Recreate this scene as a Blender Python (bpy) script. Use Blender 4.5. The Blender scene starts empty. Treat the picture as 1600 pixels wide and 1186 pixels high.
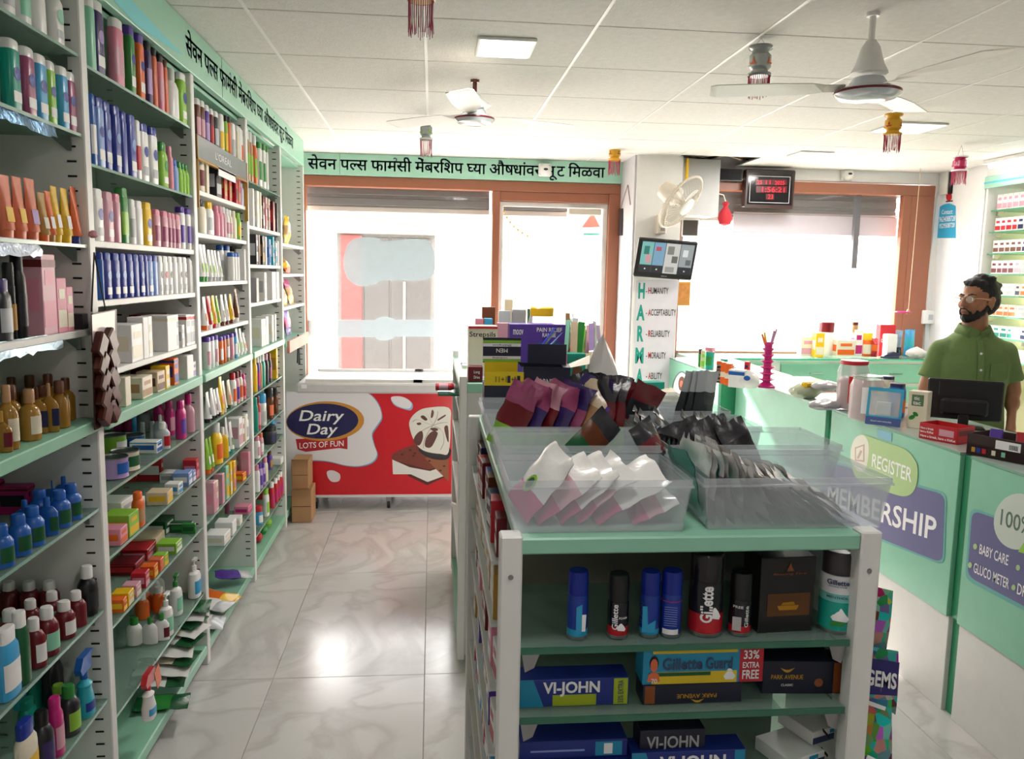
import bpy, math, random, zlib
from mathutils import Vector, Matrix, Euler
random.seed(7)
S = bpy.context.scene
COL = S.collection
# ------------------------------------------------------------------ camera
F, PIT, YAW, ROL, HC = 1277.5, -0.12842859, 0.09911669, 0.01884548, 1.6
_f = Vector((math.sin(YAW)*math.cos(PIT), math.cos(YAW)*math.cos(PIT), math.sin(PIT)))
_r = _f.cross(Vector((0, 0, 1))).normalized(); _u = _r.cross(_f)
CR = _r*math.cos(ROL)+_u*math.sin(ROL); CU = -_r*math.sin(ROL)+_u*math.cos(ROL); CF = _f
CAM = Vector((0, 0, HC))
cd = bpy.data.cameras.new('camera'); cam = bpy.data.objects.new('camera', cd); COL.objects.link(cam)
cam.matrix_world = Matrix(((CR.x, CU.x, -CF.x, 0), (CR.y, CU.y, -CF.y, 0), (CR.z, CU.z, -CF.z, HC), (0, 0, 0, 1)))
cd.sensor_width = 36; cd.sensor_fit = 'HORIZONTAL'; cd.lens = F/1600*36; cd.clip_start = 0.02
S.camera = cam
# ------------------------------------------------------------------ world, sun, exposure
W = bpy.data.worlds.new('world'); S.world = W; W.use_nodes = True
bg = W.node_tree.nodes['Background']; bg.inputs[0].default_value = (1.0, 0.97, 0.955, 1); bg.inputs[1].default_value = 7.5
sd = bpy.data.lights.new('sun', 'SUN'); sd.energy = 14.0; sd.angle = math.radians(1.2); sd.color = (1, 0.93, 0.85)
sun = bpy.data.objects.new('sun', sd); COL.objects.link(sun)
sun.rotation_euler = Vector((0.455, -1.0, -0.54)).to_track_quat('-Z', 'Y').to_euler()
S.view_settings.view_transform = 'Standard'; S.view_settings.look = 'None'
S.view_settings.exposure = 0.6; S.view_settings.gamma = 1; S.view_settings.use_curve_mapping = False
S.cycles.use_denoising = True; S.cycles.max_bounces = 8; S.cycles.transparent_max_bounces = 24
S.cycles.diffuse_bounces = 4; S.cycles.caustics_reflective = False; S.cycles.caustics_refractive = False
S.cycles.sample_clamp_indirect = 6
def area(name, loc, sx, sy, power, rot=(0, 0, 0), col=(1, 0.96, 0.92)):
    l = bpy.data.lights.new(name, 'AREA'); l.shape = 'RECTANGLE'; l.size = sx; l.size_y = sy; l.energy = power; l.color = col
    o = bpy.data.objects.new(name, l); COL.objects.link(o); o.location = loc; o.rotation_euler = rot; return o
for i, (x, y) in enumerate(((0.28, 3.36), (2.75, 4.65), (2.68, 5.75), (0.28, 0.9), (2.75, 1.6), (1.5, -0.6), (-0.3, -1.4))):
    area('ceiling_panel_light', (x, y, 2.465), .24, .24, 12 if y > 3 else 4.5)
area('shelf_tube_light', (4.35, 5.2, 2.40), .04, 1.3, 8)
# ------------------------------------------------------------------ helpers
def at(x, y, ax, v):
    d = CR*(x-800)/F-CU*(y-593)/F+CF; i = 'XYZ'.index(ax); t = (v-CAM[i])/d[i]; return CAM+d*t
def pxl(p):
    d = Vector(p)-CAM; z = d.dot(CF); return 800+F*d.dot(CR)/z, 593-F*d.dot(CU)/z
def lin(h):
    if isinstance(h, str):
        h = h.lstrip('#'); c = [int(h[i:i+2], 16)/255 for i in (0, 2, 4)]
    else: c = list(h)
    return [(v/12.92 if v <= .04045 else ((v+.055)/1.055)**2.4) for v in c]+[1]
PAL = dict(white='#f2f0ee', cream='#e9dfc8', black='#17161a', charcoal='#2b2a30', grey='#9a9a9c', silver='#b9bcc0', teal='#149a86', green='#2f8a3a',
 lime='#8fc63f', darkgreen='#1d5a33', mint='#8fd2b4', blue='#1f5fb5', royal='#22389a', navy='#1d2352', sky='#3fa5d8', lightblue='#7f9fd8', turquoise='#2bb3c8',
 red='#c42430', maroon='#6f1420', pink='#e58fa6', magenta='#c8247c', rose='#d9a0b0', purple='#5a3aa0', violet='#3d2c6a', lilac='#b79ad0', mauve='#a04a72',
 orange='#e8681f', salmon='#e2714a', yellow='#f2c21a', gold='#b98a3a', amber='#a8782a', brown='#6a3a22', tan='#b98c62', beige='#dcc6a6', clear='#c9d3cf')
MATS = {}
def mat(name, col, rough=.45, metal=0, spec=.5, bump=0, bscale=60, var=.04, alpha=None, emit=None, coat=0, trans=0, sss=0):
    if name in MATS: return MATS[name]
    m = bpy.data.materials.new(name); m.use_nodes = True; nt = m.node_tree; b = nt.nodes['Principled BSDF']; N = nt.nodes.new; L = nt.links.new
    c = lin(col)
    if var:
        tc = N('ShaderNodeTexCoord'); ns = N('ShaderNodeTexNoise'); ns.inputs['Scale'].default_value = bscale*.3; ns.inputs['Detail'].default_value = 3
        L(tc.outputs['Object'], ns.inputs['Vector']); mx = N('ShaderNodeMix'); mx.data_type = 'RGBA'
        mx.inputs[6].default_value = [v*(1-var*2) for v in c[:3]]+[1]; mx.inputs[7].default_value = [min(1, v*(1+var)) for v in c[:3]]+[1]
        L(ns.outputs['Fac'], mx.inputs[0]); L(mx.outputs[2], b.inputs['Base Color'])
        if bump:
            n2 = N('ShaderNodeTexNoise'); n2.inputs['Scale'].default_value = bscale; n2.inputs['Detail'].default_value = 4; L(tc.outputs['Object'], n2.inputs['Vector'])
            bp = N('ShaderNodeBump'); bp.inputs['Strength'].default_value = bump; bp.inputs['Distance'].default_value = .004; L(n2.outputs['Fac'], bp.inputs['Height']); L(bp.outputs[0], b.inputs['Normal'])
    else: b.inputs['Base Color'].default_value = c
    b.inputs['Roughness'].default_value = rough; b.inputs['Metallic'].default_value = metal; b.inputs['Specular IOR Level'].default_value = spec
    b.inputs['Coat Weight'].default_value = coat
    if sss: b.inputs['Subsurface Weight'].default_value = sss; b.inputs['Subsurface Radius'].default_value = (.02, .008, .004)
    if emit: b.inputs['Emission Color'].default_value = lin(emit[0]); b.inputs['Emission Strength'].default_value = emit[1]
    if alpha is not None:
        out = nt.nodes['Material Output']; t = N('ShaderNodeBsdfTransparent'); t.inputs[0].default_value = lin(trans) if trans else (1, 1, 1, 1)
        ms = N('ShaderNodeMixShader'); ms.inputs[0].default_value = alpha; L(t.outputs[0], ms.inputs[1]); L(b.outputs[0], ms.inputs[2]); L(ms.outputs[0], out.inputs[0])
    MATS[name] = m; return m
def C(n, kind='plastic'):
    if n in ('clear',): return mat('clear plastic', PAL['clear'], .15, alpha=.35, trans='#e8f0ec')
    if kind == 'liquid': return mat(n+' liquid in clear plastic', PAL[n], .12, spec=.6, alpha=.86, trans=PAL[n])
    if kind == 'card': return mat(n+' printed card', PAL[n], .38, spec=.4, var=.05)
    if kind == 'film': return mat(n+' crinkled film', PAL[n], .25, spec=.7, bump=.35, bscale=45)
    return mat(n+' plastic', PAL[n], .3, spec=.5, var=.03)
class MB:
    def __init__(s): s.v = []; s.f = []; s.m = []; s.T = None
    def add(s, vs, fs, m=0):
        o = len(s.v); vs = [Vector(v) for v in vs]
        if s.T: vs = [s.T @ v for v in vs]
        s.v += [tuple(v) for v in vs]; s.f += [tuple(i+o for i in f) for f in fs]; s.m += [m]*len(fs); return s
    def box(s, x0, x1, y0, y1, z0, z1, m=0):
        if x0 > x1: x0, x1 = x1, x0
        if y0 > y1: y0, y1 = y1, y0
        if z0 > z1: z0, z1 = z1, z0
        return s.add([(x0, y0, z0), (x1, y0, z0), (x1, y1, z0), (x0, y1, z0), (x0, y0, z1), (x1, y0, z1), (x1, y1, z1), (x0, y1, z1)],
                     [(0, 3, 2, 1), (4, 5, 6, 7), (0, 1, 5, 4), (1, 2, 6, 5), (2, 3, 7, 6), (3, 0, 4, 7)], m)
    def bev(s, x0, x1, y0, y1, z0, z1, b=.004, m=0):
        # chamfered box
        P = []
        for z, k in ((z0, b), (z0+b, 0), (z1-b, 0), (z1, b)):
            for (x, y) in ((x0+b, y0+k), (x1-b, y0+k), (x1-k, y0+b), (x1-k, y1-b), (x1-b, y1-k), (x0+b, y1-k), (x0+k, y1-b), (x0+k, y0+b)): P.append((x, y, z))
        fs = [tuple(range(7, -1, -1)), tuple(range(24, 32))]
        for r in range(3):
            for i in range(8): j = (i+1) % 8; fs.append((r*8+i, r*8+j, r*8+8+j, r*8+8+i))
        return s.add(P, fs, m)
    def lathe(s, prof, n=14, c=(0, 0, 0), sx=1, sy=1, m=0, sup=2.0, caps=True):
        P = []; fs = []
        for r, z in prof:
            for i in range(n):
                a = 2*math.pi*(i+.5)/n; ca, sa = math.cos(a), math.sin(a); e = 2/sup
                P.append((c[0]+r*sx*math.copysign(abs(ca)**e, ca), c[1]+r*sy*math.copysign(abs(sa)**e, sa), c[2]+z))
        for k in range(len(prof)-1):
            for i in range(n): j = (i+1) % n; fs.append((k*n+i, k*n+j, k*n+n+j, k*n+n+i))
        if caps: fs.append(tuple(range(n-1, -1, -1))); fs.append(tuple((len(prof)-1)*n+i for i in range(n)))
        return s.add(P, fs, m)
    def tube(s, pts, r, n=6, m=0, closed=False):
        pts = [Vector(p) for p in pts]; P = []; fs = []; K = len(pts)
        for k, p in enumerate(pts):
            a = pts[(k-1) % K] if (k > 0 or closed) else p; b = pts[(k+1) % K] if (k < K-1 or closed) else p
            d = (b-a).normalized(); h = Vector((0, 0, 1)) if abs(d.z) < .95 else Vector((1, 0, 0)); u = d.cross(h).normalized(); w = d.cross(u)
            rr = r[k] if isinstance(r, (list, tuple)) else r
            for i in range(n): t = 2*math.pi*i/n; P.append(p+u*rr*math.cos(t)+w*rr*math.sin(t))
        for k in range(K if closed else K-1):
            for i in range(n): j = (i+1) % n; q = ((k+1) % K)*n; fs.append((k*n+i, k*n+j, q+j, q+i))
        if not closed: fs.append(tuple(range(n-1, -1, -1))); fs.append(tuple((K-1)*n+i for i in range(n)))
        return s.add(P, fs, m)
    def prism(s, poly, O, R, U, t, m=0):
        # polygon (u,v) on plane O+uR+vU, extruded by vector t
        O, R, U, t = Vector(O), Vector(R), Vector(U), Vector(t); n = len(poly)
        P = [O+R*a+U*b for a, b in poly]; P += [p+t for p in P]
        return s.add(P, [tuple(range(n)), tuple(range(2*n-1, n-1, -1))]+[(i, i+n, (i+1) % n+n, (i+1) % n) for i in range(n)], m)
    def text(s, st, P0, R, U, eps=.0006, m=0, fat=.0):
        vs, fs = text_raw(st, fat); R, U, P0 = Vector(R), Vector(U), Vector(P0); n = R.cross(U).normalized()*eps
        return s.add([P0+R*a+U*b+n for a, b in vs], fs, m)
_TX = {}
def _txt(st, fat):
    c = bpy.data.curves.new('t', 'FONT'); c.body = st; c.size = 1; c.offset = fat; c.resolution_u = 3
    o = bpy.data.objects.new('t', c); me = bpy.data.meshes.new_from_object(o)
    r = ([(v.co.x, v.co.y) for v in me.vertices], [tuple(p.vertices) for p in me.polygons])
    bpy.data.objects.remove(o); bpy.data.meshes.remove(me); bpy.data.curves.remove(c); return r
def text_raw(st, fat=0):
    k = (st, fat)
    if k not in _TX:
        vs, fs = _txt(st, fat); xs = [a for a, b in vs]; ys = [b for a, b in vs]
        x0, x1, y0, y1 = min(xs), max(xs), min(ys), max(ys)
        if not any(ch in st for ch in 'gjpqy,_') : y0 = max(y0, -.02)
        _TX[k] = ([((a-x0)/(x1-x0), (b-y0)/(y1-y0)) for a, b in vs], fs)
    return _TX[k]
def smooth(me, ang=35):
    me.shade_smooth(); me.set_sharp_from_angle(angle=math.radians(ang))
def mesh_of(mb, name, mats, sm=True):
    me = bpy.data.meshes.new(name); me.from_pydata(mb.v, [], mb.f)
    for q in (mats if isinstance(mats, (list, tuple)) else [mats]): me.materials.append(q)
    if any(mb.m): me.polygons.foreach_set('material_index', mb.m)
    me.update()
    if sm: smooth(me)
    return me
def wm(o):
    M = o.matrix_basis.copy()
    return wm(o.parent) @ o.matrix_parent_inverse @ M if o.parent else M
def part(mb, name, mats, parent=None, world=False, sm=True, kind=None, label=None):
    me = mb if isinstance(mb, bpy.types.Mesh) else mesh_of(mb, name, mats, sm)
    o = bpy.data.objects.new(name, me); COL.objects.link(o)
    if parent:
        o.parent = parent
        if world: o.matrix_parent_inverse = wm(parent).inverted()
    if kind: o['kind'] = kind
    if label: o['label'] = label
    return o
LABELS = {}
def tag(o, label, cat, group=None, kind=None):
    n = len(label.replace(',', ' ').split())
    if n < 4 or n > 16: print('LABEL LEN', n, label)
    if label in LABELS: print('DUP LABEL', label)
    LABELS[label] = 1
    o['label'] = label; o['category'] = cat
    if group: o['group'] = group
    if kind: o['kind'] = kind
    return o
def thing(name, label, cat, loc=(0, 0, 0), rot=(0, 0, 0), group=None):
    o = bpy.data.objects.new(name, None); COL.objects.link(o); o.location = loc; o.rotation_euler = rot if isinstance(rot, (tuple, list, Euler)) else (0, 0, rot)
    o.empty_display_size = .05
    return tag(o, label, cat, group)
def struct(mb, name, mats, sm=False, parent=None):
    o = part(mb, name, mats, parent, sm=sm)
    if not parent: o['kind'] = 'structure'
    return o
def crom(pts, n=6, closed=True):
    out = []; K = len(pts)
    for i in range(K if closed else K-1):
        p = [pts[(i+j) % K] if closed else pts[min(max(i+j, 0), K-1)] for j in (-1, 0, 1, 2)]
        for k in range(n):
            t = k/n; out.append(tuple(.5*((2*p[1][d])+(-p[0][d]+p[2][d])*t+(2*p[0][d]-5*p[1][d]+4*p[2][d]-p[3][d])*t*t+(-p[0][d]+3*p[1][d]-3*p[2][d]+p[3][d])*t**3) for d in range(len(pts[0]))))
    return out
def patch(pts, ax, v, n, eps=.0008, th=.0004, mb=None, m=0):
    """flat print: outline given in picture pixels, laid on the real plane ax=v, proud along n"""
    mb = mb or MB(); n = Vector(n); P = [at(x, y, ax, v)+n*eps for x, y in pts]; k = len(P)
    fs = [tuple(range(k)), tuple(range(2*k-1, k-1, -1))]+[(i, i+k, (i+1) % k+k, (i+1) % k) for i in range(k)]
    return mb.add(P+[p+n*th for p in P], fs, m)
def ptext(st, ax, v, n, bl, br, tl, eps=.002, mb=None, m=0, fat=0):
    mb = mb or MB(); a = at(*bl, ax, v); b = at(*br, ax, v); c = at(*tl, ax, v); R = b-a; U = c-a
    up = Vector((0, 0, 1)) if ax != 'Z' else None
    if up: U = up*U.length*(1 if U.z > 0 else -1); R = Vector((R.x, R.y, R.z*1.0))
    mb2 = MB(); mb2.text(st, a, R, U, 0, 0, fat); d = Vector(n)*eps
    return mb.add([Vector(p)+d for p in mb2.v], mb2.f, m)
ORD = ['first', 'second', 'third', 'fourth', 'fifth', 'sixth', 'seventh', 'eighth', 'ninth', 'tenth', 'eleventh', 'twelfth', 'thirteenth', 'fourteenth', 'fifteenth', 'sixteenth', 'seventeenth', 'eighteenth', 'nineteenth', 'twentieth', 'twenty-first', 'twenty-second', 'twenty-third', 'twenty-fourth', 'twenty-fifth', 'twenty-sixth', 'twenty-seventh', 'twenty-eighth']
# common materials
M_white = mat('white laminate', '#e9e8e4', .4, var=.03); M_wall = mat('white wall paint', '#ecebe9', .6, var=.03, bump=.05)
M_mint = mat('mint green laminate', '#93cbb0', .38, var=.03); M_dkgreen = mat('deep green laminate', '#3f9c72', .45)
M_fascia = mat('pale mint fascia board', '#a5d6bf', .35, var=.03)
M_brown = mat('brown aluminium frame', '#9a5f45', .4, spec=.5); M_metal = mat('brushed steel', '#9c9c9c', .3, metal=1)
M_dark = mat('dark slot', '#151515', .7); M_black = mat('black plastic', '#141416', .35)
M_glass = mat('window glass', '#ffffff', .03, spec=.5, alpha=.06, var=0)
M_shelfglass = mat('green tinted shelf glass', '#b4cdc2', .08, spec=.6, alpha=.30, trans='#dcece4', var=0)
M_edge = mat('green glass edge', '#2d6b52', .15, spec=.7)
M_navyprint = mat('dark blue print', '#37476c', .5); M_whiteprint = mat('white print', '#f4f2f4', .5, var=0); M_blackprint = mat('black print', '#1c1a1e', .5)
M_tub = mat('frosted clear plastic', '#e9ecf0', .22, spec=.6, alpha=.26, trans='#f7f9fa', var=0)
M_frost = mat('frosted vinyl film', '#b9c5ca', .6, alpha=.75, trans='#ffffff')
def pmat(h, name=None): return mat(name or ('print '+h), h, .45, var=0)
# ------------------------------------------------------------------ room shell
CZ, BY = 2.49, 6.55
XL, XR, YB = -1.26, 4.2, -2.6
def marble():
    m = bpy.data.materials.new('polished marble tile'); m.use_nodes = True; nt = m.node_tree; b = nt.nodes['Principled BSDF']; N = nt.nodes.new; L = nt.links.new
    tc = N('ShaderNodeTexCoord'); n1 = N('ShaderNodeTexNoise'); n1.inputs['Scale'].default_value = 1.3; n1.inputs['Detail'].default_value = 6; n1.inputs['Distortion'].default_value = 1.6
    L(tc.outputs['Object'], n1.inputs['Vector'])
    cr = N('ShaderNodeValToRGB'); e = cr.color_ramp.elements; e[0].position = .42; e[0].color = lin('#d6d3d1'); e[1].position = .52; e[1].color = lin('#d2cfcd')
    x = cr.color_ramp.elements.new(.465); x.color = lin('#c3bfbd'); L(n1.outputs['Fac'], cr.inputs[0]); L(cr.outputs[0], b.inputs['Base Color'])
    b.inputs['Roughness'].default_value = .17; b.inputs['Specular IOR Level'].default_value = .55; return m
M_marble = marble(); M_grout = mat('grey grout', '#8d8a88', .8)
fl = struct(MB().box(-1.3, 4.75, YB, BY, -.06, -.004), 'floor', M_grout)
tm = mesh_of(MB().bev(-.2965, .2965, -.569, .569, -.006, 0, .0012), 'tile', M_marble, False)
for i in range(-2, 9):
    for j in range(-4, 5):
        x = -.02+.595*i-.2975; y = 3.12+1.14*j+.57-1.14
        if y-.57 > BY or x > 4.2: continue
        o = part(tm, 'tile', None, fl); o.location = (x, y, 0)
M_ctile = mat('ceiling tile fibre', '#e6e3dd', .85, bump=.55, bscale=110, var=.07); M_tee = mat('white ceiling bar', '#efeeea', .4, var=0)
M_cav = mat('dark ceiling cavity', '#38332d', .9)
ce = struct(MB().box(-1.3, 4.75, YB, BY, CZ+.12, CZ+.16), 'ceiling', M_cav)
PX, PY = .6145, .597
cm = mesh_of(MB().bev(-PX/2+.003, PX/2-.003, -PY/2+.0035, PY/2-.0035, 0, .012, .002), 'ceiling_tile', M_ctile, False)
for i in range(-2, 8):
    for j in range(-9, 7):
        x = -.03+PX*(i+.5); y = 3.037+PY*(j-.5)
        if j == 6 and i in (3,): continue
        if y-PY/2 > BY-.02: continue
        me = cm
        x1 = x+PX/2
        if i == 7 or (y+PY/2 > BY) or x-PX/2 < XL:
            a0, a1 = max(x-PX/2+.003, XL+.0), min(x+PX/2-.003, 4.19 if y > 4.4 else 4.7); b1 = min(y+PY/2-.0035, BY-.005)
            if a1-a0 < .03: continue
            o = part(MB().box(a0, a1, y-PY/2+.0035, b1, CZ, CZ+.012), 'ceiling_tile', M_ctile, ce, sm=False)
        else:
            o = part(me, 'ceiling_tile', None, ce); o.location = (x, y, CZ)
for i in range(-1, 8):
    x = -.03+PX*i; part(MB().box(x-.006, x+.006, YB, BY-.01, CZ-.0015, CZ+.0), 'grid_bar', M_tee, ce, sm=False)
for j in range(-9, 7):
    y = 3.037+PY*j
    if y < BY: part(MB().box(XL, 4.18, y-.0025, y+.0025, CZ+.004, CZ+.0075), 'grid_bar', mat('grey ceiling bar', '#77726c', .6), ce, sm=False)
struct(MB().box(-1.30, XL, YB, BY, 0, CZ+.15), 'wall_left', M_wall)
struct(MB().box(-1.3, 4.75, YB-.1, YB, 0, CZ+.15), 'wall_rear', M_wall)
wr = MB(); wr.box(XR, XR+.5, 6.0, BY, 0, CZ+.15); wr.box(4.66, 4.75, YB, 6.0, 0, CZ+.15)
struct(wr, 'wall_right', M_wall)
# beam over the wall shelving
struct(MB().box(XR+.001, 4.66, 3.0, 6.0, 2.40, CZ), 'trim_1', M_white)
# front wall: header, pillar, corner strip
wf = MB()
wf.box(-1.3, 1.49, BY, BY+.12, 2.33, CZ+.15); wf.box(1.49, 4.7, BY, BY+.12, 2.40, CZ+.15)
wf.box(4.13, 4.7, BY, BY+.12, 0, 2.40); wf.box(-1.3, -1.02, BY, BY+.12, 0, 2.33); wf.box(1.49, 4.13, BY, BY+.12, 0, .93); wf.box(1.49, 2.0, BY, BY+.12, .93, 2.40)
struct(wf, 'wall_front', M_wall)
struct(MB().box(1.505, 1.85, 6.07, BY-.001, 0, CZ), 'wall_pillar', M_wall)
struct(MB().box(1.49, 1.504, 6.09, BY-.001, 0, CZ), 'trim_2', mat('grey corner strip', '#c9c7c8', .5))
# shop windows and door
w1 = struct(MB().box(-1.02, .47, BY+.045, BY+.053, .78, 2.26), 'window_1', M_glass)
fr = [(-1.02, 1.49, 2.245, 2.325), (.47, .53, 0, 2.245), (1.40, 1.49, 0, 2.245), (-1.02, -.97, .70, 2.245), (-.97, .47, .70, .78)]
for x0, x1, z0, z1 in fr: part(MB().bev(x0, x1, BY-.02, BY+.08, z0, z1, .004), 'window_frame', M_brown, w1, sm=False)
part(MB().bev(.53, 1.40, BY-.005, BY+.07, 2.17, 2.245, .004), 'window_frame', M_brown, w1, sm=False)
wf2 = struct(MB().box(-1.02, .47, BY, BY+.1, 0, .70), 'wall_sill', M_wall)
d1 = struct(MB().box(.56, 1.36, BY+.03, BY+.04, .06, 2.13), 'door_1', M_glass)
for x0, x1, z0, z1 in ((.53, 1.40, 2.13, 2.168), (.53, .56, .0, 2.13), (1.36, 1.40, .0, 2.13), (.56, 1.36, .0, .06)):
    part(MB().bev(x0, x1, BY+.02, BY+.05, z0, z1, .003), 'door_frame', mat('pale aluminium', '#d8d4cf', .35), d1, sm=False)
part(MB().bev(1.08, 1.34, BY-.02, BY+.02, 2.075, 2.125, .006), 'door_closer', mat('beige closer', '#cfc5b4', .4), d1)
w2 = struct(MB().box(2.0, 3.94, BY+.045, BY+.053, 1.0, 2.31), 'window_2', M_glass)
for x0, x1, z0, z1 in ((1.86, 4.13, 2.30, 2.385), (3.93, 4.13, .95, 2.30), (1.86, 2.0, .95, 2.30), (2.0, 3.93, .93, 1.0)):
    part(MB().bev(x0, x1, BY-.03, BY+.08, z0, z1, .004), 'window_frame', M_brown, w2, sm=False)
part(MB().bev(3.86, 3.93, BY-.03, BY+.03, 1.0, 2.30, .004), 'window_frame', M_brown, w2, sm=False)
part(MB().box(3.50, 3.545, BY+.06, BY+.1, 1.7, 2.31), 'mullion', mat('dark steel bar', '#3c3d48', .5), w2, sm=False)
part(MB().box(2.0, 2.04, BY+.06, BY+.1, 1.7, 2.31), 'mullion', mat('dark steel bar', '#3c3d48', .5), w2, sm=False)
# frosted film on the left window
for nm, pts, lab in (('window_decal', crom([(537, 408), (545, 380), (565, 371), (590, 372), (600, 377), (640, 374), (668, 377), (678, 395), (680, 418), (672, 434), (650, 438), (600, 438), (585, 444), (562, 447), (543, 434)], 5), 'white frosted cloud-shaped film stuck high on the left shop window'),
                ('window_decal', [(478, 500), (585, 500)]+crom([(590, 497), (600, 495), (612, 497), (618, 500)], 4, False)+[(768, 500), (768, 526), (618, 526)]+crom([(612, 530), (600, 532), (590, 530), (585, 526)], 4, False)+[(478, 526)], 'white frosted band film with a round middle across the left window')):
    o = part(patch(pts, 'Y', BY+.040, (0, -1, 0), 0, .001), nm, M_frost, None, sm=False); tag(o, lab, 'window film')
# header sign boards with Marathi lettering
def deva(mb, O, R, U, m=0, fat=.028):
    """lettering laid out by hand: clusters, half forms (clipped) and the hook over ma; O + u*R, v*U in em"""
    toks = ['से', 'व', 'न', ' ', 'प', 'ल/', 'स', ' ', 'फा', 'म^', 'सी', ' ', 'में', 'ब', 'र', 'िश', 'प', ' ', 'घ/', 'या', ' ', 'औ', 'ष', 'धां', 'व', 'र', ' ', 'सू', 'ट', ' ', 'िम', 'ळ', 'वा']
    x = 0; V = []; Fs = []
    for t in toks:
        if t == ' ': x += .26; continue
        base = t.rstrip('/^'); vs, fs = _txt(base, 0); x0 = min(a for a, b in vs); x1 = max(a for a, b in vs); w = x1-x0
        if t.endswith('/'):
            cut = x0+w*.66; vs = [(min(a, cut), b) for a, b in vs]; w *= .66
        if base[0] == 'ि': w *= 1.0
        for dx, dy in ((0, 0), (fat, 0), (0, -fat), (fat, -fat), (fat*.5, -fat*.5)):
            o = len(V); V += [(a-x0+x+dx, b+dy) for a, b in vs]; Fs += [tuple(i+o for i in f) for f in fs]
        if t.endswith('^'):
            hk = [(x+w-.02, .63), (x+w+.0, .74), (x+w-.07, .82), (x+w-.17, .80), (x+w-.19, .74)]
            for k in range(4):
                a, b = Vector(hk[k]), Vector(hk[k+1]); n = Vector((-(b-a).y, (b-a).x)).normalized()*.035; o = len(V)
                V += [tuple(a+n), tuple(b+n), tuple(b-n), tuple(a-n)]; Fs.append((o, o+1, o+2, o+3))
        x += w-.012
    n = Vector(R).cross(Vector(U)).normalized()*.001
    mb.add([Vector(O)+Vector(R)*(a/x)+Vector(U)*b+n for a, b in V], Fs, m); return mb
g = thing('header_sign', 'long pale green header board with dark blue Marathi lettering over the front window', 'sign', (0, BY-.03, 2.33))
part(MB().bev(-1.0, 1.49, BY-.05, BY-.02, 2.325, CZ-.002, .002), 'board', M_fascia, g, True, False)
A = at(481, 274, 'Y', BY-.05); B = at(944, 284, 'Y', BY-.05)
part(deva(MB(), (A.x, BY-.05, 2.368), (B.x-A.x, 0, 0), (0, 0, .118)), 'lettering', M_navyprint, g, True, False)
part(MB().box(at(531, 270, 'Y', BY-.05).x-.001, at(531, 270, 'Y', BY-.05).x+.001, BY-.0505, BY-.05, 2.33, CZ-.004), 'joint', M_dark, g, True, False)
# rack fascia (one long board over the left rack)
FX = -.892
g = thing('rack_header', 'long pale green header board with Marathi lettering above the left rack', 'sign', (FX, 3.5, 2.32))
part(MB().bev(FX-.03, FX, .4, 5.95, 2.318, CZ-.004, .002), 'board', M_fascia, g, True, False)
A = at(291, 108, 'X', FX); B = at(458, 236, 'X', FX)
part(deva(MB(), (FX, A.y, 2.372), (0, B.y-A.y, 0), (0, 0, .10)), 'lettering', M_navyprint, g, True, False)
part(patch([(176, 0), (205, 0), (262, 62), (285, 85), (279, 83), (211, 38), (200, 25)], 'X', FX, (1, 0, 0), .001), 'stripe', pmat('#7fd6dc'), g, True, False)
yj = at(347, 130, 'X', FX).y; part(MB().box(FX, FX+.0008, yj-.001, yj+.001, 2.32, CZ-.006), 'joint', M_dark, g, True, False)
# ------------------------------------------------------------------ outside
M_pave = mat('pale concrete paving', '#dcd8d0', .8, bump=.2); M_kiosk = mat('grey shutter paint', '#2a2825', .55)
struct(MB().box(-9, 12, BY+.12, 22, -.12, -.02), 'ground', M_pave)
g = thing('kiosk', 'grey shuttered kiosk across the street seen through the left window', 'kiosk', (-.3, 10.6, -.02))
kx = lambda x, y=480: at(x, y, 'Y', 10.6).x
kz = lambda y: at(600, y, 'Y', 10.6).z
part(MB().box(kx(527), kx(679), 10.62, 11.6, -.02, kz(366)), 'body', mat('dark kiosk side', '#4d4b47', .6), g, True, False)
for a, b in ((569, 608), (611, 631), (634, 672)):
    part(MB().bev(kx(a), kx(b), 10.59, 10.62, .1, kz(371), .008), 'panel', M_kiosk, g, True, False)
part(MB().tube([(kx(632), 10.58, .2), (kx(632), 10.58, kz(440))], .02), 'lock_bar', mat('rusty bar', '#7b6f5f', .6), g, True)
part(MB().bev(kx(533), kx(566), 10.57, 10.6, 0, kz(368), .008), 'banner', mat('red and ochre hanging banner', '#7a140e', .6, var=.2, bscale=12), g, True, False)
part(MB().box(kx(517), kx(682), 10.4, 11.5, kz(366), kz(362)), 'roof', mat('tin roof', '#8a8174', .6), g, True, False)
part(MB().tube([(kx(540), 10.5, kz(341)), (kx(661), 10.5, kz(352))], .02), 'pole', mat('wood pole', '#8a7a5e', .7), g, True)
part(MB().tube([(kx(645), 10.5, kz(351)), (kx(645), 10.5, kz(363))], .02), 'strut', mat('wood pole', '#8a7a5e', .7), g, True)
g = thing('street_building', 'pale building across the street, almost lost in the daylight glare', 'building', (2, 17, -.02))
part(MB().box(-7, 11, 17, 18, -.02, 3.0), 'wall', mat('cream exterior paint', '#e9e3d5', .8), g, True, False)
for k in range(4): part(MB().bev(-5+k*4, -3+k*4, 16.95, 17, 0, 2.4, .01), 'shutter', mat('pale shutter', '#cfcabf', .6), g, True, False)
M_shut = mat('grey rolling shutter', '#4d4b49', .5, var=.1)
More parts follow.
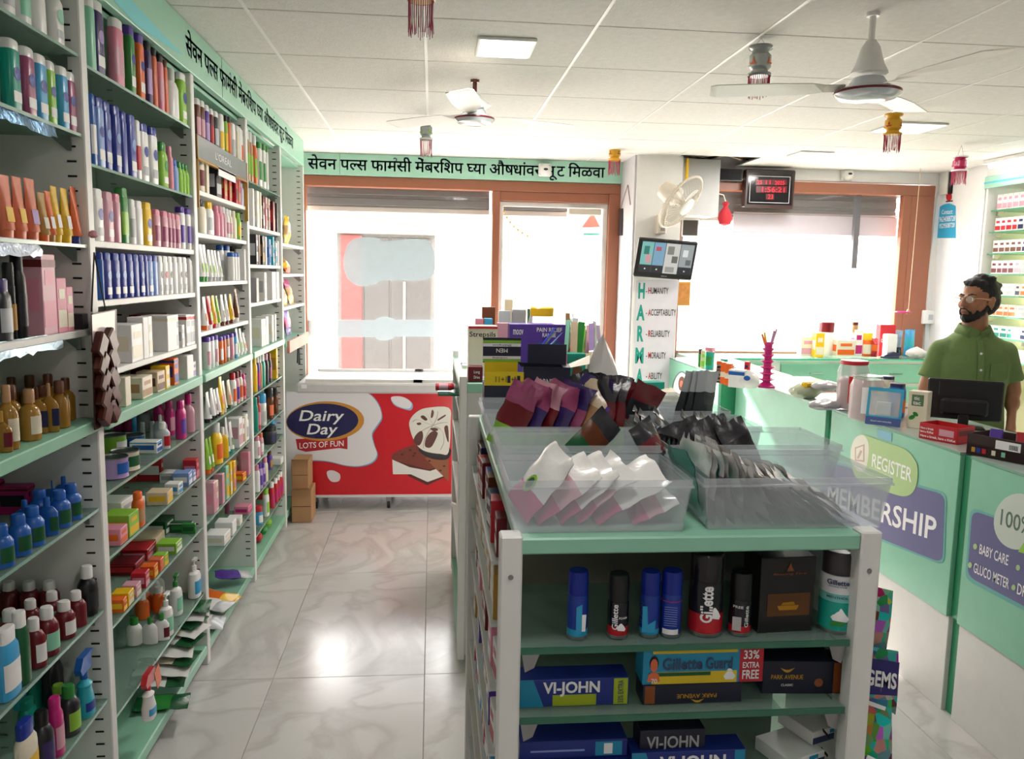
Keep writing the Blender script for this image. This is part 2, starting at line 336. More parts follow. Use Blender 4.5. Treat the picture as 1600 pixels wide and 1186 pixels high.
for a, b, lab in ((-1.02, .46, 'grey rolling shutter box outside above the left shop window'), (.54, 1.10, 'grey rolling shutter box outside above the glass shop door'), (2.0, 3.93, 'grey rolling shutter box outside above the right shop window')):
    zb = 2.08 if a < 2 else 2.08
    g = thing('shutter_box', lab, 'shutter', ((a+b)/2, BY+.3, zb+.02))
    part(MB().box(a, b, BY+.2, BY+.4, zb+.03, 2.33).box(a, b, BY+.121, BY+.2, 2.30, 2.33), 'housing', M_shut, g, True, False)
    for k in range(3): part(MB().bev(a, b, BY+.185, BY+.2, zb+.04+k*.085, zb+.10+k*.085, .004), 'slat', M_shut, g, True, False)
    part(MB().bev(a, b, BY+.19, BY+.22, zb-.01, zb+.03, .004), 'bottom_rail', mat('pale rail', '#a39c92', .5), g, True, False)
bx0, bx1 = at(1140, 335, 'Y', BY+.25), at(1390, 367, 'Y', BY+.25)
g = thing('outdoor_banner', 'blank white banner hung outside across the top of the right window', 'banner', (bx0.x, BY+.25, bx1.z))
part(MB().box(bx0.x, bx1.x, BY+.15, BY+.16, bx1.z-.02, bx0.z+.0), 'cloth', mat('white banner cloth', '#b9b2bc', .7), g, True, False)
part(MB().tube([(bx0.x, BY+.155, bx0.z+.01), (bx1.x, BY+.155, bx0.z+.01)], .008), 'pole', M_metal, g, True)
# flower garland and paper flag in the doorway
g = thing('door_garland', 'drooping string of tiny orange and green flowers outside the glass door', 'garland', at(785, 325, 'Y', BY+.12))
gp = [at(x, y, 'Y', BY+.12) for x, y in crom([(785, 325), (792, 340), (803, 354), (816, 364), (831, 372)], 4, False)]
part(MB().tube(gp, .002), 'string', C('green'), g, True)
mb = MB()
for p in gp[::2]: mb.lathe([(.001, -.012), (.011, -.006), (.013, .003), (.001, .012)], 6, p)
part(mb, 'flowers', mat('orange petals', '#c98a2a', .7), g, True, kind='stuff')
g = thing('paper_flag', 'faded red triangular cloth hanging at the top right of the doorway', 'flag', at(926, 330, 'Y', BY+.12))
part(patch([(926, 331), (938, 355), (908, 356)], 'Y', BY+.12, (0, -1, 0), 0, .006), 'cloth', mat('faded red cloth', '#c85a4a', .7), g, True, False)
part(patch([(911, 364), (937, 364), (937, 368), (911, 368)], 'Y', BY+.12, (0, -1, 0), 0, .006), 'hem', C('teal'), g, True, False)
part(patch([(923, 328), (930, 326), (934, 331), (929, 334)], 'Y', BY+.118, (0, -1, 0), 0, .006), 'knot', C('tan'), g, True, False)
# ceiling light panels
for i, (x0, y0, x1, y1, lab) in enumerate(((.168, 3.225, .394, 3.485, 'square white ceiling light panel nearest the middle of the ceiling'), (2.60, 4.50, 2.90, 4.80, 'square white ceiling light panel behind the yellow lantern'), (2.555, 5.63, 2.80, 5.88, 'small square ceiling light panel nearest the wall clock'))):
    g = thing('ceiling_light', lab, 'ceiling light', ((x0+x1)/2, (y0+y1)/2, CZ))
    f = part(MB().bev(x0, x1, y0, y1, CZ-.012, CZ, .003), 'frame', M_tee, g, True, False)
    part(MB().box(x0+.012, x1-.012, y0+.012, y1-.012, CZ-.0135, CZ-.0122), 'diffuser', mat('lit diffuser', '#ffffff', .5, emit=('#fff6ea', 3.0 if i < 2 else 1.2), var=0), g, True, False)
# tube light on the ceiling edge at right and small tube near the rack
g = thing('tube_light', 'long bright tube light along the ceiling edge above the medicine shelves', 'tube light', (3.9, 5.3, CZ))
part(MB().bev(4.02, 4.10, 4.6, 5.8, CZ-.03, CZ-.001, .004), 'housing', M_white, g, True, False)
part(MB().tube([(4.06, 4.63, CZ-.045), (4.06, 5.77, CZ-.045)], .014, 10), 'tube', mat('lit tube', '#ffffff', .5, emit=('#ffffff', 14.0), var=0), g, True)
# ------------------------------------------------------------------ left wall rack
RX = -.895
BAYS = {'nearest': (1.42, 2.27), 'second': (2.31, 3.25), 'third': (3.29, 4.15), 'fourth': (4.19, 5.05), 'farthest': (5.09, 5.93)}
SH = {'nearest': [2.135, 1.937, 1.655, 1.435, 1.195, .945, .655, .392, .085],
      'second': [2.122, 1.87, 1.668, 1.507, 1.31, 1.185, .972, .785, .58, .31, .085],
      'third': [2.09, 1.90, 1.736, 1.545, 1.349, 1.185, .965, .754, .574, .381, .085],
      'fourth': [2.034, 1.816, 1.623, 1.428, 1.185, .962, .75, .60, .423, .222, .085],
      'farthest': [1.76, 1.573, 1.369, 1.16, .085]}
GLASSY = {('nearest', 0), ('nearest', 1), ('nearest', 2), ('nearest', 5), ('nearest', 6), ('nearest', 7), ('second', 0), ('second', 1), ('second', 6), ('second', 7), ('second', 8), ('second', 9),
          ('third', 6), ('third', 7), ('third', 8), ('third', 9), ('fourth', 0), ('fourth', 5), ('fourth', 6), ('fourth', 7), ('fourth', 8), ('fourth', 9)}
M_back = mat('greyish back panel', '#c3cbc2', .5); M_inner = M_white
desc = {'nearest': 'tall white rack bay nearest the camera, full of bottles', 'second': 'second white rack bay on the left, with rows of blue lotions',
        'third': 'third white rack bay on the left, holding a grey headed display', 'fourth': 'fourth white rack bay on the left, beside the freezer', 'farthest': 'fifth and farthest narrow rack bay, with snack packets, behind the freezer'}
slotm = None
for bn, (y0, y1) in BAYS.items():
    g = thing('rack_bay', desc[bn], 'shelf rack', (RX-.16, (y0+y1)/2, 0), group='bays of the left wall rack')
    part(MB().box(XL+.002, XL+.012, y0, y1, .02, 2.315), 'back_panel', M_back, g, True, False)
    for ys in ((y0-.04, y0),) if bn != 'farthest' else ((y0-.04, y0), (y1, y1+.025)):
        part(MB().bev(XL+.012, RX, ys[0]+.0005, ys[1]-.0005, 0, 2.318, .003), 'upright', M_white, g, True, False)
    part(MB().box(XL+.013, RX-.035, y0+.001, y1-.001, 2.30, 2.316), 'top_panel', M_mint, g, True, False)
    # slots on the upright face that looks at the camera (far side of this bay)
    sl = MB(); yy = y1-.0008
    for k in range(58):
        z = .14+k*.0375
        sl.box(RX-.045, RX-.022, yy-.0008, yy, z, z+.005); 
        if k % 1 == 0: sl.box(RX-.30, RX-.28, yy-.0008, yy, z, z+.005)
    if bn != 'farthest': sl2 = part(sl, 'slot_marks', M_dark, g, True, False, kind='stuff')
    else: part(sl, 'slot_marks', M_dark, g, True, False, kind='stuff')
    for k, z in enumerate(SH[bn]):
        gl = (bn, k) in GLASSY
        if abs(z-1.185) < .02 or (bn == 'farthest' and k == 3):
            s = part(MB().bev(XL+.013, RX+.012, y0+.001, y1-.001, z-.032, z, .003), 'shelf', M_mint, g, True, False, label='thick mint green shelf')
        elif z < .1:
            s = part(MB().bev(XL+.013, RX-.002, y0+.001, y1-.001, .045, z, .004), 'base_shelf', M_mint, g, True, False)
            part(MB().box(XL+.02, RX-.03, y0+.001, y1-.001, 0.0, .045), 'plinth', mat('grey plinth', '#6d7370', .6), g, True, False)
        elif gl:
            s = part(MB().box(XL+.013, RX-.008, y0+.002, y1-.002, z-.008, z), 'shelf', M_shelfglass, g, True, False, label='glass shelf')
            part(MB().box(RX-.0078, RX-.006, y0+.002, y1-.002, z-.008, z), 'shelf_edge', mat('bright glass edge', '#8fb3a4', .15, spec=.8), s, True, False)
        else:
            s = part(MB().bev(XL+.013, RX-.006, y0+.002, y1-.002, z-.018, z, .002), 'shelf', M_white, g, True, False)
        if z > .1 and not (bn == 'farthest' and k == 3):
            part(MB().prism([(0, 0), (.05, 0), (.036, -.014), (.010, -.036), (0, -.036)], (RX-.03, y1-.006, z-.008 if gl else z-.019), (-1, 0, 0), (0, 0, 1), (0, -.004, 0)), 'bracket', M_metal, s, True, False)
# torn foil strips hanging on the nearest bay's shelf edges
for z, y0, y1, c, nm in ((1.937, 1.45, 2.13, '#5d87a8', 'torn blue foil strip taped along the second shelf edge of the nearest bay'), (1.655, 1.45, 2.02, '#b9c4d6', 'crumpled pale foil strip along the third shelf edge of the nearest bay'), (1.435, 1.45, 2.10, '#a9c0cf', 'ragged silvery foil strip along the fourth shelf edge of the nearest bay')):
    mb = MB(); n = 26; P = []
    for i in range(n):
        y = y0+(y1-y0)*i/(n-1)
        for j in range(4): P.append((RX-.012+random.uniform(-.003, .004)+.002*j, y, z+.002-j*.012-(random.uniform(-.003, .006) if j == 3 else 0)))
    mb.add(P, [(i*4+j, i*4+4+j, i*4+5+j, i*4+1+j) for i in range(n-1) for j in range(3)])
    o = part(mb, 'foil_strip', mat('foil '+c, c, .22, metal=.55, bump=.5, bscale=90)); tag(o, nm, 'foil strip')
# -------- product builders: local frame, base at origin, front faces -Y
PC = {}
def cached(key, fn):
    if key not in PC: PC[key] = fn()
    return PC[key]
def addp(root, key, fn, name, label=None):
    me = cached(key, fn); return part(me, name, None, root, label=label)
def lab_band(w, d, z0, z1, mt, sup=2.6, frac=.36):
    mb = MB(); n = 12; P = []
    for z in (z0, z1):
        for i in range(n+1):
            a = -math.pi/2+math.pi*frac*(2*i/n-1)*1.0; e = 2/sup; ca, sa = math.cos(a), math.sin(a)
            P.append(((w/2+.0006)*math.copysign(abs(ca)**e, ca), (d/2+.0006)*math.copysign(abs(sa)**e, sa), z))
    mb.add(P, [(i, i+1, n+2+i, n+1+i) for i in range(n)]); return mesh_of(mb, 'label_print', mt)
def spot(w, d, zc, rx, rz, mt, sup=2.6):
    mb = MB(); n = 14; P = [(0, -(d/2+.0009), zc)]
    for i in range(n):
        a = 2*math.pi*i/n; x = rx*math.cos(a); y = -(d/2+.0009)*max(0.2, 1-abs(2*x/w)**sup)**(1/sup); P.append((x, y, zc+rz*math.sin(a)))
    mb.add(P, [(0, i+1, (i+1) % n+1) for i in range(n)]); return mesh_of(mb, 'logo', mt)
def build(kind, root, h, w, d, c1, c2, c3):
    R = lambda *a: tuple(round(x, 3) if isinstance(x, float) else x for x in a)
    k = R(kind, h, w, d, c1, c2, c3)
    if kind in ('bo', 'bs', 'rb', 'pu', 'sp', 'dr'):
        liq = kind in ('rb',)
        hs = {'bo': .80, 'bs': .86, 'rb': .74, 'pu': .72, 'sp': .62, 'dr': .76}[kind]; hb = h*hs; r = .5; sup = {'bo': 2.6, 'bs': 3.2, 'rb': 2, 'pu': 2.4, 'sp': 2.4, 'dr': 2}[kind]
        sh = {'bo': [(.44, 0), (.5, .02), (.5, .78), (.47, .9), (.34, 1)], 'bs': [(.46, 0), (.5, .02), (.5, .95), (.44, 1)], 'rb': [(.44, 0), (.5, .03), (.5, .74), (.40, .86), (.2, .95), (.2, 1)],
              'pu': [(.44, 0), (.5, .03), (.5, .75), (.42, .9), (.18, .97), (.18, 1)], 'sp': [(.46, 0), (.5, .03), (.5, .4), (.36, .75), (.42, .85), (.2, .95), (.17, 1)], 'dr': [(.4, 0), (.5, .03), (.5, .8), (.36, .95), (.24, 1)]}[kind]
        bm = C(c1, 'liquid') if liq else C(c1)
        addp(root, ('b',)+k, lambda: mesh_of(MB().lathe([(a, b*hb) for a, b in sh], 16, sx=w, sy=d, sup=sup), 'body', bm), 'body')
        def cap():
            mb = MB(); cw = {'bo': .72, 'bs': .92, 'rb': .52, 'pu': .42, 'sp': .45, 'dr': .6}[kind]; q = min(w, d) if kind in ('rb', 'pu', 'sp', 'dr') else None
            sx, sy = (w, d) if q is None else (q, q); hc = h-hb
            if kind in ('bo', 'bs', 'rb', 'dr'):
                mb.lathe([(cw*.5, hb-.001), (cw*.5, h-.004), (cw*.42, h)], 14, sx=sx, sy=sy, sup=sup)
            elif kind == 'pu':
                mb.lathe([(cw*.5, hb-.001), (cw*.5, hb+hc*.42), (cw*.2, hb+hc*.5), (cw*.16, hb+hc*.8)], 12, sx=q, sy=q)
                mb.box(-.006, .032, -.006, .006, hb+hc*.8, h); mb.box(.024, .032, -.005, .005, hb+hc*.62, hb+hc*.8)
            else:
                mb.lathe([(cw*.5, hb-.001), (cw*.5, hb+hc*.3)], 12, sx=q, sy=q)
                mb.prism([(-.03, .3), (.03, .3), (.028, .75), (.05, .95), (.045, 1), (-.02, 1), (-.04, .6)], (0, -.009, hb), (1, 0, 0), (0, 0, hc), (0, .018, 0))
                mb.tube([(.028, 0, hb+hc*.72), (.038, 0, hb+hc*.5), (.034, 0, hb+hc*.25)], .0035, 5)
            return mesh_of(mb, 'cap', C(c2))
        addp(root, ('c',)+k, cap, {'pu': 'pump', 'sp': 'trigger'}.get(kind, 'cap'))
        if c3:
            if kind in ('bo', 'bs') and c3.startswith('o:'):
                addp(root, ('s',)+k, lambda: spot(w, d, hb*.6, w*.30, w*.30, C(c3[2:], 'card'), sup), 'logo')
                addp(root, ('s2',)+k, lambda: lab_band(w, d, hb*.12, hb*.30, C('white' if c1 != 'white' else 'silver', 'card'), sup, .2), 'label_print')
            else: addp(root, ('l',)+k, lambda: lab_band(w, d, hb*.18, hb*(.66 if kind != 'sp' else .42), C(c3, 'card'), sup), 'label_print')
    elif kind == 'tu':
        hc = h*.14
        def body():
            mb = MB(); n = 14; P = []; K = 7
            for q in range(K):
                t = q/(K-1); z = hc+(h-hc)*t; dd = d*.5*(1-t)+.0012; ww = w*.5*(.88+.12*t)
                for i in range(n): a = 2*math.pi*i/n; P.append((ww*math.cos(a), dd*math.sin(a), z))
            mb.add(P, [(q*n+i, q*n+(i+1) % n, (q+1)*n+(i+1) % n, (q+1)*n+i) for q in range(K-1) for i in range(n)]+[tuple(range(n-1, -1, -1)), tuple(range((K-1)*n, K*n))]); return mesh_of(mb, 'tube_body', C(c1, 'film'))
        addp(root, ('b',)+k, body, 'tube_body')
        addp(root, ('c',)+k, lambda: mesh_of(MB().lathe([(.40, 0), (.43, hc)], 14, sx=w, sy=d*.95), 'cap', C(c2)), 'cap')
        if c3:
            def lb():
                mb = MB(); P = []
                for t in (.15, .42):
                    z = hc+(h-hc)*t; y = -(d*.5*(1-t)+.0022)
                    P += [(-w*.3, y*.86, z), (0, y, z), (w*.3, y*.86, z)]
                mb.add(P, [(0, 1, 4, 3), (1, 2, 5, 4)]); return mesh_of(mb, 'label_print', C(c3, 'card'))
            addp(root, ('l',)+k, lb, 'label_print')
    elif kind == 'bx':
        addp(root, ('b',)+k, lambda: mesh_of(MB().bev(-w/2, w/2, -d/2, d/2, 0, h, .0015), 'carton', C(c1, 'card'), False), 'carton')
        if c2:
            def pr():
                mb = MB(); mb.box(-w*.44, w*.44, -d/2-.0006, -d/2, h*.10, h*.42); mb.box(-w*.30, w*.30, -d/2-.0006, -d/2, h*.62, h*.80); mb.box(-w/2-.0006, -w/2, -d*.4, d*.4, h*.3, h*.7); return mesh_of(mb, 'printed_panel', C(c2, 'card'), False)
            addp(root, ('p',)+k, pr, 'printed_panel')
        if c3: addp(root, ('q',)+k, lambda: mesh_of(MB().box(-w*.5-.0005, w*.5+.0005, -d/2-.0008, d/2, h*.84, h*.93), 'stripe', C(c3, 'card'), False), 'stripe')
    elif kind == 'ca':
        addp(root, ('b',)+k, lambda: mesh_of(MB().lathe([(.46, 0), (.5, .004), (.5, h*.68), (.44, h*.72)], 18, sx=w, sy=w), 'can', mat(c1+' lacquered can', PAL[c1], .22, metal=.2)), 'can')
        addp(root, ('c',)+k, lambda: mesh_of(MB().lathe([(.46, h*.70), (.46, h-.008), (.40, h)], 18, sx=w, sy=w), 'cap', C(c2)), 'cap')
        if c3: addp(root, ('l',)+k, lambda: lab_band(w, w, h*.12, h*.46, C(c3, 'card'), 2), 'label_print')
    elif kind == 'ti':
        addp(root, ('b',)+k, lambda: mesh_of(MB().lathe([(.5, .003), (.49, .006), (.49, h-.006), (.5, h-.004)], 20, sx=w, sy=w), 'tin_body', C(c1, 'card')), 'tin_body')
        addp(root, ('c',)+k, lambda: mesh_of(MB().lathe([(.5, h-.004), (.51, h-.002), (.51, h), (.46, h), (.45, h-.003)], 20, sx=w, sy=w), 'lid', M_metal), 'lid')
        if c2: addp(root, ('l',)+k, lambda: lab_band(w, w, h*.25, h*.75, C(c2, 'card'), 2, .3), 'label_print')
    elif kind == 'ja':
        addp(root, ('b',)+k, lambda: mesh_of(MB().lathe([(.46, 0), (.5, h*.05), (.5, h*.62), (.44, h*.7)], 18, sx=w, sy=w), 'jar_body', C(c1)), 'jar_body')
        addp(root, ('c',)+k, lambda: mesh_of(MB().lathe([(.47, h*.7), (.47, h*.98), (.44, h)], 18, sx=w, sy=w), 'lid', C(c2)), 'lid')
        if c3: addp(root, ('l',)+k, lambda: lab_band(w, w, h*.12, h*.52, C(c3, 'card'), 2), 'label_print')
    elif kind == 'po':
        bands = [c1, c2 or c1, c3 or c1]
        def body():
            mb = MB(); nx, nz = 8, 12; rnd = random.Random(zlib.crc32(repr(k).encode())); wp = rnd.uniform(0, 6); am = .0085 if c3 == 'lime' and w < .11 else min(.004, w*.03); wv = lambda u, v: am*math.sin(u*4.5+wp+v*3)*v+am*.4*math.sin(v*17+u*6+wp)+(am*1.6*(v-.85)/.15*math.sin(u*9+wp) if v > .85 else 0)
            for sgn in (-1, 1):
                P = []
                for j in range(nz+1):
                    for i in range(nx+1):
                        u, v = i/nx, j/nz; b = (math.sin(math.pi*u)**.6)*(math.sin(math.pi*min(1, max(0, (v-.05)/.9)))**.5 if .05 < v < .95 else 0)
                        P.append((w*(u-.5)*(1-.04*math.sin(math.pi*v)), sgn*(d*.5*b+.0006)+wv(u, v), h*v*(1-.03*abs(math.sin(u*5+wp)))))
                for j in range(nz):
                    m = 0 if j >= 8 else (1 if j >= 4 else 2)
                    fs = [(j*(nx+1)+i, j*(nx+1)+i+1, (j+1)*(nx+1)+i+1, (j+1)*(nx+1)+i) for i in range(nx)]
                    if sgn > 0: fs = [f[::-1] for f in fs]

                    o = len(mb.v)
                    if j == 0: base = o; mb.v += [tuple((mb.T @ Vector(p)) if mb.T else p) for p in P]
                    mb.f += [tuple(a+base for a in f) for f in fs]; mb.m += [m]*len(fs)
            return mesh_of(mb, 'pouch_body', [C(b, 'film') for b in bands])
        addp(root, ('b',)+k, body, 'pouch_body')
DIM = {'bo': (.052, .034), 'bs': (.050, .032), 'rb': (.045, .045), 'pu': (.055, .045), 'sp': (.06, .045), 'dr': (.05, .05), 'tu': (.046, .034), 'bx': (.055, .05), 'ca': (.044, .044), 'ti': (.085, .085), 'ja': (.06, .06), 'po': (.11, .04)}
MINH = {'dr': .095, 'pu': .15, 'sp': .17, 'bo': .11, 'bs': .12, 'tu': .10, 'ca': .12, 'rb': .09, 'ja': .05, 'bx': .04}
KN = {'bo': 'lotion_bottle', 'bs': 'shampoo_bottle', 'rb': 'glass_bottle', 'pu': 'pump_bottle', 'sp': 'spray_bottle', 'dr': 'rounded_bottle', 'tu': 'cream_tube', 'bx': 'carton_box', 'ca': 'spray_can', 'ti': 'tin', 'ja': 'jar', 'po': 'packet'}
CAT = {'bo': 'bottle', 'bs': 'bottle', 'rb': 'bottle', 'pu': 'bottle', 'sp': 'bottle', 'dr': 'bottle', 'tu': 'tube', 'bx': 'box', 'ca': 'spray can', 'ti': 'tin', 'ja': 'jar', 'po': 'packet'}
SHN = ['top', 'second', 'third', 'fourth', 'fifth', 'sixth', 'seventh', 'eighth', 'ninth', 'tenth', 'eleventh']
def pdesc(kind, c1, c2, c3):
    if c2 and kind not in ('bx', 'po'): return f"{c1} {KN[kind].replace('_', ' ')} with {c2} {'lid' if kind in ('ti', 'ja') else 'cap'}" if kind != 'ti' else f"{c1} tin"
    return f"{c1} {KN[kind].replace('_', ' ')}"
FR = {'A': (0, 0, 3.953), 'B': (0, 280, 3.953), 'C': (0, 560, 3.953), 'D': (0, 840, 3.427), 'E': (290, 100, 4.56), 'F': (290, 340, 4.56), 'G': (290, 580, 4.56), 'K': (100, 800, 3.0725), 'P': (0, 0, 1)}
def rowp(fr, bay, si, items):
    """items: (x, ytop, kind, c1, c2, c3, w, back) in the pixels of zoom frame fr; y of the shelf gives the rest"""
    ox, oy, s = FR[fr]; zs = SH[bay][si]; y0, y1 = BAYS[bay]; R = []
    for it in items:
        it = list(it)+[None]*(8-len(it)); x, yt, kind, c1, c2, c3, w, back = it
        W0, D0 = DIM[kind]; w = w or W0; d = D0 if kind != 'bx' else min(.09, max(.04, w))
        back = back or 0; X = RX-.010-d/2-back
        px_, py_ = ox+x/s, oy+yt/s
        y = (y0+y1)/2
        for _ in range(30):
            q = pxl((X, y, zs+.05))[0]; q2 = pxl((X, y+.01, zs+.05))[0]; y += (px_-q)/((q2-q)/.01)*.8
        y = min(max(y, y0+w/2+.004), y1-w/2-.004)
        h = at(px_, py_, 'X', X).z
        # height from the ray at this depth
        t = (y-CAM.y)/((CR*(px_-800)/F-CU*(py_-593)/F+CF).y); h = CAM.z+t*(CR*(px_-800)/F-CU*(py_-593)/F+CF).z-zs
        nxt = min([z for z in SH[bay] if z > zs+.02] or [2.40])
        h = max(MINH.get(kind, .035), h); h = min(h, nxt-zs-.03 if nxt < 2.3 else .26); R.append([y, X, h, w, d, kind, c1, c2, c3, back, px_])
    R.sort(key=lambda r: r[0])
    for a in range(len(R)):
        for b in range(a+1, len(R)):
            r, q = R[a], R[b]
            if abs(r[1]-q[1]) < (r[4]+q[4])/2 and q[0]-r[0] < (r[3]+q[3])/2+.001:
                gap = q[0]-r[0]
                if gap > .016:
                    f = (gap-.001)*2/(r[3]+q[3]); r[3] *= f; q[3] *= f
                else: q[1] = r[1]-(r[4]+q[4])/2-.002
    for n, (y, X, h, w, d, kind, c1, c2, c3, back, px_) in enumerate(R):
        X = max(X, XL+.015+d/2)
        d0 = pdesc(kind, c1, c2, c3); lab = f"{d0}, {ORD[n]} along {SHN[si] if zs > .1 else 'bottom'} shelf of {bay} rack bay"
        g = thing(KN[kind], lab, CAT[kind], (X, y, zs+.0005), math.pi/2+random.uniform(-.06, .06), f"{KN[kind].replace('_', ' ')}s on the left rack")
        build(kind, g, h, w, d, c1, c2, c3)
W_, P_ = 'white', 'purple'
rowp('A', 'nearest', 0, [(20, -200, 'bo', W_, W_, 'silver'), (125, -150, 'bo', W_, W_, 'mint'), (222, -110, 'bo', W_, W_, None), (335, -85, 'bo', W_, W_, 'o:mint', .06)])
rowp('A', 'nearest', 1, [(65, 245, 'bs', 'teal', W_, 'o:royal'), (160, 295, 'bs', 'mauve', W_, 'o:royal'), (235, 340, 'bs', 'sky', W_, 'o:royal'), (295, 380, 'bs', 'lime', W_, 'o:royal', .04), (372, 415, 'bs', 'sky', W_, 'o:royal'), (448, 450, 'bs', 'mauve', W_, 'o:royal')])
rowp('B', 'nearest', 2, [(30, -25, 'tu', 'salmon', 'salmon', 'yellow'), (112, -12, 'tu', 'salmon', 'salmon', 'yellow'), (190, -2, 'tu', 'salmon', 'salmon', 'lilac'), (258, 85, 'tu', 'gold', 'orange', 'cream', .04), (298, 75, 'tu', 'orange', 'gold', W_, .034), (338, 45, 'tu', 'yellow', 'yellow', W_, .036), (400, 58, 'tu', 'yellow', 'yellow', W_, .04), (468, 50, 'tu', 'orange', 'royal', None, .036)])
rowp('B', 'nearest', 3, [(12, 615, 'bo', 'charcoal', 'violet', 'silver'), (65, 515, 'ca', 'black', 'black', 'gold', .05), (118, 440, 'bo', 'black', 'black', 'charcoal', .05), (218, 440, 'bx', 'rose', 'pink', 'maroon', .07), (310, 610, 'bx', 'pink', 'cream', None, .06), (378, 665, 'bx', 'pink', 'cream', None, .045), (395, 615, 'bx', 'maroon', None, None, .07, .06), (440, 745, 'ja', 'black', 'silver', 'white', .05), (480, 835, 'bx', 'charcoal', None, None, .04)])
rowp('C', 'nearest', 4, [(48, 165, 'rb', 'gold', 'tan', 'cream', .06), (5, 440, 'rb', 'amber', 'gold', 'maroon', .04), (120, 165, 'rb', 'gold', 'brown', 'maroon', .045, .03), (185, 190, 'rb', 'gold', 'tan', 'cream', .045), (232, 178, 'rb', 'gold', 'brown', 'navy', .04, .02), (262, 168, 'rb', 'gold', 'brown', 'navy', .04, .05), (305, 155, 'rb', 'gold', 'tan', 'navy', .045), (370, 138, 'rb', 'amber', 'brown', None, .045), (408, 120, 'rb', 'amber', 'brown', None, .04, .03), (432, 118, 'rb', 'amber', 'brown', None, .04, .06), (458, 105, 'rb', 'amber', 'brown', None, .045, .02), (515, 98, 'rb', 'amber', 'brown', None, .05)])
rowp('C', 'nearest', 5, [(5, 1060, 'dr', 'blue', 'blue', 'darkgreen'), (115, 1020, 'dr', 'blue', 'blue', 'darkgreen'), (155, 1000, 'dr', 'blue', 'blue', 'darkgreen', .045, .04), (200, 970, 'dr', 'blue', 'blue', 'darkgreen'), (245, 950, 'dr', 'blue', 'blue', 'darkgreen', .05, .05), (292, 950, 'dr', 'blue', 'blue', 'darkgreen'), (325, 925, 'dr', 'blue', 'blue', None, .045, .06), (368, 905, 'dr', 'blue', 'blue', 'darkgreen'), (395, 878, 'dr', 'blue', 'blue', 'darkgreen', .045, .05), (438, 852, 'dr', 'blue', 'blue', 'darkgreen'),
    (440, 815, 'bx', 'magenta', 'charcoal', None, .08, .07), (530, 780, 'bx', 'magenta', 'charcoal', 'maroon', .075, .02), (585, 752, 'bx', 'magenta', 'charcoal', 'maroon', .075, .02)])
rowp('D', 'nearest', 6, [(45, 480, 'bo', 'sky', W_, W_, .085), (115, 395, 'bo', 'darkgreen', W_, None, .05), (185, 430, 'dr', 'maroon', W_, W_, .042), (255, 370, 'dr', 'maroon', W_, 'mint', .055), (280, 315, 'dr', 'maroon', W_, 'mint', .045, .06), (345, 340, 'dr', 'maroon', W_, W_, .05), (340, 298, 'dr', 'maroon', W_, None, .045, .07), (408, 295, 'dr', 'maroon', W_, None, .045), (375, 250, 'dr', 'maroon', W_, None, .05, .10), (312, 250, 'dr', 'maroon', W_, None, .05, .14), (250, 250, 'dr', 'maroon', W_, None, .05, .16), (165, 370, 'dr', 'maroon', W_, None, .045, .09), (55, 385, 'dr', 'maroon', W_, None, .05, .09), (497, 150, 'dr', 'black', W_, 'charcoal', .055)])
rowp('D', 'nearest', 7, [(145, 980, 'bo', 'cream', 'royal', 'yellow', .08), (230, 925, 'dr', 'charcoal', 'black', 'violet', .06), (300, 855, 'bo', 'magenta', 'magenta', 'rose', .045), (315, 840, 'dr', 'charcoal', 'lime', 'lime', .05, .06), (372, 790, 'dr', 'charcoal', 'green', 'lime', .06), (455, 680, 'sp', 'turquoise', 'blue', 'royal', .055), (365, 670, 'sp', 'turquoise', 'blue', None, .055, .09), (410, 575, 'dr', 'charcoal', 'green', None, .065, .10), (150, 870, 'bo', 'teal', 'teal', None, .06, .10), (270, 760, 'bo', 'teal', 'teal', None, .06, .14)])
rowp('A', 'second', 0, [(545, -20, 'bs', 'mint', W_, None, .04), (595, 10, 'bs', 'violet', W_, 'o:lilac', .06), (717, 120, 'bs', 'pink', W_, 'rose', .065), (797, 165, 'bs', 'green', P_, 'o:royal', .05), (855, 215, 'bs', 'orange', P_, 'o:royal', .05), (905, 262, 'bs', 'violet', 'black', 'lilac', .04), (940, 298, 'bs', 'salmon', 'black', None, .035), (980, 338, 'bs', 'pink', 'black', 'rose', .04), (1008, 372, 'bs', 'salmon', 'brown', None, .03), (1055, 425, 'dr', W_, W_, None, .08), (1118, 455, 'bs', 'lime', W_, 'o:royal', .07)])
rowp('A', 'second', 1, [(555, 580, 'bs', 'blue', 'blue', W_, .03), (600, 603, 'bs', 'lightblue', 'royal', 'o:royal'), (645, 630, 'bs', 'royal', 'royal', 'o:lightblue'), (705, 655, 'bs', 'royal', 'royal', 'o:lightblue'), (747, 690, 'bs', 'royal', 'royal', None, .04), (800, 712, 'bs', 'royal', 'royal', 'o:lightblue', .06), (835, 745, 'bs', W_, W_, 'red', .035), (877, 765, 'bs', W_, 'royal', 'o:royal', .055), (935, 790, 'bs', W_, 'royal', 'o:royal', .06), (1000, 882, 'bo', 'lime', 'green', 'o:green', .065), (1040, 905, 'bo', 'pink', 'pink', None, .03), (1070, 995, 'bo', 'lightblue', 'blue', None, .04), (1098, 1010, 'bo', 'lime', 'green', None, .034), (1118, 1015, 'bo', 'lime', 'green', None, .03), (1138, 1022, 'bo', 'lime', 'green', None, .03), (1160, 1028, 'bo', 'lime', 'green', None, .03)])
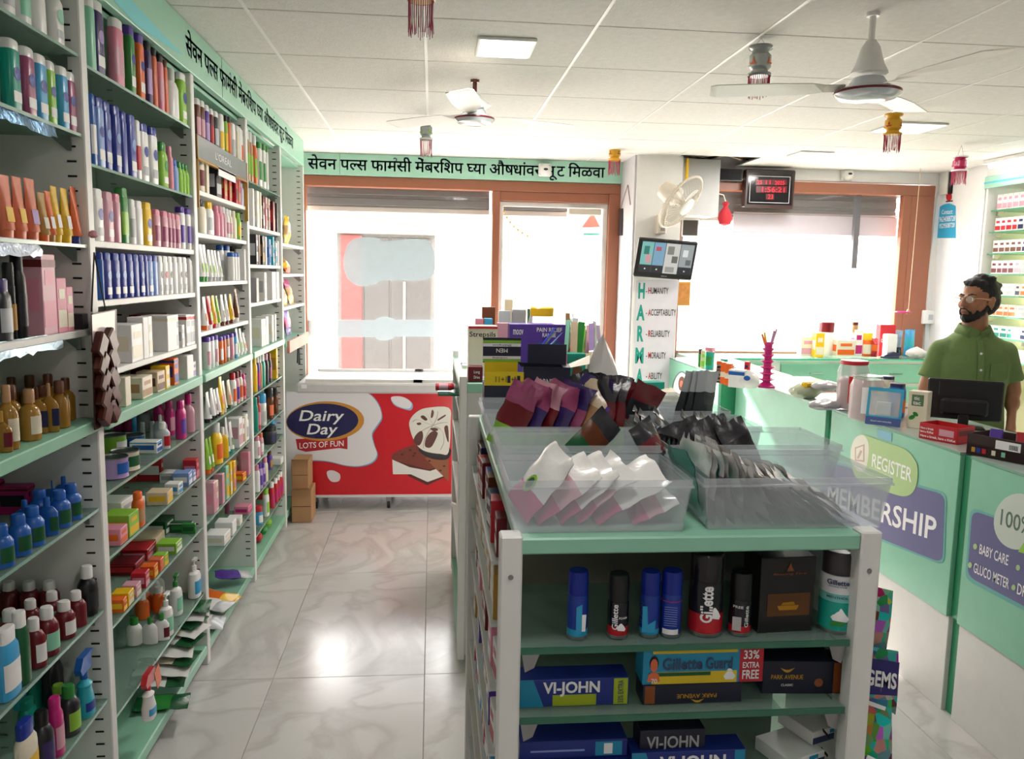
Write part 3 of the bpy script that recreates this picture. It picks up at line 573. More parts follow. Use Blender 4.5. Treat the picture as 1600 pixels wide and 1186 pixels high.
rowp('B', 'second', 2, [(590, 60, 'bs', W_, W_, 'o:royal', .055), (655, 80, 'bs', 'rose', 'rose', 'o:royal', .055), (705, 92, 'bs', 'rose', 'pink', None, .04), (752, 55, 'bs', 'green', 'green', 'lime', .05), (800, 125, 'bs', W_, W_, 'silver', .035), (842, 135, 'bs', W_, W_, None, .045), (897, 145, 'bs', 'yellow', 'yellow', 'o:royal', .055), (955, 188, 'bs', 'rose', 'pink', 'mauve', .05), (1003, 198, 'bs', 'rose', 'pink', 'mauve', .045), (1030, 250, 'bs', 'rose', 'pink', 'mauve', .03), (1052, 262, 'bs', 'rose', 'pink', 'mauve', .03), (1082, 270, 'bs', 'rose', 'pink', 'mauve', .04), (1113, 172, 'bs', W_, P_, P_, .04), (1155, 182, 'bs', W_, P_, P_, .04)])
rowp('B', 'second', 3, [(603, 425, 'bs', 'blue', 'royal', None, .02)]+[(x, 428+(x-640)*.06, 'bs', c, 'royal', r, .045) for x, c, r in ((645, 'royal', 'o:lightblue'), (697, 'royal', 'o:lightblue'), (740, 'royal', 'o:lightblue'), (783, 'royal', 'o:lightblue'), (820, 'royal', None), (855, 'royal', 'o:lightblue'), (882, 'royal', None), (908, 'lightblue', 'o:lightblue'), (940, 'lightblue', None))]+[(x, 458+(x-970)*.1, 'bs', W_, W_, r, .04) for x, r in ((972, 'o:charcoal'), (1004, 'o:red'), (1033, 'o:charcoal'), (1066, None), (1096, 'o:charcoal'), (1125, 'o:charcoal'))]+[(1155, 492, 'bs', W_, W_, None, .035), (1180, 575, 'bs', W_, W_, None, .025)])
rowp('B', 'second', 4, [(755, 895, 'bx', W_, 'cream', None, .12), (855, 852, 'bx', W_, None, None, .05), (892, 848, 'bx', W_, 'cream', None, .04), (985, 840, 'bx', W_, None, 'cream', .12), (1062, 836, 'bx', W_, 'silver', None, .03), (1098, 900, 'bx', W_, 'silver', None, .035), (1125, 836, 'bx', W_, 'silver', 'red', .05), (1195, 836, 'bx', W_, 'silver', 'red', .055), (940, 832, 'bx', 'maroon', None, None, .16, .10)])
rowp('C', 'second', 5, [(738, 115, 'bx', 'cream', None, None, .05), (820, 110, 'bx', 'cream', 'tan', None, .10), (930, 78, 'bx', 'beige', 'brown', None, .07), (990, 45, 'bx', 'yellow', 'cream', None, .05), (1045, -5, 'bx', 'orange', 'royal', 'royal', .05), (1110, -20, 'bx', W_, None, None, .08), (1188, 20, 'bx', W_, 'lilac', None, .045), (900, 50, 'bx', 'maroon', None, None, .08, .10)])
rowp('C', 'second', 6, [(697, 605, 'ti', 'lilac', 'blue', None, .085), (770, 565, 'ti', 'cream', 'darkgreen', None, .085), (700, 470, 'ti', 'lime', W_, None, .10, .10), (805, 470, 'ti', 'blue', 'green', None, .09, .10), (830, 325, 'ca', 'sky', 'blue', None, .045, .15), (900, 510, 'bx', W_, 'blue', 'sky', .09, .02), (880, 395, 'ja', W_, W_, None, .05, .12), (940, 390, 'ja', W_, W_, None, .055, .08), (990, 348, 'dr', 'silver', W_, None, .05, .05), (1003, 420, 'dr', 'silver', W_, 'red', .05), (905, 305, 'dr', 'silver', 'magenta', None, .04, .17), (950, 305, 'dr', 'magenta', 'magenta', None, .04, .15), (985, 262, 'bo', 'magenta', 'magenta', 'rose', .06, .12), (1048, 260, 'bo', 'magenta', 'magenta', 'rose', .05, .06), (1118, 260, 'bo', 'magenta', 'magenta', 'purple', .06), (1090, 220, 'bo', 'magenta', 'magenta', None, .04, .10), (1165, 218, 'rb', 'rose', 'magenta', None, .045)])
rowp('C', 'second', 7, [(700, 868, 'bx', W_, 'silver', None, .10, .06), (790, 868, 'bx', W_, 'silver', None, .08, .06), (745, 950, 'bx', 'lime', 'yellow', None, .08), (853, 940, 'bo', 'orange', 'orange', 'tan', .05), (905, 868, 'bx', W_, 'silver', None, .10), (985, 815, 'bx', 'beige', 'yellow', None, .07), (1050, 750, 'bx', W_, 'silver', None, .06, .06), (1072, 795, 'bx', W_, 'sky', None, .05), (1125, 700, 'bx', 'lightblue', W_, None, .06), (1168, 690, 'bx', 'lightblue', W_, None, .04), (1208, 622, 'bx', 'red', 'pink', None, .05), (1100, 620, 'bx', 'red', W_, None, .12, .10), (1190, 532, 'bx', 'red', 'orange', None, .12, .10), (965, 710, 'bx', 'teal', None, None, .08, .14), (700, 1040, 'bx', 'pink', 'orange', None, .06)])
rowp('D', 'second', 8, [(632, 360, 'bx', 'orange', 'yellow', None, .035), (655, 285, 'bx', 'yellow', 'cream', None, .05), (702, 245, 'bx', 'rose', 'cream', None, .045), (675, 165, 'bx', 'maroon', 'red', 'red', .09, .07), (750, 180, 'bx', 'red', 'rose', None, .045), (740, 95, 'bx', 'red', 'rose', 'maroon', .10, .08), (797, 145, 'bx', 'orange', 'yellow', None, .045), (835, 110, 'bx', 'salmon', 'orange', None, .04), (790, 5, 'bx', 'beige', None, None, .11, .09), (858, 85, 'bx', 'lime', 'yellow', None, .04), (905, 50, 'bx', 'lime', W_, None, .07), (900, -10, 'bx', 'darkgreen', 'green', W_, .09, .08), (970, -40, 'bx', 'darkgreen', 'green', W_, .08, .02), (1010, -60, 'bx', 'green', 'darkgreen', None, .05), (985, -105, 'bx', 'darkgreen', W_, None, .10, .10)])
rowp('D', 'second', 9, [(755, 482, 'dr', W_, 'green', None, .045, .06), (803, 478, 'dr', W_, 'green', None, .045, .03), (866, 468, 'dr', W_, 'green', 'maroon', .06), (760, 430, 'dr', 'orange', W_, None, .05, .13), (808, 425, 'dr', 'orange', W_, None, .05, .12), (850, 430, 'dr', 'orange', W_, None, .05, .09), (822, 280, 'dr', W_, 'rose', None, .06, .15), (870, 262, 'dr', W_, 'rose', None, .055, .14), (890, 308, 'pu', W_, W_, 'mint', .06), (942, 262, 'pu', W_, 'green', 'mint', .06, .02), (1042, 145, 'pu', W_, W_, 'sky', .075)])
rowp('E', 'third', 0, [(75, 248, 'bs', 'brown', W_, 'rose', .04), (107, 265, 'bs', 'brown', W_, 'rose', .04), (140, 295, 'bs', P_, W_, 'lilac', .04), (172, 322, 'bs', 'maroon', W_, 'red', .04), (205, 340, 'bs', 'charcoal', W_, 'silver', .045), (245, 360, 'bs', W_, W_, 'yellow', .05), (275, 368, 'bs', 'lime', 'black', 'yellow', .03), (298, 378, 'bs', 'orange', 'black', None, .03), (328, 425, 'bs', W_, W_, 'silver', .05), (358, 440, 'bs', 'cream', W_, None, .03), (374, 455, 'bs', W_, W_, None, .028), (393, 470, 'bs', W_, W_, 'orange', .03)])
rowp('E', 'third', 1, [(100, 600, 'bo', 'cream', W_, 'maroon', .05), (125, 705, 'bx', 'cream', None, None, .03), (175, 720, 'bx', 'charcoal', 'silver', None, .075), (215, 655, 'bx', 'black', None, None, .05, .06), (250, 700, 'bx', 'red', 'gold', None, .045), (285, 720, 'bx', 'red', 'gold', None, .045), (320, 730, 'bx', 'red', 'maroon', None, .06), (355, 805, 'bx', 'red', 'gold', None, .04), (378, 832, 'bo', 'lilac', 'lilac', None, .04), (402, 855, 'bo', W_, W_, None, .04)])
rowp('E', 'third', 2, [(112, 945, 'bo', 'cream', 'black', None, .06), (165, 985, 'bo', W_, 'yellow', 'silver', .07), (213, 1010, 'bo', 'pink', 'pink', None, .035), (240, 1012, 'bo', 'pink', 'rose', None, .035), (262, 1020, 'bo', 'rose', W_, None, .03), (286, 1032, 'bo', W_, W_, 'rose', .03), (306, 1040, 'bo', 'cream', W_, 'rose', .03), (335, 1048, 'bo', 'cream', 'cream', None, .045), (368, 1062, 'bo', 'lime', 'lime', 'yellow', .045)])
rowp('F', 'third', 3, [(108, 192, 'tu', W_, 'green', 'lime', .04), (132, 195, 'tu', W_, 'green', 'lime', .04), (165, 230, 'tu', W_, 'silver', 'lime', .036), (190, 232, 'tu', W_, 'silver', 'lime', .036), (210, 235, 'tu', W_, 'silver', None, .03), (235, 242, 'tu', W_, 'silver', 'lime', .036), (247, 182, 'bs', W_, 'blue', 'silver', .06, .05), (290, 182, 'bs', W_, 'blue', None, .05, .04), (322, 250, 'bs', W_, 'blue', None, .03), (341, 252, 'bs', W_, 'blue', None, .03), (359, 252, 'bs', W_, 'blue', None, .03), (376, 175, 'bs', W_, 'black', None, .05, .05), (400, 226, 'bx', W_, None, None, .035)])
rowp('F', 'third', 4, [(132, 565, 'tu', W_, 'orange', 'orange', .045), (165, 560, 'tu', 'red', W_, 'lime', .045), (196, 555, 'tu', 'yellow', 'red', 'orange', .04), (222, 558, 'tu', 'lime', W_, 'yellow', .035), (258, 550, 'tu', W_, 'brown', 'brown', .045), (286, 546, 'tu', W_, 'brown', 'tan', .04), (320, 545, 'tu', 'yellow', 'maroon', 'orange', .05), (357, 510, 'tu', 'brown', W_, 'tan', .04)])
rowp('F', 'third', 5, [(150, 845, 'bs', W_, P_, 'rose', .034), (177, 840, 'bs', W_, P_, None, .034), (205, 838, 'bs', W_, P_, 'rose', .034), (240, 875, 'bs', 'orange', P_, W_, .034), (262, 870, 'bs', 'orange', P_, None, .03), (286, 865, 'bs', 'tan', P_, W_, .034), (318, 858, 'bs', 'rose', P_, 'pink', .04), (342, 856, 'bs', 'sky', P_, W_, .03), (362, 765, 'tu', W_, W_, 'lime', .04), (388, 790, 'tu', W_, W_, 'lime', .04), (412, 820, 'tu', W_, W_, 'orange', .04)])
rowp('G', 'third', 6, [(155, 150, 'tu', W_, 'charcoal', 'navy', .045), (185, 122, 'tu', W_, 'black', None, .035), (205, 130, 'tu', W_, 'black', 'maroon', .035), (226, 120, 'tu', W_, 'black', None, .035), (248, 40, 'tu', 'yellow', 'yellow', 'orange', .045), (268, 70, 'tu', 'cream', 'cream', None, .035), (305, 62, 'tu', 'beige', 'darkgreen', 'orange', .045), (335, 12, 'bo', W_, 'red', 'orange', .045), (360, 2, 'bo', 'rose', 'maroon', P_, .035), (382, -5, 'bo', 'cream', 'maroon', 'orange', .035), (405, 20, 'bo', 'pink', 'magenta', 'red', .03)])
rowp('G', 'third', 7, [(152, 480, 'tu', 'lime', 'orange', W_, .035), (175, 470, 'tu', 'lime', 'orange', W_, .035), (222, 365, 'dr', 'yellow', W_, 'orange', .075), (265, 398, 'dr', 'yellow', W_, None, .045), (290, 310, 'tu', W_, 'teal', 'green', .045), (318, 360, 'tu', W_, 'teal', 'green', .035), (350, 330, 'bx', W_, 'rose', None, .06), (385, 340, 'bx', W_, 'tan', None, .035), (402, 322, 'bx', 'cream', None, None, .03), (450, 305, 'bo', W_, W_, 'silver', .06)])
rowp('G', 'third', 8, [(168, 790, 'bx', 'rose', 'pink', None, .05), (195, 780, 'bx', 'cream', 'rose', None, .035), (212, 700, 'bx', 'lilac', None, None, .05, .05), (240, 730, 'bx', 'rose', None, None, .035), (265, 660, 'bx', 'mint', 'yellow', None, .045), (296, 645, 'bx', 'yellow', W_, None, .04), (322, 640, 'bx', 'yellow', 'pink', None, .035), (375, 745, 'bx', 'orange', 'yellow', None, .06), (388, 575, 'bx', W_, 'orange', None, .05, .06), (427, 575, 'bx', 'pink', 'rose', None, .04), (460, 595, 'bx', 'mint', W_, None, .04)])
rowp('G', 'third', 9, [(225, 1145, 'bx', W_, 'cream', None, .10), (285, 1062, 'bx', W_, None, None, .08), (350, 1058, 'bx', W_, 'cream', None, .06), (330, 990, 'bx', 'beige', None, None, .08, .09), (290, 985, 'po', 'yellow', 'yellow', 'orange', .06, .12), (408, 960, 'bx', 'pink', 'magenta', None, .07), (425, 850, 'ja', 'mauve', 'mauve', None, .10, .08)])
rowp('E', 'fourth', 0, [(435, 462, 'bo', 'tan', W_, 'lime', .04), (457, 485, 'bo', 'tan', W_, 'lime', .04), (487, 510, 'bo', 'orange', W_, 'lime', .045), (522, 560, 'bs', W_, 'green', 'green', .07), (550, 572, 'bs', W_, 'green', 'green', .05), (570, 585, 'bs', W_, 'green', None, .03)])
rowp('E', 'fourth', 1, [(458, 885, 'bx', W_, None, None, .04), (485, 905, 'bx', W_, 'cream', None, .05), (512, 910, 'bx', 'cream', None, None, .035), (532, 940, 'bx', 'brown', W_, None, .03), (552, 950, 'bx', 'rose', 'red', None, .035), (573, 960, 'bx', 'cream', 'mauve', None, .03), (600, 980, 'bx', 'maroon', 'red', None, .05), (630, 992, 'bx', 'charcoal', None, None, .035)])
rowp('F', 'fourth', 2, [(476, 120, 'bx', 'charcoal', 'silver', None, .05), (500, 122, 'bx', 'brown', None, None, .03), (526, 130, 'bx', 'charcoal', 'gold', None, .045), (549, 136, 'bx', W_, None, None, .035), (574, 155, 'bx', 'lightblue', 'blue', None, .045), (600, 122, 'bx', 'turquoise', W_, None, .045), (624, 180, 'bx', W_, 'sky', None, .03), (637, 168, 'bx', W_, None, None, .025)])
rowp('F', 'fourth', 3, [(480, 430, 'bx', 'grey', None, None, .05), (518, 390, 'bx', W_, 'silver', None, .08), (575, 386, 'bx', W_, None, None, .09), (622, 386, 'bx', W_, 'cream', None, .06)])
rowp('F', 'fourth', 4, [(498, 722, 'bx', W_, 'cream', None, .09), (545, 706, 'bx', W_, None, None, .06), (585, 695, 'bx', W_, 'cream', None, .06), (612, 690, 'bx', W_, None, None, .05)])
rowp('F', 'fourth', 5, [(488, 985, 'bo', 'yellow', 'yellow', None, .04), (508, 982, 'bo', P_, W_, 'magenta', .035), (524, 985, 'bo', 'tan', W_, None, .03), (546, 975, 'bo', 'teal', W_, None, .045), (570, 970, 'bo', 'charcoal', 'rose', None, .035), (592, 965, 'bo', 'charcoal', 'maroon', 'mauve', .04), (622, 932, 'bx', 'yellow', 'gold', None, .05)])
rowp('G', 'fourth', 6, [(495, 182, 'bo', 'teal', 'teal', None, .03), (512, 170, 'bo', 'red', 'maroon', 'pink', .035), (540, 160, 'ca', W_, 'sky', 'silver', .055), (572, 150, 'bx', 'darkgreen', None, None, .03, .04), (592, 120, 'ca', 'brown', 'black', 'salmon', .055), (612, 116, 'ca', 'orange', 'brown', 'brown', .045, .03), (636, 118, 'ca', 'brown', 'black', None, .04)])
rowp('G', 'fourth', 7, [(508, 440, 'bo', W_, 'pink', 'rose', .04), (533, 430, 'bo', 'rose', 'salmon', W_, .04), (592, 385, 'ja', 'charcoal', 'black', 'navy', .09), (632, 335, 'bo', 'sky', 'blue', None, .05, .04)])
rowp('G', 'fourth', 8, [(506, 662, 'bo', W_, 'pink', None, .03), (526, 655, 'bo', 'lilac', P_, P_, .035), (548, 655, 'bo', 'lilac', P_, P_, .035), (565, 615, 'bo', 'cream', 'pink', None, .045), (598, 598, 'bo', P_, 'brown', 'gold', .05, .03), (640, 630, 'bx', W_, None, None, .08), (645, 570, 'ja', W_, W_, None, .08, .08), (682, 562, 'ja', 'navy', 'navy', None, .06, .03)])
rowp('G', 'fourth', 9, [(516, 960, 'ja', 'sky', 'red', W_, .05), (522, 872, 'bx', 'red', None, None, .06, .10), (574, 835, 'bo', W_, 'lime', 'lime', .06), (614, 790, 'bo', 'red', W_, 'magenta', .05), (640, 762, 'bo', 'red', W_, 'magenta', .045), (658, 738, 'bo', 'red', W_, 'magenta', .045), (682, 716, 'bo', 'red', W_, 'magenta', .045)])
# bottom shelves: sachets, packets, small plush toys
def lay(name, lab, cat, loc, rot, kind, h, w, d, c1, c2, c3, grp=None):
    g = thing(name, lab, cat, loc, rot, grp); build(kind, g, h, w, d, c1, c2, c3); return g
nb = SH['second'][10]
for i in range(9):
    x, y = (1040-i*22, 530+i*34); p = at(y and (0+x/3.427), 840+(y+40)/3.427, 'X', RX-.05)
    z = nb+.12-i*.012
    lay('packet', f"{'dark green' if i % 2 == 0 else 'white and green'} flat sachet, {ORD[i]} down the slipping pile at bottom of second rack bay", 'packet', (RX+.03-.008*(i%3), 3.19-i*.036, nb+.19-i*.019), (math.radians(-84), 0, math.radians(90+random.uniform(-14, 14))), 'po', .19, .13, .010, 'darkgreen' if i % 2 == 0 else W_, W_ if i % 3 else 'cream', 'darkgreen' if i % 2 == 0 else W_, 'sachets sliding off the bottom shelf')
p = at(285, 1104, 'X', RX+.0)
lay('packet', 'dark green foil packet hanging over the bottom shelf edge of the second bay', 'packet', (RX+.055, 2.80, nb+.006), (math.radians(-86), 0, math.radians(100)), 'po', .18, .11, .02, 'darkgreen', 'green', 'darkgreen')
lay('packet', 'red printed bag standing on the bottom shelf at the near end of second bay', 'packet', (RX-.08, 2.40, nb+.001), (0, 0, math.radians(90)), 'po', .19, .13, .05, 'red', 'red', 'silver')
# hanging refill pouch and clipped bottle in the second bay
g = lay('refill_pouch', 'large green refill pouch standing at near end of tenth shelf in second bay', 'pouch', (RX-.075, 2.385, SH['second'][9]+.001), (math.radians(-4), 0, math.radians(78)), 'po', .255, .125, .03, 'green', 'cream', 'green')
part(MB().box(-.05, .05, -.0175, -.0168, .08, .215), 'label_print', C('cream', 'card'), g, sm=False)
part(MB().text('ORIGINAL', (-.042, -.018, .19), (.06, 0, 0), (0, 0, .012)).text('MOISTURE', (-.042, -.018, .172), (.06, 0, 0), (0, 0, .010)), 'lettering', C('darkgreen', 'card'), g, sm=False)
g = lay('spray_bottle', 'small white spray bottle with red trigger clipped outside the second bay shelf', 'bottle', (RX+.015, 2.52, .19), (0, 0, math.radians(90)), 'sp', .15, .058, .04, W_, 'red', 'sky')
g = thing('price_tag', 'small orange hang tag with a clear loop beside the red-topped spray bottle', 'tag', (RX+.01, 2.64, .24), (0, math.radians(-20), math.radians(90)))
part(MB().bev(-.022, .022, -.001, .001, 0, .07, .0005), 'card', C('orange', 'card'), g, sm=False)
part(MB().tube([(0, 0, .07), (-.01, 0, .1), (.005, .004, .125), (.012, 0, .1), (0, 0, .07)], .0015, 5), 'loop', C('clear'), g)
for i, (c, y, z) in enumerate((('orange', 3.62, .115), ('lime', 3.66, .09), (P_, 3.95, .11), (W_, 3.45, .09), (W_, 3.53, .115), ('rose', 3.42, .09))):
    lay('packet', f"{c} snack packet lying {('on top of the heap', 'under the orange one', 'at the far end', 'on its back', 'propped on others', 'against the near upright')[i]} on third bay bottom shelf", 'packet', (RX+.02, y, z+.01), (math.radians(-82), 0, math.radians(90+random.uniform(-25, 25))), 'po', .17, .12, .03, c, c, 'yellow' if i < 2 else 'silver', 'packets on third bay bottom shelf')
for i, (c, y) in enumerate((('lime', 4.35), ('red', 4.52), ('green', 4.66), ('lime', 4.80))):
    g = thing('ball_toy', f"small {c} ball toy, {ORD[i]} along the bottom shelf of the fourth bay", 'toy', (RX-.07, y, .086), 0, 'ball toys on the bottom shelf')
    part(MB().lathe([(.006, 0), (.024, .008), (.034, .028), (.03, .048), (.014, .062), (.003, .066)], 14), 'ball', C(c), g); part(MB().tube([(0, 0, .064), (.004, 0, .075), (.012, 0, .08)], .003, 5), 'stalk', C('green'), g)
# snack packets in the farthest bay
for i, (si, y, c1, c2, c3, h, tl) in enumerate(((0, 5.52, 'yellow', 'gold', 'yellow', .20, 0), (1, 5.58, 'gold', 'yellow', 'orange', .11, -25), (2, 5.44, 'yellow', 'gold', 'yellow', .14, -18), (2, 5.68, 'magenta', 'gold', 'yellow', .17, -15), (3, 5.55, P_, 'magenta', P_, .22, -8))):
    lay('packet', f"{('tall yellow', 'low orange', 'slumped yellow', 'pink-topped orange', 'big purple')[i]} snack packet on {('top', 'second', 'third', 'third', 'lowest visible')[i]} shelf of farthest rack bay", 'packet', (RX-.05, y, SH['farthest'][si]+.003), (math.radians(tl), 0, math.radians(90)), 'po', min(h, .185), .16, .05, c1, c2, c3, 'snack packets in the farthest bay')
# grey headed display box in the third bay
g = thing('counter_display', 'grey headed cosmetics display frame with gold edging inside the third rack bay', 'display', (RX, 3.72, 1.88))
y0, y1 = 3.295, 4.145
part(MB().bev(RX-.012, RX+.004, y0, y1, 2.02, 2.105, .002), 'header', mat('grey satin header', '#8c8f95', .3, metal=.3), g, True, False)
for a, b, c, d in ((y0, y0+.006, 1.83, 2.105), (y1-.006, y1, 1.83, 2.105), (y0, y1, 2.012, 2.02)):
    part(MB().box(RX-.01, RX+.006, a, b, c, d), 'gold_edge', C('gold'), g, True, False)
A, B, T = at(336, 219, 'X', RX+.005), at(357, 241, 'X', RX+.005), 0
part(MB().text("L'OREAL", (RX+.005, A.y, 2.045), (0, B.y-A.y+.05, 0), (0, 0, .03)), 'lettering', M_whiteprint, g, True, False)
part(MB().bev(RX+.004, RX+.006, 3.60, 3.90, 1.985, 2.022, .0006), 'price_strip', M_whiteprint, g, True, False)
# brown chocolate bar dispenser hanging at the near upright
g = thing('sachet_hanger', 'dark brown hanging strip of glossy chocolate packs on the upright between nearest and second bays', 'hanger', (RX+.02, 2.33, 1.12))
part(patch([(142, 490), (180, 483), (182, 658), (147, 672)], 'X', RX+.022, (1, 0, 0), 0, .004), 'backing', mat('dark brown foil', '#3c1712', .4, spec=.4), g, True, False)
part(patch([(143, 492), (179, 485), (179, 530), (145, 540)], 'X', RX+.0265, (1, 0, 0), 0, .001), 'header_print', mat('glossy header card', '#e6d7d2', .2), g, True, False)
for k, (x, y) in enumerate(((152, 540), (168, 533), (154, 568), (170, 560), (156, 594), (171, 590), (158, 620), (173, 618), (160, 645), (172, 640))):
    p = at(x, y, 'X', RX+.03); mb = MB(); mb.T = Matrix.Translation(p) @ Matrix.Rotation(math.radians(35 if k % 2 else -35), 4, 'X')
    mb.bev(-.004, .018, -.024, .024, -.032, .032, .004); part(mb, 'chocolate_pack', mat('glossy brown wrapper', '#4a1a12', .32, spec=.5), g, True, False)
hk = at(146, 372, 'X', RX+.012)
part(MB().tube([at(143, 487, 'X', RX+.02), at(147, 395, 'X', RX+.012), at(165, 484, 'X', RX+.02)], .0022, 5), 'cord', M_black, g, True)
part(MB().lathe([(.006, 0), (.012, .006), (.010, .016), (.004, .02)], 8, hk), 'clip', C('rose'), g, True)
# ------------------------------------------------------------------ ice cream freezer
g = thing('chest_freezer', 'red and white ice cream chest freezer with sliding glass lids under the window', 'freezer', (-.1, 5.7, 0))
FY, fx0, fx1 = 5.40, -.87, .66
part(MB().bev(fx0, fx1, FY+.004, 6.08, .10, .80, .012), 'body', mat('white freezer enamel', '#e6e4e6', .25), g, True)
part(MB().bev(fx0-.01, fx1+.01, FY-.012, 6.10, .80, .868, .012), 'top_frame', mat('light grey freezer frame', '#cfcdd0', .3), g, True)
part(MB().box(fx0+.05, -.06, FY+.05, 6.04, .866, .876), 'glass_lid', M_glass, g, True, False); part(MB().box(-.12, fx1-.05, FY+.05, 6.04, .878, .886), 'glass_lid', M_glass, g, True, False)
part(MB().box(fx0+.04, fx1-.04, FY+.04, 6.05, .860, .8685), 'inner_well', mat('frosty white liner', '#e9eef2', .4), g, True, False)
for a, b in ((fx0+.045, -.06), (-.12, fx1-.045)):
    for yy in (FY+.045, 6.03): part(MB().box(a, b, yy, yy+.015, .868, .888), 'lid_rail', M_white, g, True, False)
for cx in (fx0+.1, -.285, fx1-.1):
    for cy in (FY+.07, 6.0):
        c = part(MB().lathe([(.028, -.01), (.028, .01)], 14), 'caster', M_black, g); c.location = (cx+.1, cy-5.7, .03); c.rotation_euler = (0, math.radians(90), 0)
        part(MB().box(-.018, .018, -.015, .015, .01, .07), 'caster_fork', M_metal, c, sm=False).rotation_euler = (0, math.radians(-90), 0)
PF = FY+.004; N_ = (0, -1, 0)
part(MB().bev(fx0, fx1, PF-.004, PF-.0005, .105, .80, .001), 'front_panel', mat('red freezer vinyl', '#cc1626', .3), g, True, False)
PY_ = PF-.004; z = lambda k: .0006*k
blob = [(446, 603)]+crom([(446, 612), (568, 612), (580, 618), (592, 634), (595, 652), (588, 664), (580, 676), (583, 694), (589, 712), (580, 722), (562, 728), (540, 727), (515, 721), (492, 719), (476, 724), (468, 740), (446, 770)], 5, False)[0:]
blob = [(447, 612), (566, 611)]+crom([(566, 611), (580, 618), (592, 634), (596, 652), (588, 666), (581, 678), (584, 694), (589, 710), (581, 722), (562, 728), (540, 727), (515, 721), (492, 719), (478, 722), (474, 730), (471, 745)], 5, False)+[(471, 775), (447, 775)]
part(patch([(x+(1.5 if x > 470 else 0), y+(1.5 if y > 640 else 0)) for x, y in blob], 'Y', PY_, N_, z(1)), 'print', pmat('#6f9fc4'), g, True, False)
part(patch(blob, 'Y', PY_, N_, z(2)), 'print', pmat('#e4e1e7'), g, True, False)
el = lambda cx, cy, a, b, rot=0, n=36: [(cx+a*math.cos(t)*math.cos(rot)-b*math.sin(t)*math.sin(rot), cy+a*math.cos(t)*math.sin(rot)+b*math.sin(t)*math.cos(rot)) for t in [2*math.pi*i/n for i in range(n)]]
part(patch(el(508, 658, 61, 31, -.03), 'Y', PY_, N_, z(3)), 'print', pmat('#c98a35'), g, True, False)
part(patch([(462, 686), (543, 682), (543, 702), (530, 700), (478, 706), (465, 702)], 'Y', PY_, N_, z(2.5)), 'print', pmat('#b5202c'), g, True, False)
part(patch(el(504, 658, 56, 27.5, -.03), 'Y', PY_, N_, z(4)), 'print', pmat('#1d1c52'), g, True, False)
def script(mb, st, bl, br, tl, eps):
    m2 = MB(); ptext(st, 'Y', PY_, N_, bl, br, tl, eps, m2, 0, .012); zz = min(v[2] for v in m2.v); m2.v = [(v[0]+(v[2]-zz)*.25, v[1], v[2]) for v in m2.v]; return mb.add(m2.v, m2.f)
mb = MB(); script(mb, 'Dairy', (466, 663), (534, 663), (466, 641), .0032); script(mb, 'Day', (478, 684), (524, 684), (478, 662), .0032)
part(mb, 'lettering', M_whiteprint, g, True, False)
part(ptext('LOTS OF FUN', 'Y', PY_, N_, (468, 701), (537, 697), (468, 692), .0026, None, 0, .01), 'lettering', M_whiteprint, g, True, False)
part(patch(crom([(611, 622), (622, 619), (636, 623), (645, 632), (642, 641), (630, 639), (616, 633)], 4), 'Y', PY_, N_, z(1)), 'print', pmat('#8fb3d0'), g, True, False)
part(patch(crom([(611, 621), (622, 619), (634, 622), (643, 630), (640, 638), (628, 637), (616, 631)], 4), 'Y', PY_, N_, z(2)), 'print', pmat('#e4e1e7'), g, True, False)
part(patch(crom([(511, 737), (520, 735), (531, 741), (530, 751), (520, 753), (513, 747)], 4), 'Y', PY_, N_, z(2)), 'print', pmat('#dcd9df'), g, True, False)
# ice cream sandwich and cone
part(patch([(613, 720), (640, 745), (668, 758), (697, 745), (701, 742), (701, 722), (660, 700)], 'Y', PY_, N_, z(1)), 'print', pmat('#5a2a22'), g, True, False)
part(patch([(613, 718), (640, 730), (672, 736), (701, 726), (701, 741), (668, 753), (642, 741), (614, 741)], 'Y', PY_, N_, z(2)), 'print', pmat('#dedad8'), g, True, False)
part(patch(crom([(612, 713), (618, 706), (640, 697), (652, 695), (680, 710), (690, 722), (684, 729), (668, 733), (645, 727), (616, 719)], 3), 'Y', PY_, N_, z(3)), 'print', pmat('#7b362c'), g, True, False)
part(patch([(664, 716), (701, 752), (701, 700)], 'Y', PY_, N_, z(4)), 'print', pmat('#93583a'), g, True, False)
part(patch(crom([(655, 700), (664, 712), (682, 718), (701, 716), (701, 698)], 3), 'Y', PY_, N_, z(5)), 'print', pmat('#2a2427'), g, True, False)
part(patch(crom([(640, 668), (641, 655), (652, 643), (668, 637), (701, 637), (704, 660), (701, 706), (688, 709), (662, 704), (648, 690)], 4), 'Y', PY_, N_, z(6)), 'print', pmat('#dcd8d0'), g, True, False)
for q in ([(646, 690), (650, 679), (659, 673), (661, 684), (655, 696)], [(664, 697), (666, 684), (675, 674), (684, 676), (680, 688), (673, 699)], [(672, 670), (679, 668), (685, 671), (679, 674)], [(651, 661), (657, 660), (658, 663), (653, 664)], [(675, 640), (678, 644), (676, 652), (673, 652)], [(657, 651), (662, 649), (668, 655), (664, 657)], [(694, 668), (700, 666), (701, 690), (698, 686)], [(684, 655), (695, 648), (696, 650), (685, 657)]):
    part(patch(crom(q, 3), 'Y', PY_, N_, z(7)), 'print', pmat('#5b3430'), g, True, False)
mb = MB()
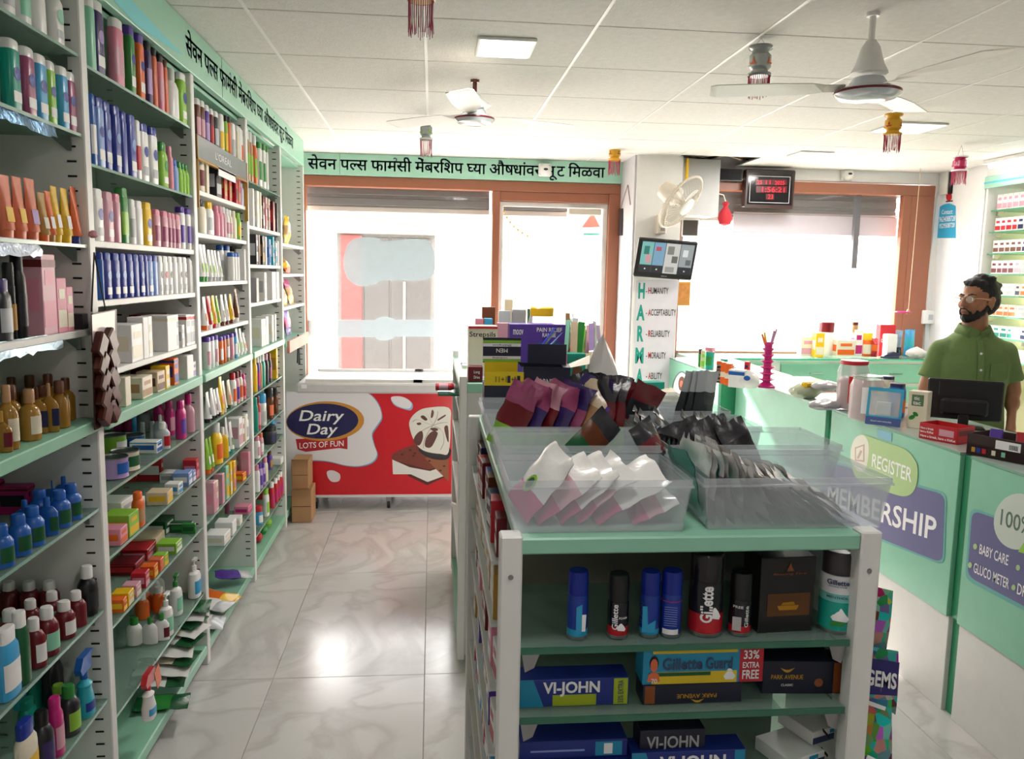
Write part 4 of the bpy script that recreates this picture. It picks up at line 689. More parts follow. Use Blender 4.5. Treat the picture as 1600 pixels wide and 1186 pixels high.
for q in ([(676, 664), (660, 672), (649, 684), (648, 690)], [(676, 664), (664, 660), (650, 655), (643, 660)], [(676, 664), (670, 652), (662, 643)], [(676, 664), (682, 652), (684, 640)], [(676, 664), (690, 672), (693, 690), (686, 705)], [(676, 664), (668, 676), (662, 690), (661, 702)], [(676, 664), (690, 660), (701, 660)]):
    c = crom(q, 4, False); patch(c+[(x+1.0, y+.9) for x, y in c[::-1]], 'Y', PY_, N_, z(6.6), .0003, mb)
part(mb, 'print', pmat('#a9a29c'), g, True, False, kind='stuff')
mb = MB()
for x, y in ((628, 710), (641, 703), (648, 708), (646, 712), (671, 720), (694, 728), (688, 735)): patch(el(x, y, 2.2, 1.4, 0, 8), 'Y', PY_, N_, z(8), .0003, mb)
part(mb, 'print', pmat('#4a1f1a'), g, True, False, kind='stuff')
part(MB().box(fx0+.005, fx1-.005, PF-.012, PF-.004, .10, .116), 'base_trim', mat('grey trim', '#d8d6d8', .4), g, True, False)
lk = at(471, 728, 'Y', PY_)
part(MB().bev(lk.x-.02, lk.x+.02, PY_-.012, PY_-.002, lk.z-.02, lk.z+.02, .003), 'lock', M_metal, g, True)
ln = at(475, 604, 'Y', FY-.012); part(MB().bev(ln.x-.018, ln.x+.018, FY-.0155, FY-.0125, ln.z-.012, ln.z+.012, .001), 'badge', M_whiteprint, g, True, False)
# cardboard cartons by the freezer
M_card = mat('brown cardboard', '#b58a63', .8, bump=.1)
for i, (x0, x1, z0, z1, y0, lab) in enumerate(((-.88, -.755, 0.002, .215, 5.16, 'brown cardboard carton on the floor between rack and freezer'), (-.88, -.775, .217, .40, 5.18, 'smaller open brown carton standing on the floor carton beside the freezer'))):
    c = thing('cardboard_carton', lab, 'box', ((x0+x1)/2, y0, z0), 0)
    part(MB().bev(x0, x1, y0, y0+.19, z0, z1, .003), 'carton_body', M_card, c, True, False)
    part(MB().box(x0+.005, x1-.005, y0-.001, y0, z0+(z1-z0)*.48, z0+(z1-z0)*.50), 'seam', C('brown', 'card'), c, True, False)
    part(MB().add([(x0, y0, z1), (x1, y0, z1), (x1+.01, y0-.055, z1+.02), (x0+.01, y0-.055, z1+.02), (x0, y0, z1+.002), (x1, y0, z1+.002), (x1+.01, y0-.055, z1+.022), (x0+.01, y0-.055, z1+.022)], [(0, 1, 2, 3), (7, 6, 5, 4), (0, 3, 7, 4), (1, 5, 6, 2), (2, 6, 7, 3), (0, 4, 5, 1)]), 'flap', M_card, c, True, False)
# ------------------------------------------------------------------ gondolas
AX0, AX1, AY0, AY1, GZ = .114, .771, 1.285, 2.475, 1.17
g = thing('gondola_shelf', 'white and mint double-sided shelf unit in front, shaving foams on its end shelves', 'shelf unit', (.45, 1.9, 0))
for x0, x1 in ((AX0, AX0+.037), (AX1-.037, AX1)):
    for y0 in (AY0, AY1-.04): part(MB().bev(x0, x1, y0, y0+.038, 0, GZ+.004 if y0 == AY0 else GZ, .003), 'post', M_white, g, True, False)
part(MB().bev(AX0+.03, AX1-.038, AY0+.002, AY1, GZ-.028, GZ, .003), 'top_shelf', M_mint, g, True, False)
part(MB().box(AX0+.04, AX1-.04, AY0+.30, AY0+.308, .05, GZ-.03), 'end_back_panel', mat('dim brown grey panel', '#6b665b', .4), g, True, False)
part(MB().box(.445, .455, AY0+.31, AY1-.02, .05, GZ-.03), 'centre_panel', M_back, g, True, False)
part(MB().box(AX0+.001, AX1-.001, AY1-.012, AY1-.002, .05, GZ-.03), 'rear_panel', M_white, g, True, False)
for x0 in (AX1-.013,): part(MB().box(x0+.002, x0+.011, AY0+.038, AY0+.30, .05, GZ-.03), 'side_panel', M_white, g, True, False)
SA = [.998, .845, .72]
SA = [at(1060, 1005, 'Y', 1.30).z, at(1060, 1112, 'Y', 1.30).z, at(1060, 1112, 'Y', 1.30).z-.14]
for k, zz in enumerate(SA+[.40, .18]):
    s = part(MB().box(AX0+.038, AX1-.040, AY0+.012, AY0+.298, zz-.010, zz), 'shelf', M_shelfglass, g, True, False, label='green tinted glass shelf')
    part(MB().box(AX0+.038, AX1-.040, AY0+.009, AY0+.0118, zz-.011, zz+.0005), 'shelf_edge', M_edge, s, True, False)
    for xx, sg in ((AX0+.041, 1), (AX1-.041, -1)): part(MB().prism([(0, 0), (.032, 0), (.022, -.028), (.006, -.036)], (xx, AY0+.02, zz-.012), (sg, 0, 0), (0, 0, 1), (0, .003, 0)), 'bracket', M_metal, s, True, False)
for xx in (AX0+.018, AX1-.02):
    for zz in (1.105, .62): part(MB().lathe([(.0045, 0), (.004, .002), (.0015, .0025)], 10).__class__().prism([(.0045*math.cos(a), .0045*math.sin(a)) for a in [i*.628 for i in range(10)]], (xx, AY0, zz), (1, 0, 0), (0, 0, 1), (0, -.0012, 0)), 'screw', M_metal, g, True, False)
sl = MB()
for k in range(22): sl.box(AX1-.0385, AX1-.0375, AY0+.06, AY0+.085, 1.10-k*.0375, 1.105-k*.0375)
part(sl, 'slot_marks', M_dark, g, True, False, kind='stuff')
ZL = [1.02, .885, .745, .60, .46, .30, .14]
for zz in ZL:
    s = part(MB().box(AX0+.012, .444, AY0+.312, AY1-.045, zz-.006, zz), 'shelf', mat('pale acrylic shelf', '#dfe6e2', .2), g, True, False, label='glass shelf on the left side'); part(MB().box(AX0+.009, AX0+.0118, AY0+.312, AY1-.045, zz-.007, zz+.0005), 'shelf_edge', M_white, s, True, False)
# goods on the left face of the near gondola
rnd = random.Random(3)
cols = [('bx', ['maroon', 'red', 'navy', 'brown', 'royal'], .105), ('bx', ['gold', 'cream', 'tan', 'yellow', 'rose'], .10), ('bx', ['white', 'pink', 'lilac', 'maroon', 'white'], .10), ('bx', ['white', 'purple', 'royal', 'gold', 'sky'], .11), ('bx', ['sky', 'white', 'royal', 'red', 'brown'], .12), ('ca', ['yellow', 'red', 'red', 'yellow', 'maroon'], .13), ('dr', ['yellow', 'red', 'red', 'red', 'lightblue'], .13)]
for k, zz in enumerate(ZL):
    kd, cl, hh = cols[k]; n = 0; y = AY0+.36; 
    while y < AY1-.09:
        c = cl[n % len(cl)]; w = .07 if kd == 'bx' else .058; hi = hh*rnd.uniform(.72, 1.0)
        q = lay(KN[kd], f"{c} {KN[kd].replace('_', ' ')}, {ORD[n]} from the near end, {SHN[k]} shelf on near gondola's left side", CAT[kd], (AX0+.052+rnd.uniform(0, .008), y, zz+.0005), -math.pi/2+rnd.uniform(-.08, .08), kd, hi, w-.01, .07 if kd == 'bx' else w-.01, c, {'bx': 'white' if c != 'white' else 'red', 'ca': c, 'dr': c}[kd], None, 'goods on the left side of the near gondola')
        y += w+rnd.uniform(.004, .03); n += 1
BX0, BX1, BY0, BY1 = .11, .77, 3.17, 4.25
g = thing('gondola_shelf', 'second white and mint shelf unit behind, piled with shampoo and toothbrush packs', 'shelf unit', (.45, 3.7, 0))
for x0, x1 in ((BX0, BX0+.03), (BX1-.03, BX1)):
    for y0 in (BY0, BY1-.03): part(MB().bev(x0, x1, y0, y0+.03, .03, 1.20, .003), 'post', M_white, g, True, False)
part(MB().bev(BX0, BX1, BY0+.031, BY1-.031, 1.14, 1.17, .003), 'top_shelf', M_mint, g, True, False)
part(MB().bev(BX0+.031, BX1-.031, BY0+.004, BY0+.016, 1.135, 1.172, .002), 'front_rail', M_mint, g, True, False)
part(MB().box(BX0+.031, BX1-.031, BY0+.006, BY0+.014, .05, 1.134), 'front_panel', mat('grey white panel', '#cfcfca', .5), g, True, False)
part(MB().box(.43, .44, BY0+.02, BY1-.02, .05, 1.14), 'centre_panel', M_back, g, True, False)
part(MB().box(BX0+.001, BX1-.001, BY1-.02, BY1-.012, .05, 1.14), 'rear_panel', M_white, g, True, False)
part(MB().bev(BX0+.003, .429, BY0+.03, BY1-.03, .05, .09, .003), 'base_shelf', M_mint, g, True, False)
ZB = [1.035, .84, .62, .40]
for zz in ZB: part(MB().bev(BX0+.002, .429, BY0+.031, BY1-.031, zz-.012, zz, .002), 'shelf', M_white, g, True, False)
rnd = random.Random(5)
for k, (zz, cl) in enumerate(zip(ZB, (['purple', 'lilac', 'white', 'rose', 'cream'], ['maroon', 'blue', 'maroon', 'sky', 'brown'], ['mauve', 'maroon', 'purple', 'mauve', 'red'], ['rose', 'red', 'pink', 'red', 'beige']))):
    y = BY0+.09; n = 0
    while y < BY1-.09:
        c = cl[n % 5]; lay('carton_box', f"{c} carton box, {ORD[n]} from the near end, {SHN[k]} shelf, left side of second gondola", 'box', (BX0+.07, y, zz+.0005), -math.pi/2, 'bx', rnd.uniform(.09, .15), .075, .08, c, 'white' if c != 'white' else 'pink', None, 'goods on the left side of the second gondola'); y += .085+rnd.uniform(0, .05); n += 1
# glass ledge with a small bottle leaning out at the left of the second gondola
g = thing('glass_ledge', 'short green-edged glass ledge sticking out at the left of the second gondola', 'glass shelf', at(700, 611, 'Y', 3.6))
a, b = at(684, 612, 'Y', 3.6), at(712, 612, 'Y', 3.6)
part(MB().box(a.x, b.x+.02, 3.52, 3.72, a.z-.008, a.z), 'glass', M_edge, g, True, False)
g = thing('lotion_bottle', 'small white and red bottle lying on the glass ledge of the second gondola', 'bottle', (a.x-.01, 3.62, a.z+.019), (0, math.radians(90), 0))
build('dr', g, .11, .034, .034, 'red', 'white', 'rose')
# ---------------- goods on the end shelves of the near gondola
def end(xl, xr, yt, yb, zb, Y):
    """left/right/top pixels at depth Y standing on zb -> centre x, width, height"""
    a, b = at(xl, yb, 'Y', Y), at(xr, yb, 'Y', Y); t = at((xl+xr)/2, yt, 'Y', Y); return (a.x+b.x)/2, b.x-a.x, t.z-zb
def wtxt(g, st, w, yf, x0, z0, wd, ht, mt, vert=False, fat=.01, flip=False, name='lettering'):
    mb = MB()
    if vert: mb.text(st, (x0, yf, z0), (0, 0, wd), (-ht, 0, 0), .0008, 0, fat)
    elif flip: mb.text(st, (x0+wd, yf, z0+ht), (-wd, 0, 0), (0, 0, -ht), .0008, 0, fat)
    else: mb.text(st, (x0, yf, z0), (wd, 0, 0), (0, 0, ht), .0008, 0, fat)
    # wrap on a round body when w given
    if w: mb.v = [(v[0], -math.sqrt(max(1e-9, (w/2+.0012)**2-v[0]**2)), v[2]) for v in mb.v]
    return part(mb, name, mt, g, sm=False)
def can(xl, xr, yt, lab, body, cap, lower=None, lowf=.2, Y=1.335, rot=0, capf=.34, shoulder=True, taper=1.0):
    cx, w, h = end(xl, xr, yt, 1005, SA[0], Y); g = thing('shaving_foam_can', lab, 'spray can', (cx, Y, SA[0]+.0005), (0, 0, -math.atan2(cx, Y))); zc = h*(1-capf)
    part(MB().lathe([(.47*w, 0), (.5*w, .003), (.5*w, zc-.004), (.485*w, zc)], 24), 'can_body', body, g)
    part(MB().lathe([(.485*w*taper, zc+.0005), (.485*w*taper, h-.006), (.44*w*taper, h)], 24), 'cap', cap, g)
    part(MB().lathe([(.503*w, .001), (.506*w, .004), (.503*w, .007)], 24), 'base_ring', M_metal, g)
    if lower: part(MB().lathe([(.5005*w, .004), (.5008*w, h*lowf)], 24, caps=False), 'lower_band', lower, g)
    return g, w, h, zc
mB = mat('deep blue lacquer', '#1a3aa0', .2); mBt = mat('translucent blue cap', '#1630a8', .15, alpha=.85, trans='#4a6ae0'); mBk = mat('black lacquer', '#1c1a22', .2); mRd = mat('red lacquer', '#c01828', .25); mSk = mat('sky blue lacquer', '#2a9fd0', .25)
g, w, h, zc = can(885, 917, 891, 'small blue shaving foam can with a price sticker, far left on end shelf', mB, mBt, mSk, .16)
part(MB().prism([(.002, .1), (.012, .12), (.012, .55), (.002, .5)], (-.004, -w/2-.0008, 0), (1, 0, 0), (0, 0, h), (0, .0004, 0)), 'print', mSk, g, sm=False)
part(MB().prism([(0, .14), (.011, .15), (.012, .40), (.002, .39)], (.003, -w/2-.0003, 0), (1, 0, 0), (0, 0, h), (0, .0004, 0)), 'price_sticker', M_whiteprint, g, sm=False)
g, w, h, zc = can(948, 980, 896, 'small black and red foam can standing between the two blue pairs', mBk, M_black, mRd, .2, capf=.42)
wtxt(g, 'Gillette', w, 0, .000, h*.16, h*.40, .010, M_whiteprint, True, .02); wtxt(g, 'FOAM', w, 0, .002, h*.33, w*.36, h*.035, M_whiteprint)
part(MB().lathe([(.006, 0), (.008, .004), (.005, .009), (.001, .013)], 10, (.006, -w/2-.0005, h*.15), sy=.1), 'foam_print', M_whiteprint, g)
g, w, h, zc = can(998, 1028, 892, 'blue foam can with sky blue wave, left one of the touching pair', mB, mBt, mSk, .14)
part(MB().prism([(-.012, .1), (.010, .1), (.011, .3), (-.002, .22), (-.004, .5), (-.012, .5)], (0, -w/2-.0006, 0), (1, 0, 0), (0, 0, h), (0, .0004, 0)), 'print', mSk, g, sm=False)
wtxt(g, 'VI-JOHN', w, 0, -.009, h*.2, h*.34, .007, M_navyprint, True)
g, w, h, zc = can(1030, 1062, 891, 'dark blue foam can seen from the back, right one of the touching pair', mB, mBt, mSk, .05)
part(lab_band(w, w, h*.06, h*.14, M_whiteprint, 2, .25), 'barcode_label', None, g); part(lab_band(w, w, h*.56, h*.57, mRd, 2, .4), 'red_line', None, g)
mb = MB()
for i in range(9): mb.box(-.011, .011, -w/2-.0012, -w/2-.0006, h*(.2+.035*i), h*(.205+.035*i))
part(mb, 'small_print', mat('pale blue print', '#8fa4e0', .5), g, sm=False, kind='stuff')
g, w, h, zc = can(1074, 1125, 862, 'tall black and red shaving foam can with big vertical white lettering', mBk, mat('smoky dark cap', '#1d1719', .2), mRd, .29, Y=1.345, capf=.33)
wtxt(g, 'Gillette', w, 0, .012, h*.19, h*.45, .021, M_whiteprint, True, .03)
part(MB().lathe([(.008, 0), (.010, .006), (.006, .014), (.001, .02)], 10, (.016, -w/2+.0035, h*.24), sy=.1), 'foam_print', M_whiteprint, g)
g, w, h, zc = can(1137, 1170, 893, 'small black and red foam can turned to its barcode side', mBk, M_black, mRd, .17, capf=.42)
part(MB().box(-.012, .003, -w/2-.001, -w/2-.0006, h*.1, h*.32), 'barcode_label', mat('grey label', '#b9b4b6', .5), g, sm=False); wtxt(g, 'FREE', w, 0, -.012, h*.46, w*.45, h*.04, M_whiteprint)
wtxt(g, 'Gillette', w, 0, .0145, h*.16, h*.34, .006, M_whiteprint, True, .01)
g, w, h, zc = can(1277, 1330, 858, 'large white and turquoise menthol shaving foam can at right end', mat('white lacquer', '#e8e8ec', .25), mat('brown grey cap', '#3a3336', .3), None, Y=1.345, capf=.28, taper=.97)
part(MB().lathe([(.5003*w, .004), (.5008*w, h*.40)], 24, caps=False), 'turquoise_band', mat('turquoise lacquer', '#1aa898', .25), g)
part(MB().lathe([(.5003*w, h*.40), (.5006*w, h*.50)], 24, caps=False), 'fade_band', mat('pale turquoise lacquer', '#7fcfc8', .25), g)
wtxt(g, 'Gillette', w, 0, -.019, h*.615, .037, h*.062, M_navyprint, fat=.03); wtxt(g, 'SHAVING FOAM', w, 0, -.016, h*.585, .030, h*.018, M_navyprint); wtxt(g, 'MENTHOL', w, 0, -.018, h*.445, .036, h*.03, M_navyprint)
part(MB().lathe([(.012, 0), (.016, .006), (.009, .014), (.002, .023)], 12, (.006, -w/2+.001, h*.17), sy=.15), 'foam_print', M_whiteprint, g)
part(patch([], 'Y', 1, (0, 0, 0)) if False else MB().prism([(-.008, .10), (.012, .12), (.016, .16), (0, .17), (-.01, .15)], (0, -w/2-.0008, 0), (1, 0, 0), (0, 0, h), (0, .0004, 0)), 'leaf_print', C('green', 'card'), g, sm=False)
cx, w, h = end(1181, 1268, 872, 1002, SA[0], 1.33)
g = thing('perfume_box', 'black gift carton with a golden ship picture, left of the menthol can', 'box', (cx, 1.367, SA[0]+.0005), (0, 0, .06))
part(MB().bev(-w/2, w/2, -.035, .035, 0, h, .0015), 'carton', mat('black gloss card', '#171412', .3), g, sm=False)
part(MB().box(-w*.36, w*.42, -.0358, -.035, h*.22, h*.52), 'picture_print', mat('dark gold sunset print', '#6b3f10', .4, var=.35, bscale=40), g, sm=False)
part(MB().prism([(-.5, 0), (.5, 0), (.62, .3), (-.62, .3)], (.002, -.0365, h*.30), (w*.32, 0, 0), (0, 0, h*.2), (0, .0003, 0)).prism([(-.4, .34), (.4, .34), (.3, .55), (-.32, .5)], (.002, -.0365, h*.30), (w*.32, 0, 0), (0, 0, h*.2), (0, .0003, 0)), 'ship_print', mat('gold print', '#c08a1c', .35, metal=.4), g, sm=False)
part(MB().prism([(-.5, 0), (.5, 0), (.2, .5), (0, 1), (-.2, .5)], (.002, -.0365, h*.82), (.014, 0, 0), (0, 0, .016), (0, .0003, 0)), 'crest_print', mat('rust print', '#8f4a1e', .4), g, sm=False)
wtxt(g, 'Blazing Fire', None, -.036, -w*.28, h*.765, w*.6, h*.035, mat('rust print', '#8f4a1e', .4))
def cart(xl, xr, yt, yb, zb, Y, lab, m, depth=.05, name='shaving_cream_carton', rot=0, h=None):
    a, b = at(xl, yb, 'Y', Y), at(xr, yb, 'Y', Y); t = at((xl+xr)/2, yt, 'Y', Y); hh = h or at((xl+xr)/2, yt, 'Y', Y).z-at((xl+xr)/2, yb, 'Y', Y).z
    g = thing(name, lab, 'box', ((a.x+b.x)/2, Y+depth/2, zb+.0005), (0, 0, rot)); w = b.x-a.x
    part(MB().bev(-w/2, w/2, -depth/2, depth/2, 0, hh, .001), 'carton', m, g, sm=False); return g, w, hh, -depth/2
Bl = pmat('#1c2f86', 'royal card'); Cy = pmat('#1c8fb8', 'cyan card'); Li = pmat('#a8b820', 'lime card'); Nv = pmat('#14162e', 'midnight card'); Or = pmat('#8f4a20', 'copper card'); Gd = pmat('#c9921f', 'gold print card')
z1, z2 = SA[1], SA[2]
g, w, h, f = cart(812, 982, 1044, 1086, z1, 1.33, 'blue and lime shaving cream carton lying at left of the second end shelf', Bl, .05)
Q = lambda g, a, b, c, d, f, m, nm='print', e=.0006: part(MB().box(a, b, f-e, f, c, d), nm, m, g, sm=False)
part(MB().prism([(-.5, 0), (-.28, 0), (-.38, 1), (-.5, 1)], (0, f-.0006, 0), (w, 0, 0), (0, 0, h), (0, .0004, 0)), 'print', Cy, g, sm=False)
Q(g, -w*.2, w*.2, .001, h*.42, f, Li); Q(g, w*.36, w*.49, .001, h*.98, f, Li)
wtxt(g, 'VI-JOHN', None, f-.0006, -w*.29, h*.50, w*.52, h*.42, M_whiteprint, fat=.03); wtxt(g, '33% EXTRA', None, f-.0008, w*.45, h*.08, h*.84, h*.2, M_navyprint, True)
g, w, h, f = cart(1003, 1190, 1026, 1080, z1+.037, 1.325, 'yellow, sky blue and red shaving cream carton on top of a dark carton', Cy, .05)
Q(g, -w*.42, w*.28, .001, h*.35, f, pmat('#e0c020', 'yellow card')); Q(g, w*.30, w*.499, .001, h*.99, f, pmat('#c02030', 'red card'))
Q(g, -w*.45, w*.06, h*.24, h*.34, f, C('darkgreen', 'card'), e=.001); Q(g, -w*.42, w*.28, h*.88, h*.99, f, pmat('#e0c020', 'yellow card'))
wtxt(g, 'Gillette', None, f-.0006, -w*.34, h*.42, w*.33, h*.34, M_navyprint, fat=.03); wtxt(g, 'Guard', None, f-.0006, w*.02, h*.42, w*.22, h*.34, M_navyprint, fat=.03)
wtxt(g, '33%', None, f-.0008, w*.33, h*.68, w*.13, h*.25, M_whiteprint, fat=.02); wtxt(g, 'EXTRA', None, f-.0008, w*.325, h*.42, w*.14, h*.17, M_whiteprint, fat=.02); wtxt(g, 'FREE', None, f-.0008, w*.325, h*.10, w*.14, h*.26, M_whiteprint, fat=.02); wtxt(g, '70', None, f-.0008, -w*.43, h*.05, w*.05, h*.13, M_whiteprint)
fp = MB(); fp.prism(el(0, 0, .5, .5, 0, 14), (-w*.41, f-.0010, h*.62), (w*.075, 0, 0), (0, 0, h*.42), (0, .0004, 0)); part(fp, 'portrait_hair', C('black', 'card'), g, sm=False)
part(MB().prism(el(0, 0, .5, .5, 0, 14), (-w*.41, f-.0014, h*.56), (w*.06, 0, 0), (0, 0, h*.38), (0, .0004, 0)).prism([(-.9, -.9), (.9, -.9), (.7, -.2), (.25, 0), (-.25, 0), (-.7, -.2)], (-w*.41, f-.0012, h*.36), (w*.06, 0, 0), (0, 0, h*.3), (0, .0002, 0)), 'portrait', C('salmon', 'card'), g, sm=False)
part(MB().lathe([(.010, 0), (.013, .006), (.008, .014), (.002, .02)], 10, (w*.22, f, h*.1), sy=.1), 'foam_print', M_whiteprint, g)
g, w, h, f = cart(1003, 1157, 1084, 1118, z1, 1.325, 'dark carton turned upside down beneath the bright red and yellow carton', Nv, .05, h=.036)
Q(g, -w*.48, -w*.38, .002, h*.96, f, Or); wtxt(g, 'PARK AVENUE', None, f-.0006, -w*.16, h*.30, w*.40, h*.22, Gd, flip=True)
part(MB().prism([(-.5, 1), (-.2, .2), (0, 0), (.2, .2), (.5, 1), (.1, .6), (-.1, .6)], (w*.05, f-.0008, h*.04), (.024, 0, 0), (0, 0, .007), (0, .0004, 0)), 'emblem', Gd, g, sm=False)
g, w, h, f = cart(1192, 1313, 1052, 1102, z1, 1.345, 'dark navy shaving cream carton with gold bird emblem at the right', Nv, .05, rot=-.06)
Q(g, w*.38, w*.49, .002, h*.96, f, Or); wtxt(g, 'PARK AVENUE', None, f-.0006, -w*.40, h*.46, w*.40, h*.14, Gd); wtxt(g, 'CLASSIC', None, f-.0006, -w*.27, h*.25, w*.15, h*.07, M_whiteprint)
part(MB().prism([(-.5, 1), (-.2, .2), (0, 0), (.2, .2), (.5, 1), (.1, .6), (-.1, .6)], (-w*.2, f-.0008, h*.66), (.026, 0, 0), (0, 0, .009), (0, .0004, 0)), 'emblem', Gd, g, sm=False)
part(MB().prism(el(0, 0, .5, .5, 0, 14), (w*.2, f-.0008, h*.35), (.016, 0, 0), (0, 0, .016), (0, .0004, 0)), 'print', Or, g, sm=False)
g, w, h, f = cart(1195, 1285, 1030, 1060, z1+.052, 1.40, 'plain black carton lying on top behind the navy carton', Nv, .05)
g, w, h, f = cart(987, 1165, 1150, 1190, z2, 1.325, 'big blue lettered shaving cream carton on the third end shelf', Bl, .05)
part(MB().prism([(-.5, 0), (-.3, 0), (-.38, 1), (-.5, 1)], (0, f-.0006, 0), (w, 0, 0), (0, 0, h), (0, .0004, 0)), 'print', Cy, g, sm=False); Q(g, w*.4, w*.49, .001, h*.98, f, Cy)
wtxt(g, 'VI-JOHN', None, f-.0006, -w*.26, h*.35, w*.58, h*.5, M_whiteprint, fat=.03)
g, w, h, f = cart(1000, 1102, 1118, 1152, z2+.043, 1.335, 'black carton with white serif letters above the big blue carton', Nv, .05)
wtxt(g, 'VI-JOHN', None, f-.0006, -w*.40, h*.2, w*.8, h*.55, mat('silver print', '#a8a8a8', .4), fat=.02)
for i, (xl, xr, yt, yb, dz) in enumerate(((812, 980, 1148, 1172, .034), (812, 990, 1168, 1192, 0))):
    g, w, h, f = cart(xl, xr, yt, yb, z2+dz, 1.33+.012*(1-i), ('upper' if i == 0 else 'lower')+' of two dark blue cartons lying at left on the third end shelf', Bl, .06, h=.033)
    Q(g, w*.2, w*.45, h*.1, h*.9, f, Cy); Q(g, w*.28, w*.36, h*.2, h*.8, f, M_whiteprint, e=.001); Q(g, -w*.4, w*.1, h*.4, h*.5, f, mat('pale blue print', '#8fa4e0', .5))
for i, (xl, xr, yt, yb, dz, Y) in enumerate(((1250, 1312, 1138, 1172, .028, 1.37), (1215, 1285, 1158, 1190, 0, 1.33))):
    g, w, h, f = cart(xl, xr, yt, yb, z2+dz, Y, ('upper right' if i == 0 else 'lower front')+' small white and navy carton on the third end shelf', C('white', 'card'), .09, rot=.35, h=.026)
    Q(g, -w*.49, w*.49, .002, h*.55, f, M_navyprint); Q(g, w*.05, w*.3, h*.62, h*.9, f, Cy)
# ---------------- colourful sweet packets hanging on the right post
M_dots = bpy.data.materials.new('coloured sweets print'); M_dots.use_nodes = True; nt = M_dots.node_tree; b = nt.nodes['Principled BSDF']; tc = nt.nodes.new('ShaderNodeTexCoord'); vo = nt.nodes.new('ShaderNodeTexVoronoi'); vo.inputs['Scale'].default_value = 52; hs = nt.nodes.new('ShaderNodeHueSaturation'); hs.inputs['Saturation'].default_value = 1.25; hs.inputs['Value'].default_value = .55
nt.links.new(tc.outputs['Object'], vo.inputs['Vector']); nt.links.new(vo.outputs['Color'], hs.inputs['Color']); nt.links.new(hs.outputs['Color'], b.inputs['Base Color']); b.inputs['Roughness'].default_value = .3
for i, (x0, y0, x1, y1, Y, lab) in enumerate(((1362, 908, 1392, 1018, 1.36, 'topmost sweet packet with coloured dots hanging on the right gondola post'), (1355, 1005, 1404, 1100, 1.34, 'sweet packet with big white letters on dark blue, hanging on the right gondola post'), (1352, 1085, 1398, 1186, 1.32, 'lowest sweet packets bunched below the lettered one on the right post'))):
    a, b2 = at(x0, y1, 'Y', Y), at(x1, y0, 'Y', Y); g = thing('sweet_packet', lab, 'packet', (AX1+.006, Y, a.z), 0, 'sweet packets on the post')
    w = b2.x-AX1-.006; h = b2.z-a.z; mb = MB(); P = []
    for k in range(2):
        for j in range(7):
            for q in range(5):
                u, v = q/4, j/6; P.append((w*u, (-1 if k == 0 else 1)*(.007*math.sin(math.pi*u)*math.sin(math.pi*v)+.0005)-.01*math.sin(v*2+i), h*v+(.006*math.sin(u*9+i) if v == 0 else 0)-u*.015))
    fs = []
    for k in range(2):
        for j in range(6):
            for q in range(4): f4 = (k*35+j*5+q, k*35+j*5+q+1, k*35+j*5+q+6, k*35+j*5+q+5); fs.append(f4 if k == 0 else f4[::-1])
    mb.add(P, fs); part(mb, 'packet_body', M_dots, g)
    if i == 1:
        part(MB().prism([(.0, .25), (.9, .20), (.9, .75), (0, .85)], (.002, -.0165, 0), (w, 0, 0), (0, 0, h), (0, .0008, 0)), 'blue_patch', pmat('#2b2470'), g, sm=False)
        part(MB().text('GEMS', (.004, -.018, h*.42), (w*.82, 0, -.012), (0, 0, h*.26), .0006, 0, .03), 'lettering', M_whiteprint, g, sm=False)
    part(MB().prism([(.05, .1), (.6, -.03), (.62, .03), (.1, .16)], (.002, -.019, 0), (w, 0, 0), (0, 0, h), (0, .0008, 0)), 'highlight_strip', M_whiteprint, g, sm=False)
# ------------------------------------------------------------------ clear tubs on the near gondola
def tub(x0, x1, y0, y1, z0, h, lab, rot=0):
    g = thing('clear_tub', lab, 'tub', ((x0+x1)/2, (y0+y1)/2, z0+.0006), (0, 0, rot), 'clear tubs on the near gondola'); w, d = (x1-x0)/2, (y1-y0)/2; t = .0018; tp = .93
    def ring(k, z, ins=0): return [(-w*k+ins, -d*k+ins, z), (w*k-ins, -d*k+ins, z), (w*k-ins, d*k-ins, z), (-w*k+ins, d*k-ins, z)]
    mb = MB(); P = ring(tp, 0)+ring(1, h-.012)+ring(1, h-.012, t)+ring(tp, t, t); fs = [(3, 2, 1, 0)]
    for k in range(3):
        for i in range(4): j = (i+1) % 4; fs.append((k*4+i, k*4+j, k*4+4+j, k*4+4+i))
    fs.append((12, 13, 14, 15)); mb.add(P, fs); part(mb, 'tub_body', M_tub, g, sm=False)
    rm = MB()
    for za, zb, o in ((h-.014, h-.010, .004), (h-.010, h, .0015)):
        for a, b, c, e in ((-w-o, w+o, -d-o, -d-o+.002), (-w-o, w+o, d+o-.002, d+o), (-w-o, -w-o+.002, -d-o+.002, d+o-.002), (w+o-.002, w+o, -d-o+.002, d+o-.002)): rm.box(a, b, c, e, za, zb)
    part(rm, 'rim', M_tub, g, sm=False); return g
zt = GZ
LT = [(.128, .437, 1.305, 1.50, .092, 'front left'), (.137, .455, 1.565, 1.765, .095, 'second left'), (.135, .470, 1.80, 2.00, .085, 'third left'), (.135, .475, 2.06, 2.26, .085, 'rear left')]
RT = [(.462, .795, 1.312, 1.54, .092, 'front right'), (.478, .845, 1.585, 1.78, .092, 'second right'), (.495, .775, 1.83, 1.98, .085, 'third right'), (.500, .765, 2.01, 2.16, .09, 'fourth right'), (.500, .735, 2.20, 2.38, .085, 'rear right')]
for x0, x1, y0, y1, h, nm in LT+RT:
    tub(x0, x1, y0, y1, zt, h, f"{nm} clear plastic tub on top of the near gondola")
